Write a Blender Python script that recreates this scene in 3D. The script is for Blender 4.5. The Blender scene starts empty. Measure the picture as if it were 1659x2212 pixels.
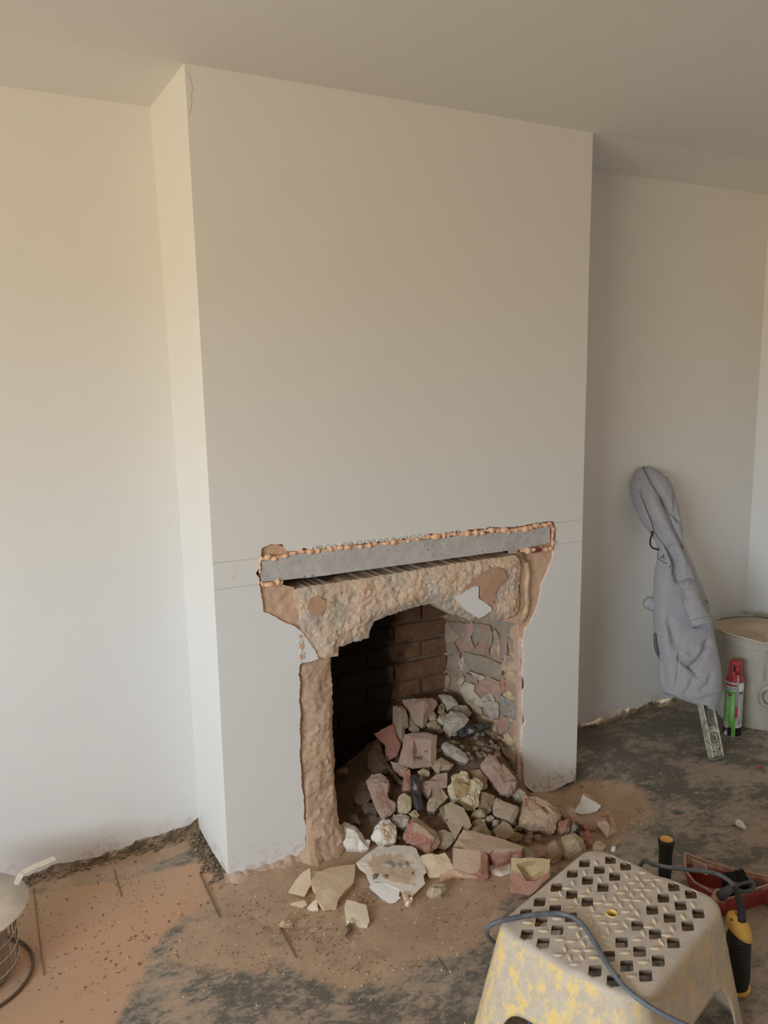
import bpy, bmesh, math, random
from mathutils import Vector, Matrix, noise
from mathutils.geometry import delaunay_2d_cdt

random.seed(7)
SC = bpy.context.scene
COL = SC.collection
PI = math.pi

# ------------------------------------------------------------------ camera
F_PX, YAW, PITCH, ROLL = 1753.0, 0.4851, 0.1612, -0.0136
CAM = Vector((-0.6457, -2.3097, 1.5516))
FW = Vector((math.sin(YAW) * math.cos(PITCH), math.cos(YAW) * math.cos(PITCH), -math.sin(PITCH)))
_r = Vector((math.cos(YAW), -math.sin(YAW), 0))
_u = _r.cross(FW)
RT = _r * math.cos(ROLL) + _u * math.sin(ROLL)
UP = -_r * math.sin(ROLL) + _u * math.cos(ROLL)
cam_data = bpy.data.cameras.new('camera')
cam = bpy.data.objects.new('camera', cam_data)
COL.objects.link(cam)
M = Matrix((RT, UP, -FW)).transposed().to_4x4()
M.translation = CAM
cam.matrix_world = M
cam_data.sensor_fit = 'VERTICAL'
cam_data.sensor_height = 36.0
cam_data.lens = 36.0 * F_PX / 2212.0
cam_data.clip_start = 0.02
SC.camera = cam

# ------------------------------------------------------------------ world (sky above, warm ground below), seen only through the window
world = bpy.data.worlds.new('daylight')
SC.world = world
world.use_nodes = True
wn = world.node_tree
wn.nodes.clear()
w_out = wn.nodes.new('ShaderNodeOutputWorld')
w_bg = wn.nodes.new('ShaderNodeBackground')
w_tc = wn.nodes.new('ShaderNodeTexCoord')
w_sep = wn.nodes.new('ShaderNodeSeparateXYZ')
w_map = wn.nodes.new('ShaderNodeMapRange')
w_map.inputs['From Min'].default_value = -1
w_map.inputs['From Max'].default_value = 1
w_ramp = wn.nodes.new('ShaderNodeValToRGB')
w_ramp.color_ramp.elements[0].position = 0.0
w_ramp.color_ramp.elements[0].color = (0.52, 0.42, 0.27, 1)
e = w_ramp.color_ramp.elements.new(0.495); e.color = (0.70, 0.575, 0.385, 1)
e = w_ramp.color_ramp.elements.new(0.515); e.color = (0.82, 0.92, 1.0, 1)
w_ramp.color_ramp.elements[-1].position = 1.0
w_ramp.color_ramp.elements[-1].color = (0.56, 0.77, 1.0, 1)
wn.links.new(w_tc.outputs['Generated'], w_sep.inputs[0])
wn.links.new(w_sep.outputs['Z'], w_map.inputs['Value'])
wn.links.new(w_map.outputs[0], w_ramp.inputs[0])
wn.links.new(w_ramp.outputs[0], w_bg.inputs['Color'])
w_bg.inputs['Strength'].default_value = 9.0
wn.links.new(w_bg.outputs[0], w_out.inputs[0])

# window openings of the room (outside the frame): on the left wall and on the wall behind the camera
X_LEFT, Y_REAR = -3.4, -5.6
WIN_L = (-4.1, -1.4, 0.75, 1.95)       # y0, y1, z0, z1 in wall x = X_LEFT
WIN_R = (-2.6, -0.9, 0.75, 1.95)       # x0, x1, z0, z1 in wall y = Y_REAR


def portal(name, loc, rot, sx, sy):
    l = bpy.data.lights.new(name, 'AREA')
    l.shape = 'RECTANGLE'
    l.size, l.size_y = sx, sy
    l.cycles.is_portal = True
    o = bpy.data.objects.new(name, l)
    o.location = loc
    o.rotation_euler = rot
    COL.objects.link(o)


portal('window_daylight', (X_LEFT - 0.05, (WIN_L[0] + WIN_L[1]) / 2, (WIN_L[2] + WIN_L[3]) / 2), (PI / 2, 0, -PI / 2), WIN_L[1] - WIN_L[0], WIN_L[3] - WIN_L[2])
#portal('window_daylight', ((WIN_R[0] + WIN_R[1]) / 2, Y_REAR - 0.05, (WIN_R[2] + WIN_R[3]) / 2), (PI / 2, 0, 0), WIN_R[1] - WIN_R[0], WIN_R[3] - WIN_R[2])

vs = SC.view_settings
SC.display_settings.display_device = 'sRGB'
vs.view_transform = 'Standard'
vs.look = 'None'
vs.gamma = 1.0
vs.use_curve_mapping = False
vs.exposure = 1.14
SC.cycles.max_bounces = 8
SC.cycles.diffuse_bounces = 6
SC.cycles.use_denoising = True
SC.cycles.sample_clamp_indirect = 4.0


# ------------------------------------------------------------------ where a line of sight meets a real surface
def ray(u, v):
    return FW + RT * ((u - 829.5) / F_PX) - UP * ((v - 1106.0) / F_PX)


def on_plane(u, v, p, n):
    d = ray(u, v)
    return CAM + d * ((p - CAM).dot(n) / d.dot(n))


def on_y(u, v, y=0.0):
    return on_plane(u, v, Vector((0, y, 0)), Vector((0, 1, 0)))


def on_z(u, v, z=0.0):
    return on_plane(u, v, Vector((0, 0, z)), Vector((0, 0, 1)))


def on_x(u, v, x=0.0):
    return on_plane(u, v, Vector((x, 0, 0)), Vector((1, 0, 0)))


def project(p):
    d = Vector(p) - CAM
    z = d.dot(FW)
    return 829.5 + F_PX * d.dot(RT) / z, 1106.0 - F_PX * d.dot(UP) / z


# ------------------------------------------------------------------ mesh helpers
def link(name, me, parent=None, mats=None):
    o = bpy.data.objects.new(name, me)
    COL.objects.link(o)
    for m in (mats or []):
        me.materials.append(m)
    if parent is not None:
        o.parent = parent
        o.matrix_parent_inverse = parent.matrix_world.inverted()
    return o


def obj(name, bm, mats, parent=None, smooth=False, recalc=True):
    if recalc:
        bmesh.ops.recalc_face_normals(bm, faces=bm.faces)
    me = bpy.data.meshes.new(name)
    bm.to_mesh(me)
    bm.free()
    if not isinstance(mats, (list, tuple)):
        mats = [mats]
    if smooth:
        for p in me.polygons:
            p.use_smooth = True
    return link(name, me, parent, mats)


def auto_smooth(o, deg=35):
    me = o.data
    for p in me.polygons:
        p.use_smooth = True
    bm = bmesh.new()
    bm.from_mesh(me)
    for e in bm.edges:
        if len(e.link_faces) == 2 and e.calc_face_angle(0) > math.radians(deg):
            e.smooth = False
    bm.to_mesh(me)
    bm.free()
    return o


def tag(o, label, cat, group=None, kind=None):
    o['label'] = label
    o['category'] = cat
    if group:
        o['group'] = group
    o['kind'] = kind or 'thing'
    return o


def struct(o):
    o['kind'] = 'structure'
    return o


def thing(name, loc, label, cat, group=None, rotz=0.0):
    o = bpy.data.objects.new(name, None)
    COL.objects.link(o)
    o.empty_display_size = 0.05
    o.matrix_world = Matrix.Translation(Vector(loc)) @ Matrix.Rotation(rotz, 4, 'Z')
    return tag(o, label, cat, group)


def add_box(bm, lo, hi, mtx=None):
    vs_ = [bm.verts.new((x, y, z)) for x in (lo[0], hi[0]) for y in (lo[1], hi[1]) for z in (lo[2], hi[2])]
    for f in ((0, 1, 3, 2), (4, 6, 7, 5), (0, 4, 5, 1), (2, 3, 7, 6), (0, 2, 6, 4), (1, 5, 7, 3)):
        bm.faces.new([vs_[i] for i in f])
    if mtx is not None:
        for q in vs_:
            q.co = mtx @ q.co
    return vs_


def frame_along(t):
    t = t.normalized()
    a = Vector((0, 0, 1)) if abs(t.z) < 0.95 else Vector((1, 0, 0))
    n = t.cross(a).normalized()
    return n, n.cross(t).normalized()


def add_tube(bm, pts, rad, seg=10, cap=True, ref=None, flat=1.0):
    """a tube through pts; rad is a number or one per point"""
    pts = [Vector(p) for p in pts]
    rings = []
    n_prev = None
    for i, p in enumerate(pts):
        t = pts[min(i + 1, len(pts) - 1)] - pts[max(i - 1, 0)]
        t.normalize()
        if n_prev is None:
            n, _ = frame_along(t) if ref is None else ((ref - t * ref.dot(t)).normalized(), None)
        else:
            n = n_prev - t * n_prev.dot(t)
            n.normalize()
        b = t.cross(n)
        n_prev = n
        r = rad[i] if isinstance(rad, (list, tuple)) else rad
        rings.append([bm.verts.new(p + n * (r * math.cos(2 * PI * k / seg)) + b * (r * flat * math.sin(2 * PI * k / seg))) for k in range(seg)])
    for a, b2 in zip(rings, rings[1:]):
        for k in range(seg):
            bm.faces.new((a[k], a[(k + 1) % seg], b2[(k + 1) % seg], b2[k]))
    if cap:
        bm.faces.new(rings[0][::-1])
        bm.faces.new(rings[-1])
    return rings


def add_lathe(bm, prof, seg=32, mtx=None, a0=0.0, a1=2 * PI):
    """prof: (r, z) pairs turned around z"""
    full = abs(a1 - a0 - 2 * PI) < 1e-6
    n = seg if full else seg + 1
    rings = []
    for r, z in prof:
        ring = []
        for k in range(n):
            a = a0 + (a1 - a0) * k / seg
            co = Vector((r * math.cos(a), r * math.sin(a), z))
            ring.append(bm.verts.new(mtx @ co if mtx is not None else co))
        rings.append(ring)
    for a, b in zip(rings, rings[1:]):
        for k in range(seg):
            k2 = (k + 1) % n
            bm.faces.new((a[k], a[k2], b[k2], b[k]))
    return rings


def smooth_path(pts, n=8):
    """Catmull-Rom through pts"""
    pts = [Vector(p) for p in pts]
    out = []
    for i in range(len(pts) - 1):
        p0, p1, p2, p3 = pts[max(i - 1, 0)], pts[i], pts[i + 1], pts[min(i + 2, len(pts) - 1)]
        for k in range(n):
            t = k / n
            out.append(0.5 * (2 * p1 + (p2 - p0) * t + (2 * p0 - 5 * p1 + 4 * p2 - p3) * t * t + (3 * p1 - p0 - 3 * p2 + p3) * t ** 3))
    out.append(pts[-1])
    return out


def fnoise(p, s, octv=4):
    return noise.fractal(Vector(p) * s, 1.0, 2.0, octv)


def plane_axes(n):
    n = n.normalized()
    a = Vector((0, 0, 1)) if abs(n.z) < 0.9 else Vector((0, 1, 0))
    x = a.cross(n).normalized()
    return x, n.cross(x).normalized(), n


def inside(poly, x, y):
    c = False
    j = len(poly) - 1
    for i in range(len(poly)):
        xi, yi = poly[i]
        xj, yj = poly[j]
        if (yi > y) != (yj > y) and x < (xj - xi) * (y - yi) / (yj - yi) + xi:
            c = not c
        j = i
    return c


def seg_dist(px, py, ax, ay, bx, by):
    dx, dy = bx - ax, by - ay
    L = dx * dx + dy * dy
    t = 0 if L == 0 else max(0, min(1, ((px - ax) * dx + (py - ay) * dy) / L))
    return math.hypot(px - ax - dx * t, py - ay - dy * t)


def poly_dist(poly, x, y, closed=True):
    n = len(poly)
    return min(seg_dist(x, y, *poly[i], *poly[(i + 1) % n]) for i in range(n if closed else n - 1))


def resample(pts, step, jag=0.0, seed=0):
    """polyline points every step, jagged sideways by up to jag (2-D)"""
    rnd = random.Random(seed)
    out = []
    n = len(pts)
    for i in range(n - 1):
        (ax, ay), (bx, by) = pts[i], pts[i + 1]
        L = math.hypot(bx - ax, by - ay)
        m = max(1, int(L / step))
        for k in range(m):
            t = k / m
            j = rnd.uniform(-jag, jag) if (k or i) else 0
            nx, ny = -(by - ay) / max(L, 1e-9), (bx - ax) / max(L, 1e-9)
            out.append((ax + (bx - ax) * t + nx * j, ay + (by - ay) * t + ny * j))
    out.append(pts[-1])
    return out


def slab(name, poly3, n, thick, mats, parent=None, cell=0.0, amp=0.0, nscale=40, edge_mat=0, height=None, seed=0.0, rim=0.25, smooth=True, tone=None, back=0.92):
    """solid with the outline poly3 (points of one plane, normal n towards the viewer), its front face a fine relief of
    real height amp (plus height(point)), its sides going back by thick"""
    x, y, n = plane_axes(n)
    o0 = poly3[0]
    p2 = [((p - o0).dot(x), (p - o0).dot(y)) for p in poly3]
    pts = [Vector(p) for p in p2]
    nb = len(pts)
    if cell > 0:
        xs = [p[0] for p in p2]
        ys = [p[1] for p in p2]
        rnd = random.Random(int(seed * 100) + 3)
        gx = min(xs)
        while gx < max(xs):
            gy = min(ys)
            while gy < max(ys):
                q = (gx + rnd.uniform(-.3, .3) * cell, gy + rnd.uniform(-.3, .3) * cell)
                if inside(p2, *q) and poly_dist(p2, *q) > cell * 0.45:
                    pts.append(Vector(q))
                gy += cell
            gx += cell
    v2, _, f2, ov, _, _ = delaunay_2d_cdt(pts, [], [list(range(nb))], 1, 1e-7)
    bm = bmesh.new()
    tl = bm.verts.layers.float.new('tone') if tone else None
    front = []
    for i, q in enumerate(v2):
        w = o0 + x * q.x + y * q.y
        h = 0.0
        dd = poly_dist(p2, q.x, q.y)
        k = min(1.0, rim + (1 - rim) * dd / (cell * 2.5)) if cell > 0 else 1.0
        if amp:
            h += amp * fnoise(w + Vector((seed, 0, 0)), nscale) * k
        if height:
            h += height(w, dd)
        bv = bm.verts.new(w + n * h)
        if tl is not None:
            bv[tl] = tone(w)
        front.append(bv)
    for f in f2:
        try:
            fc = bm.faces.new([front[i] for i in f])
            if fc.normal.dot(n) < 0:
                fc.normal_flip()
            fc.normal_update()
            if fc.normal.dot(n) < 0:
                fc.normal_flip()
        except ValueError:
            pass
    bnd = [e for e in bm.edges if len(e.link_faces) == 1]
    cen = sum((p for p in poly3), Vector()) / len(poly3)
    ret = bmesh.ops.extrude_edge_only(bm, edges=bnd)
    nv = [g for g in ret['geom'] if isinstance(g, bmesh.types.BMVert)]
    for q in nv:
        base = q.co - n * ((q.co - o0).dot(n))
        q.co = cen + (base - cen) * back - n * thick
    for g in ret['geom']:
        if isinstance(g, bmesh.types.BMFace):
            g.material_index = edge_mat
    ne = [g for g in ret['geom'] if isinstance(g, bmesh.types.BMEdge) and len(g.link_faces) == 1]
    try:
        bmesh.ops.contextual_create(bm, geom=ne)
    except Exception:
        pass
    bmesh.ops.triangulate(bm, faces=[f for f in bm.faces if len(f.verts) > 4])
    o = obj(name, bm, mats, parent)
    if smooth:
        auto_smooth(o, 40)
    return o


# ------------------------------------------------------------------ materials
def lin(c):
    c /= 255.0
    return c / 12.92 if c <= 0.04045 else ((c + 0.055) / 1.055) ** 2.4


SAT = 0.8


def ph(r, g, b, k=1.6):
    """a surface colour (photo colour in 0..255, lifted by k for the room's light)"""
    q = [lin(c) * k for c in (r, g, b)]
    m = 0.3 * q[0] + 0.55 * q[1] + 0.15 * q[2]
    q = [m + (c - m) * SAT for c in q]
    f = min(1.0, 0.86 / max(q))
    return tuple(c * f for c in q) + (1,)


class NT:
    def __init__(s, name):
        s.m = bpy.data.materials.new(name)
        s.m.use_nodes = True
        s.t = s.m.node_tree
        s.b = s.t.nodes['Principled BSDF']
        s.geo = None

    def n(s, typ, **kw):
        nd = s.t.nodes.new(typ)
        for k, v in kw.items():
            setattr(nd, k, v)
        return nd

    def l(s, a, b):
        s.t.links.new(a, b)

    def pos(s, world=False):
        if world:
            if s.geo is None:
                s.geo = s.n('ShaderNodeNewGeometry')
            return s.geo.outputs['Position']
        if not hasattr(s, 'tc'):
            s.tc = s.n('ShaderNodeTexCoord')
        return s.tc.outputs['Object']

    def noise(s, scale, detail=4, rough=0.6, world=False, stretch=None, dist=0.0):
        nd = s.n('ShaderNodeTexNoise')
        nd.inputs['Scale'].default_value = scale
        nd.inputs['Detail'].default_value = detail
        nd.inputs['Roughness'].default_value = rough
        nd.inputs['Distortion'].default_value = dist
        src = s.pos(world)
        if stretch:
            mp = s.n('ShaderNodeMapping')
            mp.inputs['Scale'].default_value = stretch
            s.l(src, mp.inputs[0])
            src = mp.outputs[0]
        s.l(src, nd.inputs['Vector'])
        return nd.outputs['Fac']

    def ramp(s, fac, stops, interp='LINEAR'):
        r = s.n('ShaderNodeValToRGB')
        r.color_ramp.interpolation = interp
        els = r.color_ramp.elements
        while len(els) > 1:
            els.remove(els[-1])
        for i, (p, c) in enumerate(stops):
            if not isinstance(c, (tuple, list)):
                c = (c, c, c, 1)
            el = els[0] if i == 0 else els.new(p)
            el.position = p
            el.color = c
        s.l(fac, r.inputs[0])
        return r.outputs[0]

    def mix(s, fac, a, b, mode='MIX'):
        m = s.n('ShaderNodeMix', data_type='RGBA', blend_type=mode)
        for sock, v in ((m.inputs[0], fac), (m.inputs[6], a), (m.inputs[7], b)):
            if hasattr(v, 'links'):
                s.l(v, sock)
            else:
                sock.default_value = v
        return m.outputs[2]

    def math(s, op, a, b=0.0, c=None, clamp=False):
        m = s.n('ShaderNodeMath', operation=op, use_clamp=clamp)
        for sock, v in zip(m.inputs, (a, b, c if c is not None else 0.0)):
            if hasattr(v, 'links'):
                s.l(v, sock)
            else:
                sock.default_value = v
        return m.outputs[0]

    def attr(s, name):
        a = s.n('ShaderNodeAttribute', attribute_name=name)
        return a.outputs['Fac']

    def bump(s, h, strength=0.5, dist=0.005):
        b = s.n('ShaderNodeBump')
        b.inputs['Strength'].default_value = strength
        b.inputs['Distance'].default_value = dist
        s.l(h, b.inputs['Height'])
        if s.b.inputs['Normal'].links:
            s.l(s.b.inputs['Normal'].links[0].from_socket, b.inputs['Normal'])
        s.l(b.outputs[0], s.b.inputs['Normal'])

    def color(s, c):
        if hasattr(c, 'links'):
            s.l(c, s.b.inputs['Base Color'])
        else:
            s.b.inputs['Base Color'].default_value = c

    def set(s, rough=0.85, metal=0.0, spec=0.3):
        s.b.inputs['Roughness'].default_value = rough
        s.b.inputs['Metallic'].default_value = metal
        s.b.inputs['Specular IOR Level'].default_value = spec
        return s.m


def grain(name, c1, c2, scale=30, rough=0.9, bump=0.4, bscale=200, bdist=0.002, c3=None, s3=8, metal=0, spec=0.25, detail=5, world=False):
    """two-tone grained surface, optional third tone in large patches"""
    t = NT(name)
    f = t.noise(scale, detail, 0.65, world)
    c = t.ramp(f, [(0.35, c1), (0.65, c2)])
    if c3:
        g = t.noise(s3, 3, 0.6, world)
        c = t.mix(t.ramp(g, [(0.48, 0.0), (0.6, 1.0)]), c, c3)
    t.color(c)
    if bump:
        t.bump(t.noise(bscale, 4, 0.7, world), bump, bdist)
    return t.set(rough, metal, spec)


def plain(name, c, rough=0.5, metal=0, spec=0.4):
    t = NT(name)
    f = t.noise(60, 3)
    t.color(t.mix(t.ramp(f, [(0.3, 0.0), (0.7, 1.0)]), c, tuple(min(1, q * 0.85) for q in c[:3]) + (1,)))
    return t.set(rough, metal, spec)


def rubble_mat(name, c1, c2, dust, dustk=0.6, bump=0.8):
    """broken masonry: colour c1 where tone = 0, c2 where tone = 1, pale dust settled in patches"""
    t = NT(name)
    tn = t.attr('tone')
    nz = t.noise(45, 4, 0.65)
    f = t.ramp(t.math('ADD', tn, t.math('MULTIPLY', t.math('SUBTRACT', nz, 0.5), 0.9)), [(0.4, 0.0), (0.6, 1.0)])
    c = t.mix(f, c1, c2)
    fine = t.noise(260, 3, 0.7)
    c = t.mix(t.math('MULTIPLY', t.ramp(fine, [(0.35, 1.0), (0.55, 0.0)]), 0.28), c, tuple(q * 0.5 for q in c1[:3]) + (1,))
    big = t.noise(18, 4, 0.6)
    c = t.mix(t.math('MULTIPLY', t.ramp(big, [(0.42, 0.0), (0.66, 1.0)]), dustk), c, dust)
    t.color(c)
    t.bump(t.noise(85, 7, 0.75), min(1.0, bump * 1.3), 0.007)
    return t.set(0.95, 0, 0.15)


DUST = ph(166, 143, 118)
MAT = {}
MAT['pink'] = rubble_mat('pink_brick', ph(162, 132, 114), ph(158, 120, 104), DUST)
MAT['red'] = rubble_mat('red_brick', ph(168, 140, 112), ph(164, 106, 88), DUST, 0.3)
MAT['frogged'] = rubble_mat('yellow_frogged_brick', ph(184, 160, 112), ph(164, 108, 88), DUST, 0.3)
MAT['orange'] = rubble_mat('orange_brick', ph(178, 146, 118), ph(158, 102, 80), DUST, 0.3)
MAT['buff'] = rubble_mat('buff_stone', ph(158, 138, 108), ph(140, 116, 88), DUST)
MAT['grey'] = rubble_mat('pale_grey_stone', ph(165, 157, 140), ph(140, 128, 108), DUST, 0.35)
MAT['yellow'] = rubble_mat('yellow_mortar', ph(180, 160, 124), ph(160, 138, 98), DUST, 0.35, 0.9)
MAT['cream'] = rubble_mat('cream_lump', ph(200, 182, 146), ph(160, 132, 82), DUST, 0.2, 1.0)
MAT['brown'] = rubble_mat('brown_stone', ph(135, 108, 82), ph(115, 88, 66), DUST, 0.3)
MAT['dark'] = rubble_mat('dark_brown_stone', ph(95, 74, 56), ph(70, 52, 40), ph(120, 98, 76), 0.3)  # darker brown for stones on the left of the heap
MAT['flint'] = rubble_mat('black_flint', ph(52, 52, 52), ph(150, 142, 132), ph(90, 88, 84), 0.2)
MAT['flint'].node_tree.nodes['Principled BSDF'].inputs['Roughness'].default_value = 0.35
MAT['flint'].node_tree.nodes['Principled BSDF'].inputs['Specular IOR Level'].default_value = 0.6
MAT['plaster'] = rubble_mat('broken_white_plaster', ph(208, 200, 188, 1.5), ph(172, 146, 118), ph(190, 170, 145), 0.25, 0.25)
MAT['white'] = rubble_mat('clean_white_plaster', ph(225, 222, 218, 1.5), ph(222, 205, 190), ph(215, 200, 185), 0.2, 0.15)
MAT['tan'] = rubble_mat('tan_plaster', ph(186, 160, 128), ph(196, 178, 150), ph(200, 182, 155), 0.4, 0.3)
MAT['ivory'] = rubble_mat('ivory_plaster', ph(214, 196, 168), ph(180, 146, 120), ph(205, 188, 160), 0.3, 0.2)
MAT['backing'] = rubble_mat('plaster_backing', ph(190, 152, 122, 1.85), ph(168, 130, 102, 1.8), ph(180, 150, 122, 1.8), 0.3)


def wall_paint(name, marks=True):
    """matt white emulsion on plaster; pencil lines drawn at two heights on the breast"""
    t = NT(name)
    f = t.noise(1.2, 3, 0.5, True)
    c = t.mix(t.ramp(f, [(0.3, 0.0), (0.7, 1.0)]), (0.80, 0.79, 0.765, 1), (0.77, 0.76, 0.74, 1))
    sm = t.noise(6, 5, 0.7, True)
    c = t.mix(t.math('MULTIPLY', t.ramp(sm, [(0.6, 0.0), (0.75, 1.0)]), 0.05), c, (0.55, 0.5, 0.45, 1))
    sep = t.n('ShaderNodeSeparateXYZ')
    t.l(t.pos(True), sep.inputs[0])
    # low on the wall the paint is splashed with brown dust
    lo = t.ramp(sep.outputs['Z'], [(0.0, 1.0), (0.10, 0.0)])
    sp = t.ramp(t.noise(28, 6, 0.75, True), [(0.50, 0.0), (0.60, 1.0)])
    c = t.mix(t.math('MULTIPLY', t.math('MULTIPLY', lo, sp), 0.75), c, ph(160, 128, 105))
    if marks:
        wob = t.math('MULTIPLY', t.math('SUBTRACT', t.noise(3, 2, 0.5, True), 0.5), 0.004)
        for z in (1.0237, 0.942):
            d = t.math('ABSOLUTE', t.math('SUBTRACT', t.math('ADD', sep.outputs['Z'], wob), z))
            c = t.mix(t.math('MULTIPLY', t.math('LESS_THAN', d, 0.0011), 0.45), c, (0.25, 0.24, 0.23, 1))
    t.color(c)
    t.bump(t.noise(2.2, 3, 0.5, True), 0.25, 0.02)
    t.bump(t.noise(140, 4, 0.6, True), 0.08, 0.002)
    return t.set(0.75, 0, 0.25)


MAT['paint'] = wall_paint('white_wall_paint', False)
MAT['breast_paint'] = wall_paint('white_breast_paint', True)
MAT['ceiling'] = wall_paint('white_ceiling_paint', False)
MAT['plaster_edge'] = grain('broken_plaster_edge', ph(196, 164, 142, 1.3), ph(220, 206, 194, 1.3), 90, 0.95, 0.6)
MAT['mortar'] = grain('exposed_brown_mortar', ph(128, 108, 80, 1.5), ph(100, 82, 60, 1.5), 35, 0.95, 0.9, 120, 0.006, ph(150, 130, 102, 1.5), 14, world=True)
MAT['masonry'] = grain('bare_masonry', ph(130, 105, 80), ph(100, 80, 62), 25, 0.95, 0.6, world=True)


# ================================================================== the setting
W_B, DEP, X_R, H_C = 1.4152, 0.302, 2.751, 2.4


class Crop:
    """pixel positions read off an enlarged crop"""
    def __init__(s, ox, oy, k):
        s.ox, s.oy, s.k = ox, oy, k

    def __call__(s, *uv):
        return [(s.ox + p[0] / s.k, s.oy + p[1] / s.k) + tuple(p[2:]) for p in uv]


Z1 = Crop(520, 1100, 2.3042)
Z2 = Crop(620, 1400, 4.366)
A = Crop(700, 1460, 4.608)
B = Crop(980, 1460, 4.366)
C = Crop(600, 1750, 4.1475)
D = Crop(950, 1650, 3.95)
R2 = Crop(900, 1280, 5.925)
S3 = Crop(1200, 1420, 3.614)
L4 = Crop(0, 1720, 3.318)
P = Crop(0, 0, 1)


def sstep(a, b, x):
    t = max(0.0, min(1.0, (x - a) / (b - a)))
    return t * t * (3 - 2 * t)


def floor_z(x, y):
    """the old floor dips at the right foot of the breast"""
    return -0.045 * math.exp(-((x - 1.36) / 0.22) ** 2 - ((y + 0.06) / 0.2) ** 2)


# ---- dust areas of the floor, as outlines on the floor
def floor_poly(pts):
    return [tuple(on_z(u, v, 0)[:2]) for u, v in pts]


ORANGE = floor_poly([(-700, 1960), (60, 1930), (230, 1905), (360, 1880), (440, 1855), (470, 1920), (440, 1955), (372, 2000), (322, 2060), (305, 2120), (270, 2175), (225, 2260), (150, 2600), (-900, 2700)])
BROWN = floor_poly([(420, 1985), (400, 1880), (490, 1890), (640, 1850), (700, 1780), (1120, 1680), (1190, 1700), (1260, 1665), (1400, 1700), (1400, 1760), (1330, 1800), (1310, 1850), (1180, 1880), (1080, 1960), (1040, 2040), (960, 2060), (830, 2110), (720, 2140), (640, 2090), (560, 1990), (470, 1960)])
SMOOTH = floor_poly([(330, 2080), (400, 1990), (500, 1965), (600, 2010), (620, 2090), (560, 2110), (430, 2100)])
MOTTLE = floor_poly([(300, 2060), (420, 2040), (700, 2100), (960, 2090), (1040, 2080), (1040, 2400), (200, 2400)])
GREYB = floor_poly([(-300, 1900), (0, 1915), (180, 1860), (400, 1800), (430, 1830), (300, 1880), (150, 1920), (-300, 1980)])


def field(poly, x, y, soft):
    d = poly_dist(poly, x, y)
    return sstep(-soft, soft, d if inside(poly, x, y) else -d)


def build_floor():
    bm = bmesh.new()
    lo = bm.verts.layers.float.new('orange_dust')
    lb = bm.verts.layers.float.new('brown_dust')
    lg = bm.verts.layers.float.new('bare')
    xs = [X_LEFT - 0.1, -2.6, -2.0, -1.6, -1.3] + [-1.15 + 0.025 * i for i in range(125)] + [2.0, 2.12, 2.24, 2.36, 2.5, 2.7, 2.9]
    ys = [Y_REAR - 0.1, -3.8, -3.0, -2.4, -2.0, -1.8] + [-1.6 + 0.025 * i for i in range(80)]
    g = []
    for y in ys:
        row = []
        for x in xs:
            q = Vector((x, y, 0))
            o = field(ORANGE, x, y, 0.07)
            b = field(BROWN, x, y, 0.09)
            z = floor_z(x, y) + 0.003 * fnoise(q, 3.0, 4) * (0.4 + b) + 0.0018 * fnoise(q, 25, 3) * b
            v = bm.verts.new((x, y, z))
            v[lo] = o
            v[lb] = max(b, 0.75 * field(SMOOTH, x, y, 0.05), 0.85 * field(GREYB, x, y, 0.04), 0.36 * field(MOTTLE, x, y, 0.12))
            v[lg] = max(0.0, min(1.0, sstep(0.9, 1.5, x) * sstep(-0.35, 0.1, y)))
            row.append(v)
        g.append(row)
    for r0, r1 in zip(g, g[1:]):
        for i in range(len(xs) - 1):
            bm.faces.new((r0[i], r0[i + 1], r1[i + 1], r1[i]))
    t = NT('dusty_bitumen_floor')
    n1 = t.noise(4.5, 7, 0.68, True)
    n2 = t.noise(20, 8, 0.78, True, (1.0, 1.7, 1.0), 0.4)
    n3 = t.noise(70, 4, 0.7, True)
    dark = t.ramp(n3, [(0.3, ph(82, 76, 67, 1.3)), (0.7, ph(108, 102, 92, 1.3))])
    bare = t.attr('bare')
    k = t.math('SUBTRACT', t.math('ADD', t.math('MULTIPLY', n1, 0.6), t.math('MULTIPLY', n2, 0.5)), t.math('MULTIPLY', bare, 0.055))
    film = t.mix(t.ramp(n1, [(0.4, 0.1), (0.65, 0.45)]), dark, ph(126, 119, 110, 1.3))
    c = t.mix(t.ramp(k, [(0.505, 0.0), (0.55, 0.6), (0.62, 0.95)]), film, ph(152, 134, 115, 1.4))
    nz = t.math('MULTIPLY', t.math('SUBTRACT', t.math('ADD', t.math('MULTIPLY', n1, 0.5), t.math('MULTIPLY', n2, 0.6)), 0.53), 1.6)
    fb = t.ramp(t.math('ADD', t.attr('brown_dust'), nz), [(0.32, 0.0), (0.62, 0.96)])
    bcol = t.mix(t.ramp(t.noise(9, 5, 0.7, True), [(0.35, 0.0), (0.7, 1.0)]), ph(146, 117, 91), ph(164, 134, 106))
    c = t.mix(fb, c, bcol)
    fo = t.ramp(t.math('ADD', t.attr('orange_dust'), t.math('MULTIPLY', nz, 0.55)), [(0.34, 0.0), (0.62, 1.0)])
    ocol = t.mix(t.ramp(t.noise(3.2, 4, 0.6, True), [(0.35, 0.0), (0.65, 1.0)]), ph(168, 124, 92), ph(160, 129, 99))
    c = t.mix(fo, c, ocol)
    spk = t.ramp(t.noise(190, 2, 0.5, True), [(0.70, 0.0), (0.76, 1.0)])
    c = t.mix(t.math('MULTIPLY', spk, 0.3), c, ph(198, 180, 160))
    t.color(c)
    t.bump(t.noise(60, 6, 0.75, True), 0.35, 0.004)
    return struct(obj('floor', bm, t.set(0.82, 0, 0.3), smooth=True))


floor = build_floor()

# narrow joints between the floor sheets, drawn as thin dark strips
jm = plain('dark_joint_strip', ph(112, 90, 72, 1.3), 0.95)


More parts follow.
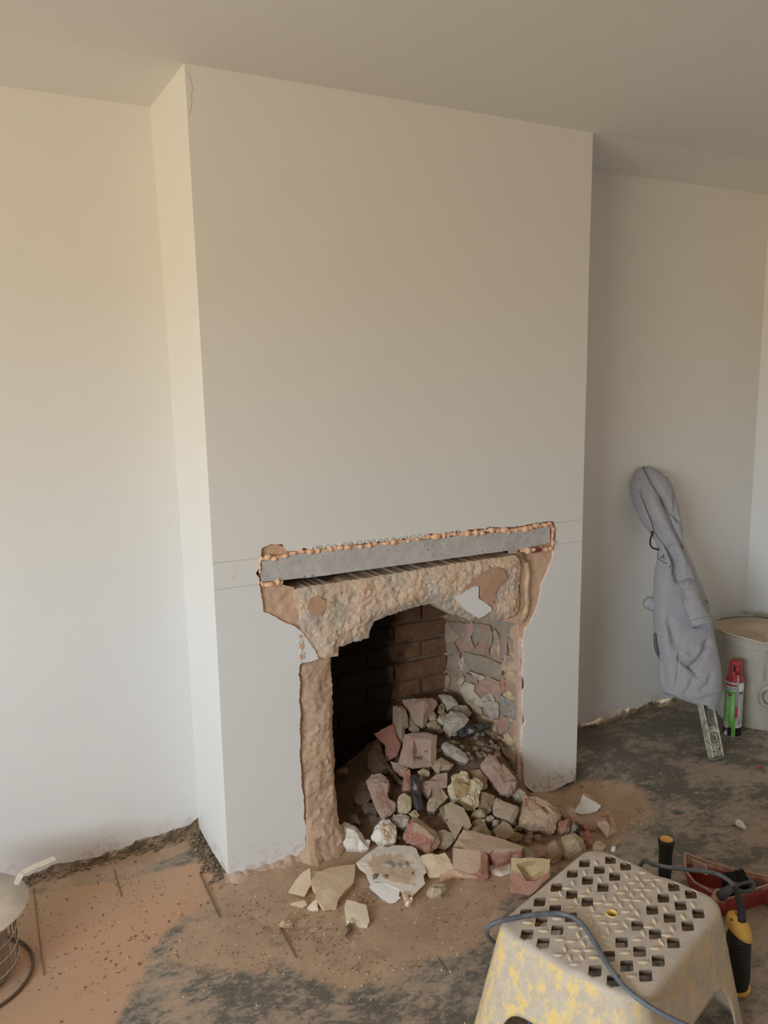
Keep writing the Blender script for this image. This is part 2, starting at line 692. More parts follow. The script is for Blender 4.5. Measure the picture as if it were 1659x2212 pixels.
def floor_joint(pts, w=0.0035):
    bm = bmesh.new()
    q = [on_z(u, v, 0) for u, v in pts]
    for a, b in zip(q, q[1:]):
        s = (b - a).normalized().cross(Vector((0, 0, 1))) * w * 0.5
        up = Vector((0, 0, 0.0035))
        vs_ = [bm.verts.new(p) for p in (a - s + up, a + s + up, b + s + up, b - s + up)]
        bm.faces.new(vs_)
        lo_ = [bm.verts.new(p - Vector((0, 0, 0.012))) for p in (a - s + up, a + s + up, b + s + up, b - s + up)]
        for i in range(4):
            bm.faces.new((vs_[i], vs_[(i + 1) % 4], lo_[(i + 1) % 4], lo_[i]))
    return obj('joint', bm, jm, floor)


floor_joint(L4((1408, 340), (1495, 530), (1432, 552), (1515, 735)), 0.0032)
floor_joint(L4((1515, 735), (1575, 870)), 0.0028)
floor_joint(L4((820, 530), (872, 722)), 0.0022)
floor_joint(L4((240, 660), (262, 830), (290, 1060), (314, 1285)), 0.0016)
floor_joint([(605, 2005), (640, 2070)], 0.002)
floor_joint([(945, 2070), (965, 2100)], 0.0015)

# ---- ceiling
bm = bmesh.new()
x0, x1 = X_LEFT - 0.1, X_R + 0.1
for ya, yb, za, zb in ((Y_REAR - 0.1, 0.0, H_C, H_C), (0.0, 0.5, H_C, H_C - 0.048)):
    bm.faces.new([bm.verts.new(p) for p in ((x0, ya, za), (x1, ya, za - 0.008), (x1, yb, zb - 0.008), (x0, yb, zb))])
bmesh.ops.remove_doubles(bm, verts=bm.verts, dist=1e-5)
struct(obj('ceiling', bm, MAT['ceiling'], recalc=False))


def edge_x(z, back=False):
    k = (max(z, 0) / H_C) ** 2
    return -0.0118 - 0.031 * k if back else -0.014 * k


def plaster_sheet(name, cols, zb, top, pos, inward, mat, thick=0.018, rows=14):
    """a plaster skin: columns at cols, ragged lower edge zb(col), pos(col, z) -> point; the lower edge turned back inward"""
    bm = bmesh.new()
    g = []
    for c in cols:
        b = zb(c)
        g.append([bm.verts.new(pos(c, b + (top - b) * (i / rows) ** 1.5)) for i in range(rows + 1)])
    lip = [bm.verts.new(Vector(col[0].co) + inward * thick) for col in g]
    for k in range(len(cols) - 1):
        for i in range(rows):
            bm.faces.new((g[k][i], g[k + 1][i], g[k + 1][i + 1], g[k][i + 1]))
        f = bm.faces.new((lip[k], lip[k + 1], g[k + 1][0], g[k][0]))
        f.material_index = 1
    o = obj(name, bm, [mat, MAT['plaster_edge']])
    return auto_smooth(o, 50)


def interp(pts):
    pts = sorted(pts)

    def f(x):
        if x <= pts[0][0]:
            return pts[0][1]
        for (a, za), (b, zb_) in zip(pts, pts[1:]):
            if x <= b:
                return za + (zb_ - za) * (x - a) / (b - a + 1e-9)
        return pts[-1][1]
    return f


# back wall of the left alcove, its plaster ending in a ragged line above the floor
rag = [on_y(u, v, DEP) for u, v in L4((1410, 150), (1395, 175), (1340, 215), (1250, 235), (1150, 275), (1080, 290), (1010, 305), (965, 320), (950, 345), (880, 375), (760, 400), (740, 420), (700, 435), (560, 460), (460, 480), (400, 480), (330, 520), (250, 550), (180, 575), (110, 570), (60, 590), (0, 580))]
zl = interp([(p.x, p.z) for p in rag])
cols = [X_LEFT, -2.5, -1.8, -1.3] + [-1.15 + 0.011 * i for i in range(103)]
cols = [c for c in cols if c < -0.02] + [-0.012]
left_w = plaster_sheet('wall_left', cols, lambda c: zl(c) + 0.005 * noise.noise(Vector((c * 60, 0, 0))), 2.45,
                       lambda c, z: Vector((c if c < -0.012 - 1e-6 else edge_x(z, True), DEP, z)), Vector((0, 1, 0)), MAT['paint'])
struct(left_w)

# back wall of the right alcove
rag = [on_y(u, v, DEP) for u, v in S3((165, 515), (240, 515), (330, 475), (405, 455), (412, 478), (455, 462), (490, 405), (560, 398), (640, 400), (740, 345), (860, 325), (905, 318), (1000, 290))]
zr_ = interp([(p.x, p.z) for p in rag] + [(X_R, 0.03)])
cols = [W_B - 0.1] + [W_B + 0.014 * i for i in range(0, 97)]
cols = [c for c in cols if c < X_R - 0.005] + [X_R]
struct(plaster_sheet('wall_right_alcove', cols, lambda c: zr_(c) + 0.004 * noise.noise(Vector((c * 60, 3, 0))), 2.45,
                     lambda c, z: Vector((c, DEP, z)), Vector((0, 1, 0)), MAT['paint']))


def rough_strip(name, a, b, z1, nrm, amp=0.012, cell=0.012, mat='mortar'):
    """bare rubble course laid open below the plaster"""
    a, b = Vector(a), Vector(b)
    L = (b - a).length
    t = (b - a) / L
    bm = bmesh.new()
    nx, nz = int(L / cell), int(z1 / cell) + 1
    g = []
    for i in range(nx + 1):
        col = []
        for k in range(nz + 1):
            w = a + t * (L * i / nx) + Vector((0, 0, z1 * k / nz - 0.01))
            base = 0.018 * (1 - k / nz) ** 3
            col.append(bm.verts.new(w + nrm * (base + amp * (fnoise(w, 16, 4) + 0.4 * fnoise(w, 60, 2)))))
        g.append(col)
    for p, q in zip(g, g[1:]):
        for k in range(nz):
            bm.faces.new((p[k], q[k], q[k + 1], p[k + 1]))
    return struct(obj(name, bm, MAT[mat]))


rough_strip('trim_1', (-1.3, DEP + 0.03, 0), (0.02, DEP + 0.03, 0), 0.16, Vector((0, -1, 0)))
rough_strip('trim_2', (0.018, DEP + 0.02, 0), (0.018, 0.0, 0), 0.14, Vector((-1, 0, 0)), 0.008)
rough_strip('trim_3', (W_B - 0.02, DEP + 0.03, 0), (X_R, DEP + 0.03, 0), 0.14, Vector((0, -1, 0)))

# side wall on the right, outer walls with the window openings (all outside or at the edge of the frame)
bm = bmesh.new()
bm.faces.new([bm.verts.new(p) for p in ((X_R, DEP + 0.1, -0.01), (X_R, Y_REAR - 0.1, -0.01), (X_R, Y_REAR - 0.1, 2.45), (X_R, DEP + 0.1, 2.45))])
struct(obj('wall_right', bm, MAT['paint'], recalc=False))


def wall_with_window(name, pos, L0, L1, w):
    bm = bmesh.new()
    us = (L0, w[0], w[1], L1)
    zs = (-0.01, w[2], w[3], 2.45)
    for i in range(3):
        for k in range(3):
            if i == 1 and k == 1:
                continue
            bm.faces.new([bm.verts.new(pos(u, z, 0)) for u, z in ((us[i], zs[k]), (us[i + 1], zs[k]), (us[i + 1], zs[k + 1]), (us[i], zs[k + 1]))])
    c = [(w[0], w[2]), (w[1], w[2]), (w[1], w[3]), (w[0], w[3])]
    for i in range(4):
        (a, za), (b, zb) = c[i], c[(i + 1) % 4]
        bm.faces.new([bm.verts.new(q) for q in (pos(a, za, 0), pos(b, zb, 0), pos(b, zb, 0.12), pos(a, za, 0.12))])
    bmesh.ops.remove_doubles(bm, verts=bm.verts, dist=1e-5)
    struct(obj(name, bm, MAT['paint'], recalc=False))


pl = lambda u, z, d: Vector((X_LEFT - d, u, z))
prr = lambda u, z, d: Vector((u, Y_REAR - d, z))
wall_with_window('wall_window_side', pl, Y_REAR - 0.1, DEP + 0.1, WIN_L)
bm = bmesh.new()
bm.faces.new([bm.verts.new(prr(u, z, 0)) for u, z in ((X_LEFT - 0.1, -0.01), (X_R + 0.1, -0.01), (X_R + 0.1, 2.45), (X_LEFT - 0.1, 2.45))])
struct(obj('wall_rear', bm, grain('fill_dimming_pink', ph(150, 112, 92, 1.1), ph(132, 98, 80, 1.1), 6, 0.9, 0.2, world=True), recalc=False))  # unseen wall, given a dark finish to lower the fill light
fm = plain('white_window_frame', (0.75, 0.75, 0.73, 1), 0.4)
for k, (pos, w) in enumerate(((pl, WIN_L),)):
    bm = bmesh.new()
    t_ = 0.05

    def bar(a, b, za, zb):
        add_box(bm, (0, 0, 0), (1, 1, 1))
        bm.verts.ensure_lookup_table()
        for q in bm.verts[-8:]:
            q.co = pos(a + (b - a) * q.co.x, za + (zb - za) * q.co.z, 0.05 + 0.05 * q.co.y)
    bar(w[0], w[1], w[2], w[2] + t_)
    bar(w[0], w[1], w[3] - t_, w[3])
    bar(w[0], w[0] + t_, w[2], w[3])
    bar(w[1] - t_, w[1], w[2], w[3])
    m_ = (w[0] + w[1]) / 2
    bar(m_ - 0.025, m_ + 0.025, w[2], w[3])
    struct(obj('window_%d' % (k + 1), bm, fm))

# ---- chimney breast: plaster skin with the broken-out opening
def yq(pts):
    return [(lambda q: (q.x, q.z))(on_y(p[0], p[1], 0)) for p in pts]


left_edge = [(edge_x(z), z) for z in [2.45 - 0.12 * i for i in range(20)]] + [(0.0, 0.03), (0.004, 0.0)]
hole_left = yq(Z2((115, 2110), (100, 2060), (120, 1930), (170, 1880), (180, 1700), (160, 1600), (160, 1500), (160, 1400), (140, 1300), (135, 1150), (120, 1000), (130, 900), (120, 780), (130, 620), (115, 500), (125, 330), (110, 250), (125, 150)))
hole_left += yq(Z1((300, 768), (345, 758), (390, 745), (375, 715), (345, 670), (310, 620), (295, 600), (270, 585), (215, 560), (160, 530), (110, 508), (112, 490), (105, 440), (95, 390), (90, 345), (75, 320), (88, 300), (95, 262), (100, 225), (105, 195), (150, 173), (210, 173), (230, 203), (300, 210), (312, 190), (330, 202), (380, 198), (480, 186), (600, 170), (760, 154), (920, 138), (945, 122), (1000, 130), (1060, 108), (1100, 112), (1150, 100), (1215, 95), (1240, 88), (1300, 92), (1400, 82), (1480, 66), (1555, 58)))
hole_right = yq(Z1((1566, 75), (1572, 140), (1560, 190), (1557, 240), (1530, 310), (1502, 370), (1490, 440), (1470, 510), (1440, 570), (1415, 607), (1410, 650)))
hole_right += yq([(1131, 1400), (1133, 1420), (1130, 1462), (1136, 1472), (1136, 1488), (1131, 1492), (1130, 1530), (1134, 1545), (1137, 1560), (1131, 1572), (1129, 1600), (1131, 1650), (1132, 1689)])
bot_right = yq([(1138, 1700), (1161, 1716), (1177, 1713), (1193, 1710), (1223, 1694), (1239, 1687)])
pts = resample(left_edge, 0.1) + resample(yq([(495, 1893)]) + yq([(520, 1890), (560, 1885), (640, 1888)]), 0.012, 0.002, 1)
pts += resample(hole_left, 0.007, 0.0016, 2) + resample(hole_right, 0.006, 0.0016, 3) + resample(bot_right, 0.008, 0.002, 4)
pts += [(W_B + 0.0005, 0.02)] + [(W_B + 0.001 * math.sin(z * 9), z) for z in [0.06 + 0.1 * i for i in range(24)]] + [(W_B, 2.45)]
# take out points that fold back on the last one
cl = [pts[0]]
for q in pts[1:]:
    if math.hypot(q[0] - cl[-1][0], q[1] - cl[-1][1]) > 0.0015:
        cl.append(q)
breast = slab('wall_breast', [Vector((x, 0, z)) for x, z in cl], Vector((0, -1, 0)), 0.014, [MAT['breast_paint'], MAT['plaster_edge']], edge_mat=1, back=1.0)
struct(breast)

# left cheek of the breast
ys = [0.0 + DEP * i / 40 for i in range(41)]
cheek = interp([(q.y, max(q.z, 0.012)) for q in [on_x(u, v, -0.004) for u, v in L4((1432, 190), (1480, 300), (1530, 420), (1560, 490), (1600, 570), (1622, 612))]])
o = plaster_sheet('wall_breast_side', ys, lambda y: cheek(y) + 0.003 * noise.noise(Vector((y * 80, 7, 0))), 2.45,
                  lambda y, z: Vector((edge_x(z) * (1 - y / DEP) + edge_x(z, True) * y / DEP, y, z)), Vector((1, 0, 0)), MAT['paint'])
struct(o)
bm = bmesh.new()
for pl4 in (((W_B, 0, -0.05), (W_B, DEP + 0.05, -0.05), (W_B, DEP + 0.05, 2.45), (W_B, 0, 2.45)),):
    bm.faces.new([bm.verts.new(p) for p in pl4])
struct(obj('wall_breast_far_side', bm, MAT['paint'], recalc=False))

# perforated corner beads showing through at the broken edges
bead_m = plain('galvanised_bead', ph(196, 196, 190), 0.45, 0.3)
bm = bmesh.new()
for u, v in Z1((365, 192), (386, 190), (428, 186), (460, 184), (508, 176), (540, 172), (585, 165), (622, 161), (650, 160), (690, 157), (720, 154), (755, 149), (790, 146), (815, 142), (850, 137), (885, 134), (920, 130), (1075, 112), (1226, 95), (1492, 68)):
    c = on_y(u, v + 4, -0.0022)
    add_tube(bm, [c + Vector((0.0105 * math.cos(a), 0, 0.0105 * math.sin(a))) for a in [PI * (0.0 + i / 10) for i in range(11)]], 0.0025, 5)
cb = obj('corner_bead', bm, bead_m, breast, True)
cb['kind'] = 'stuff'
bm = bmesh.new()
for u, v, r in ((649, 1388, 0.009), (651.7, 1415, 0.009)):
    c = on_y(u, v, -0.001)
    add_tube(bm, [c + Vector((r * math.cos(a), 0, r * math.sin(a))) for a in [PI * (i / 10) for i in range(11)]], 0.0022, 5)
a_, b_ = on_y(650.5, 1374, -0.0005), on_y(651, 1432, -0.0005)
add_tube(bm, [a_, b_], 0.0012, 5)
obj('corner_bead', bm, bead_m, breast, True)['kind'] = 'stuff'
chip_m = MAT['backing']
for pl_ in (((644, 1372), (651, 1370), (653, 1376), (648, 1379)), ((646, 1392), (653, 1387), (657, 1394), (653, 1405), (647, 1400)), ((647, 1418), (652, 1413), (659, 1419), (655, 1424), (648, 1424))):
    slab('broken_chip', [on_y(u, v, -0.0005) for u, v in pl_], Vector((0, -1, 0)), 0.004, [chip_m, chip_m], breast, 0.004, 0.001, 200, height=lambda w, d: 0.0015)

# small knocks in the plaster and the peeling strip at the top corner
for pl_ in (((507, 1222), (510, 1226), (510, 1240), (506, 1236)), ((503, 1242), (509, 1246), (506, 1254), (502, 1250))):
    slab('plaster_knock', [on_y(u, v, -0.0004) for u, v in pl_], Vector((0, -1, 0)), 0.002, [MAT['ivory'], MAT['ivory']], breast)
slab('loose_paint_flake', [on_y(u, v, -0.0006) for u, v in ((399, 148), (409, 164), (413, 178), (416, 198), (411, 204), (413, 215), (414, 232), (410, 238), (408, 250), (404, 230), (402, 200), (400, 170))], Vector((0, -1, 0)), 0.002, [MAT['paint'], MAT['paint']], breast, height=lambda w, d: 0.0008)

# dirty mortar heaped at the foot of the left half of the breast
bm = bmesh.new()
g = []
for i in range(64):
    x = -0.015 + 0.29 * i / 63
    col = []
    for k in range(9):
        s_ = k / 8
        w = Vector((x, 0.008 - 0.055 * s_ * (0.7 + 0.5 * noise.noise(Vector((x * 14, 1, 0)))), 0))
        w.z = 0.034 * (1 - s_) ** 1.6 * (0.6 + 0.8 * abs(noise.noise(Vector((x * 22, 5, 0))))) + 0.004 * fnoise(w, 60, 3) - 0.002
        col.append(bm.verts.new(w))
    g.append(col)
for p, q in zip(g, g[1:]):
    for k in range(8):
        bm.faces.new((p[k], q[k], q[k + 1], p[k + 1]))
o = obj('mortar_spill', bm, grain('brown_mortar_spill', ph(150, 122, 100), ph(178, 152, 130), 60, 0.95, 0.7, 160, 0.004), smooth=True)
tag(o, 'brown crumbled mortar heaped along the foot of the breast, left of the opening', 'mortar', kind='stuff')

# ================================================================== the broken-out fireplace
FB_Y = 0.36
FR0, FR1 = Vector((1.15, 0.02, 0)), Vector((1.035, FB_Y, 0))
FR_N = Vector((-(FR1 - FR0).y, (FR1 - FR0).x, 0)).normalized()
if FR_N.x > 0:
    FR_N.negate()


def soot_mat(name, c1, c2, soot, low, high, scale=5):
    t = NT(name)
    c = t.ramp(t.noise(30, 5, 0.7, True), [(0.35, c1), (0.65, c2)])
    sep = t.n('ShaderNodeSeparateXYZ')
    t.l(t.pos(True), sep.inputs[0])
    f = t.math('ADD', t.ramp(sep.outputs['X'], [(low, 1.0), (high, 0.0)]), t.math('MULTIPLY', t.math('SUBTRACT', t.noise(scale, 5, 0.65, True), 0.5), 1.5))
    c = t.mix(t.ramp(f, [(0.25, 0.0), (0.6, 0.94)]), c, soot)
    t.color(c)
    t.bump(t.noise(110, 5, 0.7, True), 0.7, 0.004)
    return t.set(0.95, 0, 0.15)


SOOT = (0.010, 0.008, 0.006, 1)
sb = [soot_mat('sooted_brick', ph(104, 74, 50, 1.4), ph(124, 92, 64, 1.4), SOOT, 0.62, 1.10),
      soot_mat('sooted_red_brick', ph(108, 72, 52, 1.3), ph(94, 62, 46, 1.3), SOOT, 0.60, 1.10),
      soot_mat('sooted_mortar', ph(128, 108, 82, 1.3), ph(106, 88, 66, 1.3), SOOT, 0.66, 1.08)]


def grid_wall(name, a, b, z0, z1, nrm, amp, mat, cell=0.02):
    a, b = Vector(a), Vector(b)
    L = (b - a).length
    t = (b - a) / L
    bm = bmesh.new()
    nx, nz = max(1, int(L / cell)), max(1, int((z1 - z0) / cell))
    g = [[bm.verts.new(a + t * (L * i / nx) + Vector((0, 0, z0 + (z1 - z0) * k / nz)) + nrm * (amp * fnoise(a + t * (L * i / nx) + Vector((0, 0, z1 * k / nz)), 18, 4))) for k in range(nz + 1)] for i in range(nx + 1)]
    for p, q in zip(g, g[1:]):
        for k in range(nz):
            bm.faces.new((p[k], q[k], q[k + 1], p[k + 1]))
    return struct(obj(name, bm, mat, recalc=False))


back = grid_wall('wall_firebox_back', (0.30, FB_Y + 0.006, 0), (1.06, FB_Y + 0.006, 0), -0.02, 1.05, Vector((0, -1, 0)), 0.004, sb[2])
fb_left = grid_wall('wall_firebox_left', (0.372, 0.03, 0), (0.34, FB_Y + 0.01, 0), -0.02, 1.05, Vector((1, 0, 0)), 0.01, sb[1])
rt_m = grain('reveal_mortar', ph(150, 130, 100), ph(126, 104, 78), 30, 0.95, 0.9, 110, 0.005, ph(150, 116, 94), 12, world=True)
fb_right = grid_wall('wall_firebox_right', FR0 + Vector((0.004, 0, 0)), FR1 + Vector((0.004, 0, 0)), -0.05, 1.05, FR_N, 0.006, rt_m, 0.012)
bm = bmesh.new()
for q in (((0.28, 0.012, 1.05), (1.3, 0.012, 1.05), (1.3, 0.4, 1.05), (0.28, 0.4, 1.05)),):
    bm.faces.new([bm.verts.new(p) for p in q])
struct(obj('flue_light_block', bm, sb[0]))  # unseen lid added over the open flue to keep light out
# solid masonry behind the plaster on both sides of the opening
bm = bmesh.new()
add_box(bm, (0.02, 0.035, 0.0), (0.235, 0.30, 2.4))
struct(obj('wall_breast_core', bm, MAT['masonry']))
bm = bmesh.new()
add_box(bm, (1.17, 0.035, -0.05), (W_B - 0.01, 0.30, 2.4))
struct(obj('wall_breast_core', bm, MAT['masonry']))
bm = bmesh.new()
add_box(bm, (0.236, 0.105, 0.86), (1.169, 0.30, 2.4))  # filler added behind the lintel gap to stop a light leak
struct(obj('wall_breast_core', bm, MAT['masonry']))
bm = bmesh.new()
add_box(bm, (0.12, 0.035, 0.86), (0.234, 0.10, 1.03))
struct(obj('wall_breast_core', bm, MAT['masonry']))

# bricks of the firebox back
rnd = random.Random(5)
zc = on_y(902, 1382, FB_Y).z
H_BR = 0.0775
row0 = zc - H_BR * 7
vx = on_y(913, 1400, FB_Y).x
for r in range(-1, 12):
    z0 = row0 + r * H_BR
    if z0 < -0.03 or z0 > 0.98:
        continue
    off = vx - 0.248 * 3 + (0.124 if r % 2 else 0.0)
    for k in range(6):
        xa, xb = off + k * 0.248, off + k * 0.248 + 0.236
        xa, xb = max(xa, 0.345), min(xb, 1.045)
        if xb - xa < 0.03:
            continue
        bm = bmesh.new()
        pr_ = rnd.uniform(0.0, 0.006)
        vs_ = add_box(bm, (xa, FB_Y - 0.004 - pr_, z0 + 0.006), (xb, FB_Y + 0.03, z0 + H_BR - 0.006))
        for q in vs_:
            q.co += Vector((rnd.uniform(-.003, .003), 0, rnd.uniform(-.003, .003)))
        bmesh.ops.bevel(bm, geom=[e for e in bm.edges], offset=0.004, segments=1, affect='EDGES')
        obj('brick', bm, sb[rnd.choice((0, 0, 1))], back)

# stones and broken bricks of the right reveal
RV = {}


def rv(name, c1, c2):
    mx = lambda c, d=(0.36, 0.29, 0.215): tuple(c[i] * 0.62 + d[i] * 0.38 for i in range(3)) + (1,)
    RV[name] = grain('reveal_' + name, mx(c1), mx(c2), 40, 0.95, 0.8, 100, 0.005, c3=(0.36, 0.29, 0.215, 1), s3=22, world=True)


rv('buff', ph(160, 138, 104), ph(146, 124, 94))
rv('brown', ph(136, 110, 78), ph(120, 98, 72))
rv('pink', ph(178, 126, 110), ph(164, 112, 98))
rv('red', ph(166, 104, 84), ph(150, 92, 76))
rv('mauve', ph(150, 116, 106), ph(134, 104, 96))
rv('grey', ph(140, 126, 108), ph(122, 108, 90))
rv('pale', ph(186, 172, 146), ph(168, 152, 124))
rv('tan', ph(196, 162, 124), ph(180, 146, 112))
rv('yellow', ph(198, 170, 116), ph(176, 148, 100))
rv('lilac', ph(172, 158, 150), ph(154, 140, 130))
rv('flint', ph(84, 84, 86), ph(150, 146, 140))
REVEAL = [
    ('buff', (380, 400), (410, 390), (560, 560), (480, 630), (370, 640)),
    ('brown', (400, 385), (560, 370), (640, 400), (640, 470), (600, 580), (560, 560)),
    ('pink', (640, 395), (735, 375), (740, 480), (700, 560), (740, 680), (745, 700), (570, 650), (610, 590)),
    ('grey', (740, 400), (800, 395), (845, 520), (810, 600), (770, 680), (735, 600)),
    ('red', (810, 400), (940, 430), (950, 520), (900, 620), (880, 800), (800, 760), (790, 690), (830, 560)),
    ('brown', (950, 440), (985, 520), (975, 660), (945, 700), (940, 780), (890, 800), (905, 640)),
    ('yellow', (1000, 470), (1060, 530), (1070, 600), (1070, 780), (1010, 800), (960, 760), (990, 640)),
    ('mauve', (1090, 470), (1170, 540), (1165, 760), (1100, 860), (1080, 700), (1080, 560)),
    ('grey', (1010, 390), (1150, 345), (1290, 360), (1250, 430), (1190, 550), (1110, 510), (1090, 460)),
    ('tan', (1195, 540), (1265, 420), (1315, 450), (1300, 590), (1190, 570)),
    ('pink', (1185, 590), (1300, 606), (1300, 820), (1240, 740), (1190, 700)),
    ('tan', (1150, 800), (1340, 850), (1330, 1045), (1100, 985), (1115, 890)),
    ('grey', (630, 760), (870, 825), (1085, 910), (1090, 980), (1075, 1110), (900, 1045), (700, 975), (640, 890)),
    ('pale', (550, 880), (610, 820), (630, 900), (685, 990), (670, 1010), (570, 980)),
    ('brown', (370, 650), (490, 640), (540, 740), (420, 760), (390, 720)),
    ('mauve', (420, 800), (560, 765), (555, 850), (540, 960), (420, 1000), (410, 880)),
    ('buff', (372, 1060), (420, 1055), (440, 1110), (420, 1200), (360, 1240)),
    ('pale', (530, 1150), (590, 1035), (635, 1100), (560, 1200)),
    ('mauve', (640, 1030), (770, 1085), (800, 1160), (650, 1140)),
    ('pale', (690, 1000), (860, 1060), (880, 1090), (800, 1120), (740, 1060)),
    ('pink', (820, 1130), (870, 1095), (1055, 1180), (1095, 1260), (1055, 1380), (960, 1280), (870, 1270), (800, 1290)),
    ('buff', (890, 1080), (930, 1070), (1070, 1140), (1060, 1175), (900, 1120)),
    ('pale', (560, 1215), (640, 1155), (760, 1185), (740, 1270), (845, 1380), (845, 1440), (790, 1460), (700, 1400), (600, 1310)),
    ('pale', (840, 1335), (950, 1270), (1010, 1385), (930, 1365), (850, 1395)),
    ('lilac', (855, 1405), (940, 1375), (1055, 1415), (1060, 1530), (1050, 1600), (960, 1600), (880, 1500)),
    ('flint', (1065, 1335), (1110, 1325), (1320, 1425), (1310, 1645), (1200, 1590), (1090, 1540)),
    ('yellow', (1115, 1305), (1190, 1225), (1240, 1320), (1300, 1395), (1200, 1375)),
    ('yellow', (1140, 1060), (1180, 1000), (1250, 992), (1300, 1045), (1290, 1135), (1160, 1105)),
    ('pink', (1150, 1115), (1290, 1145), (1320, 1290), (1305, 1375), (1225, 1270), (1155, 1240)),
    ('red', (1090, 1050), (1135, 1060), (1145, 1235), (1110, 1275), (1075, 1180)),
    ('buff', (600, 1325), (720, 1420), (830, 1485), (850, 1555), (740, 1540), (650, 1400)),
    ('pink', (860, 1565), (960, 1612), (1060, 1620), (1035, 1680), (940, 1660), (850, 1600)),
    ('red', (1065, 1620), (1120, 1590), (1195, 1650), (1180, 1740), (1080, 1815), (1045, 1720)),
    ('pink', (1205, 1668), (1300, 1665), (1290, 1750), (1240, 1850), (1195, 1760)),
    ('yellow', (1110, 1585), (1200, 1598), (1305, 1655), (1210, 1660)),
    ('yellow', (1090, 1835), (1190, 1785), (1240, 1870), (1260, 1960), (1100, 1960)),
    ('pale', (960, 1640), (1030, 1690), (1040, 1800), (1000, 1790)),
    ('tan', (1250, 1860), (1300, 1770), (1310, 2100), (1275, 2080)),
    ('tan', (1100, 1970), (1265, 1975), (1285, 2180), (1200, 2170), (1120, 2080)),
    ('brown', (1130, 2100), (1280, 2190), (1310, 2330), (1180, 2300)),
]
for i, (mk_, *pts) in enumerate(REVEAL):
    q3 = []
    for u, v in R2(*pts):
        q3.append(on_plane(u, v, FR0, FR_N))
    flatp = [(q.dot((FR1 - FR0).normalized()), q.z) for q in q3]
    mcx, mcz = sum(a for a, _ in flatp) / len(flatp), sum(b for _, b in flatp) / len(flatp)
    flatp = [(mcx + (a - mcx) * 1.09, mcz + (b - mcz) * 1.06) for a, b in flatp]
    base = FR0 + FR_N * 0.0
    rs = resample(flatp + [flatp[0]], 0.018, 0.0025, i)[:-1]
    tdir = (FR1 - FR0).normalized()
    # back to 3-D on the reveal plane
    k0 = FR0.dot(tdir)
    poly3 = [FR0 + tdir * (a - k0) + Vector((0, 0, z)) for a, z in rs]
    lift = rnd.uniform(0.004, 0.013)
    slab('brick', [p_ + FR_N * 0.004 for p_ in poly3], FR_N, 0.02, [RV[mk_], RV[mk_]], fb_right, 0.012, 0.0035, 60,
         height=lambda w, d, L=lift: min(L, 0.003 + d * 0.8), seed=i)

# narrow front edge of the right jamb: plaster coats seen edge-on
edge_pts = yq([(1122, 1350), (1136, 1362), (1133, 1420), (1131, 1500), (1134, 1560), (1130, 1640), (1133, 1695), (1123, 1700), (1124, 1560), (1125, 1450), (1124, 1385)])
o = slab('wall_jamb_right', [Vector((x, 0.014, z)) for x, z in resample(edge_pts + [edge_pts[0]], 0.012, 0.001, 5)[:-1]], Vector((0, -1, 0)), 0.05, [MAT['plaster_edge'], MAT['backing']], None, 0.008, 0.004, 60, edge_mat=1)
struct(o)

# ---- concrete lintel with foam round it
t = NT('grey_concrete')
f = t.noise(14, 6, 0.7)
c = t.ramp(f, [(0.3, ph(146, 142, 139, 1.6)), (0.7, ph(168, 164, 161, 1.6))])
holes = t.ramp(t.noise(120, 2, 0.5), [(0.26, 0.0), (0.31, 1.0)])
c = t.mix(holes, ph(96, 94, 94), c)
c = t.mix(t.ramp(t.noise(5, 5, 0.75), [(0.55, 0.0), (0.75, 0.5)]), c, ph(128, 126, 128))
t.color(c)
t.bump(t.noise(70, 5, 0.7), 0.5, 0.004)
t.bump(holes, 0.6, 0.003)
conc = t.set(0.85, 0, 0.3)
lp = yq(Z1((105, 258), (220, 230), (400, 207), (640, 182), (900, 152), (1200, 120), (1420, 102), (1534, 86), (1537, 165), (1400, 196), (1100, 236), (700, 290), (400, 331), (230, 350), (105, 359)))
lint = slab('concrete_lintel', [Vector((x, -0.004, z)) for x, z in resample(lp + [lp[0]], 0.02, 0.0007, 8)[:-1]], Vector((0, -1, 0)), 0.10, [conc, conc], None, 0.011, 0.0022, 45, back=1.0)
tag(lint, 'long grey concrete lintel set in the breast above the fireplace opening', 'lintel')
foam_m = grain('orange_foam', ph(224, 182, 144, 1.6), ph(208, 154, 114, 1.5), 40, 0.6, 0.25, 90, 0.003)


def foam(pts, r0, r1, seed, seg=9):
    rn = random.Random(seed)
    path = smooth_path([on_y(u, v, -0.002) for u, v in pts], 14)
    bm = bmesh.new()
    add_tube(bm, [p + Vector((0, 0.003, rn.uniform(-.002, .002))) for p in path], [r0 * 1.25 * (0.7 + 0.6 * abs(noise.noise(p * 45 + Vector((seed, 0, 0))))) for p in path], seg)
    d = 0.0
    for a, b in zip(path, path[1:]):
        d += (b - a).length
        if d > rn.uniform(0.015, 0.06):
            d = 0
            rr = rn.uniform(r0, r1)
            mt = Matrix.Translation(a + Vector((0, rn.uniform(-.006, .002), rn.uniform(-.004, .004)))) @ Matrix.Diagonal((rn.uniform(.8, 1.6), 0.9, rn.uniform(.7, 1.2), 1))
            bmesh.ops.create_icosphere(bm, subdivisions=2, radius=rr, matrix=mt)
    for v in bm.verts:
        v.co += Vector((1, 1, 1)) * 0.0 + (v.co - on_y(*pts[0], 0)).normalized() * (0.0035 * noise.noise(v.co * 90) + 0.002 * noise.noise(v.co * 220))
    o = obj('foam_bead', bm, foam_m, lint, True)
    o['kind'] = 'stuff'
    return o


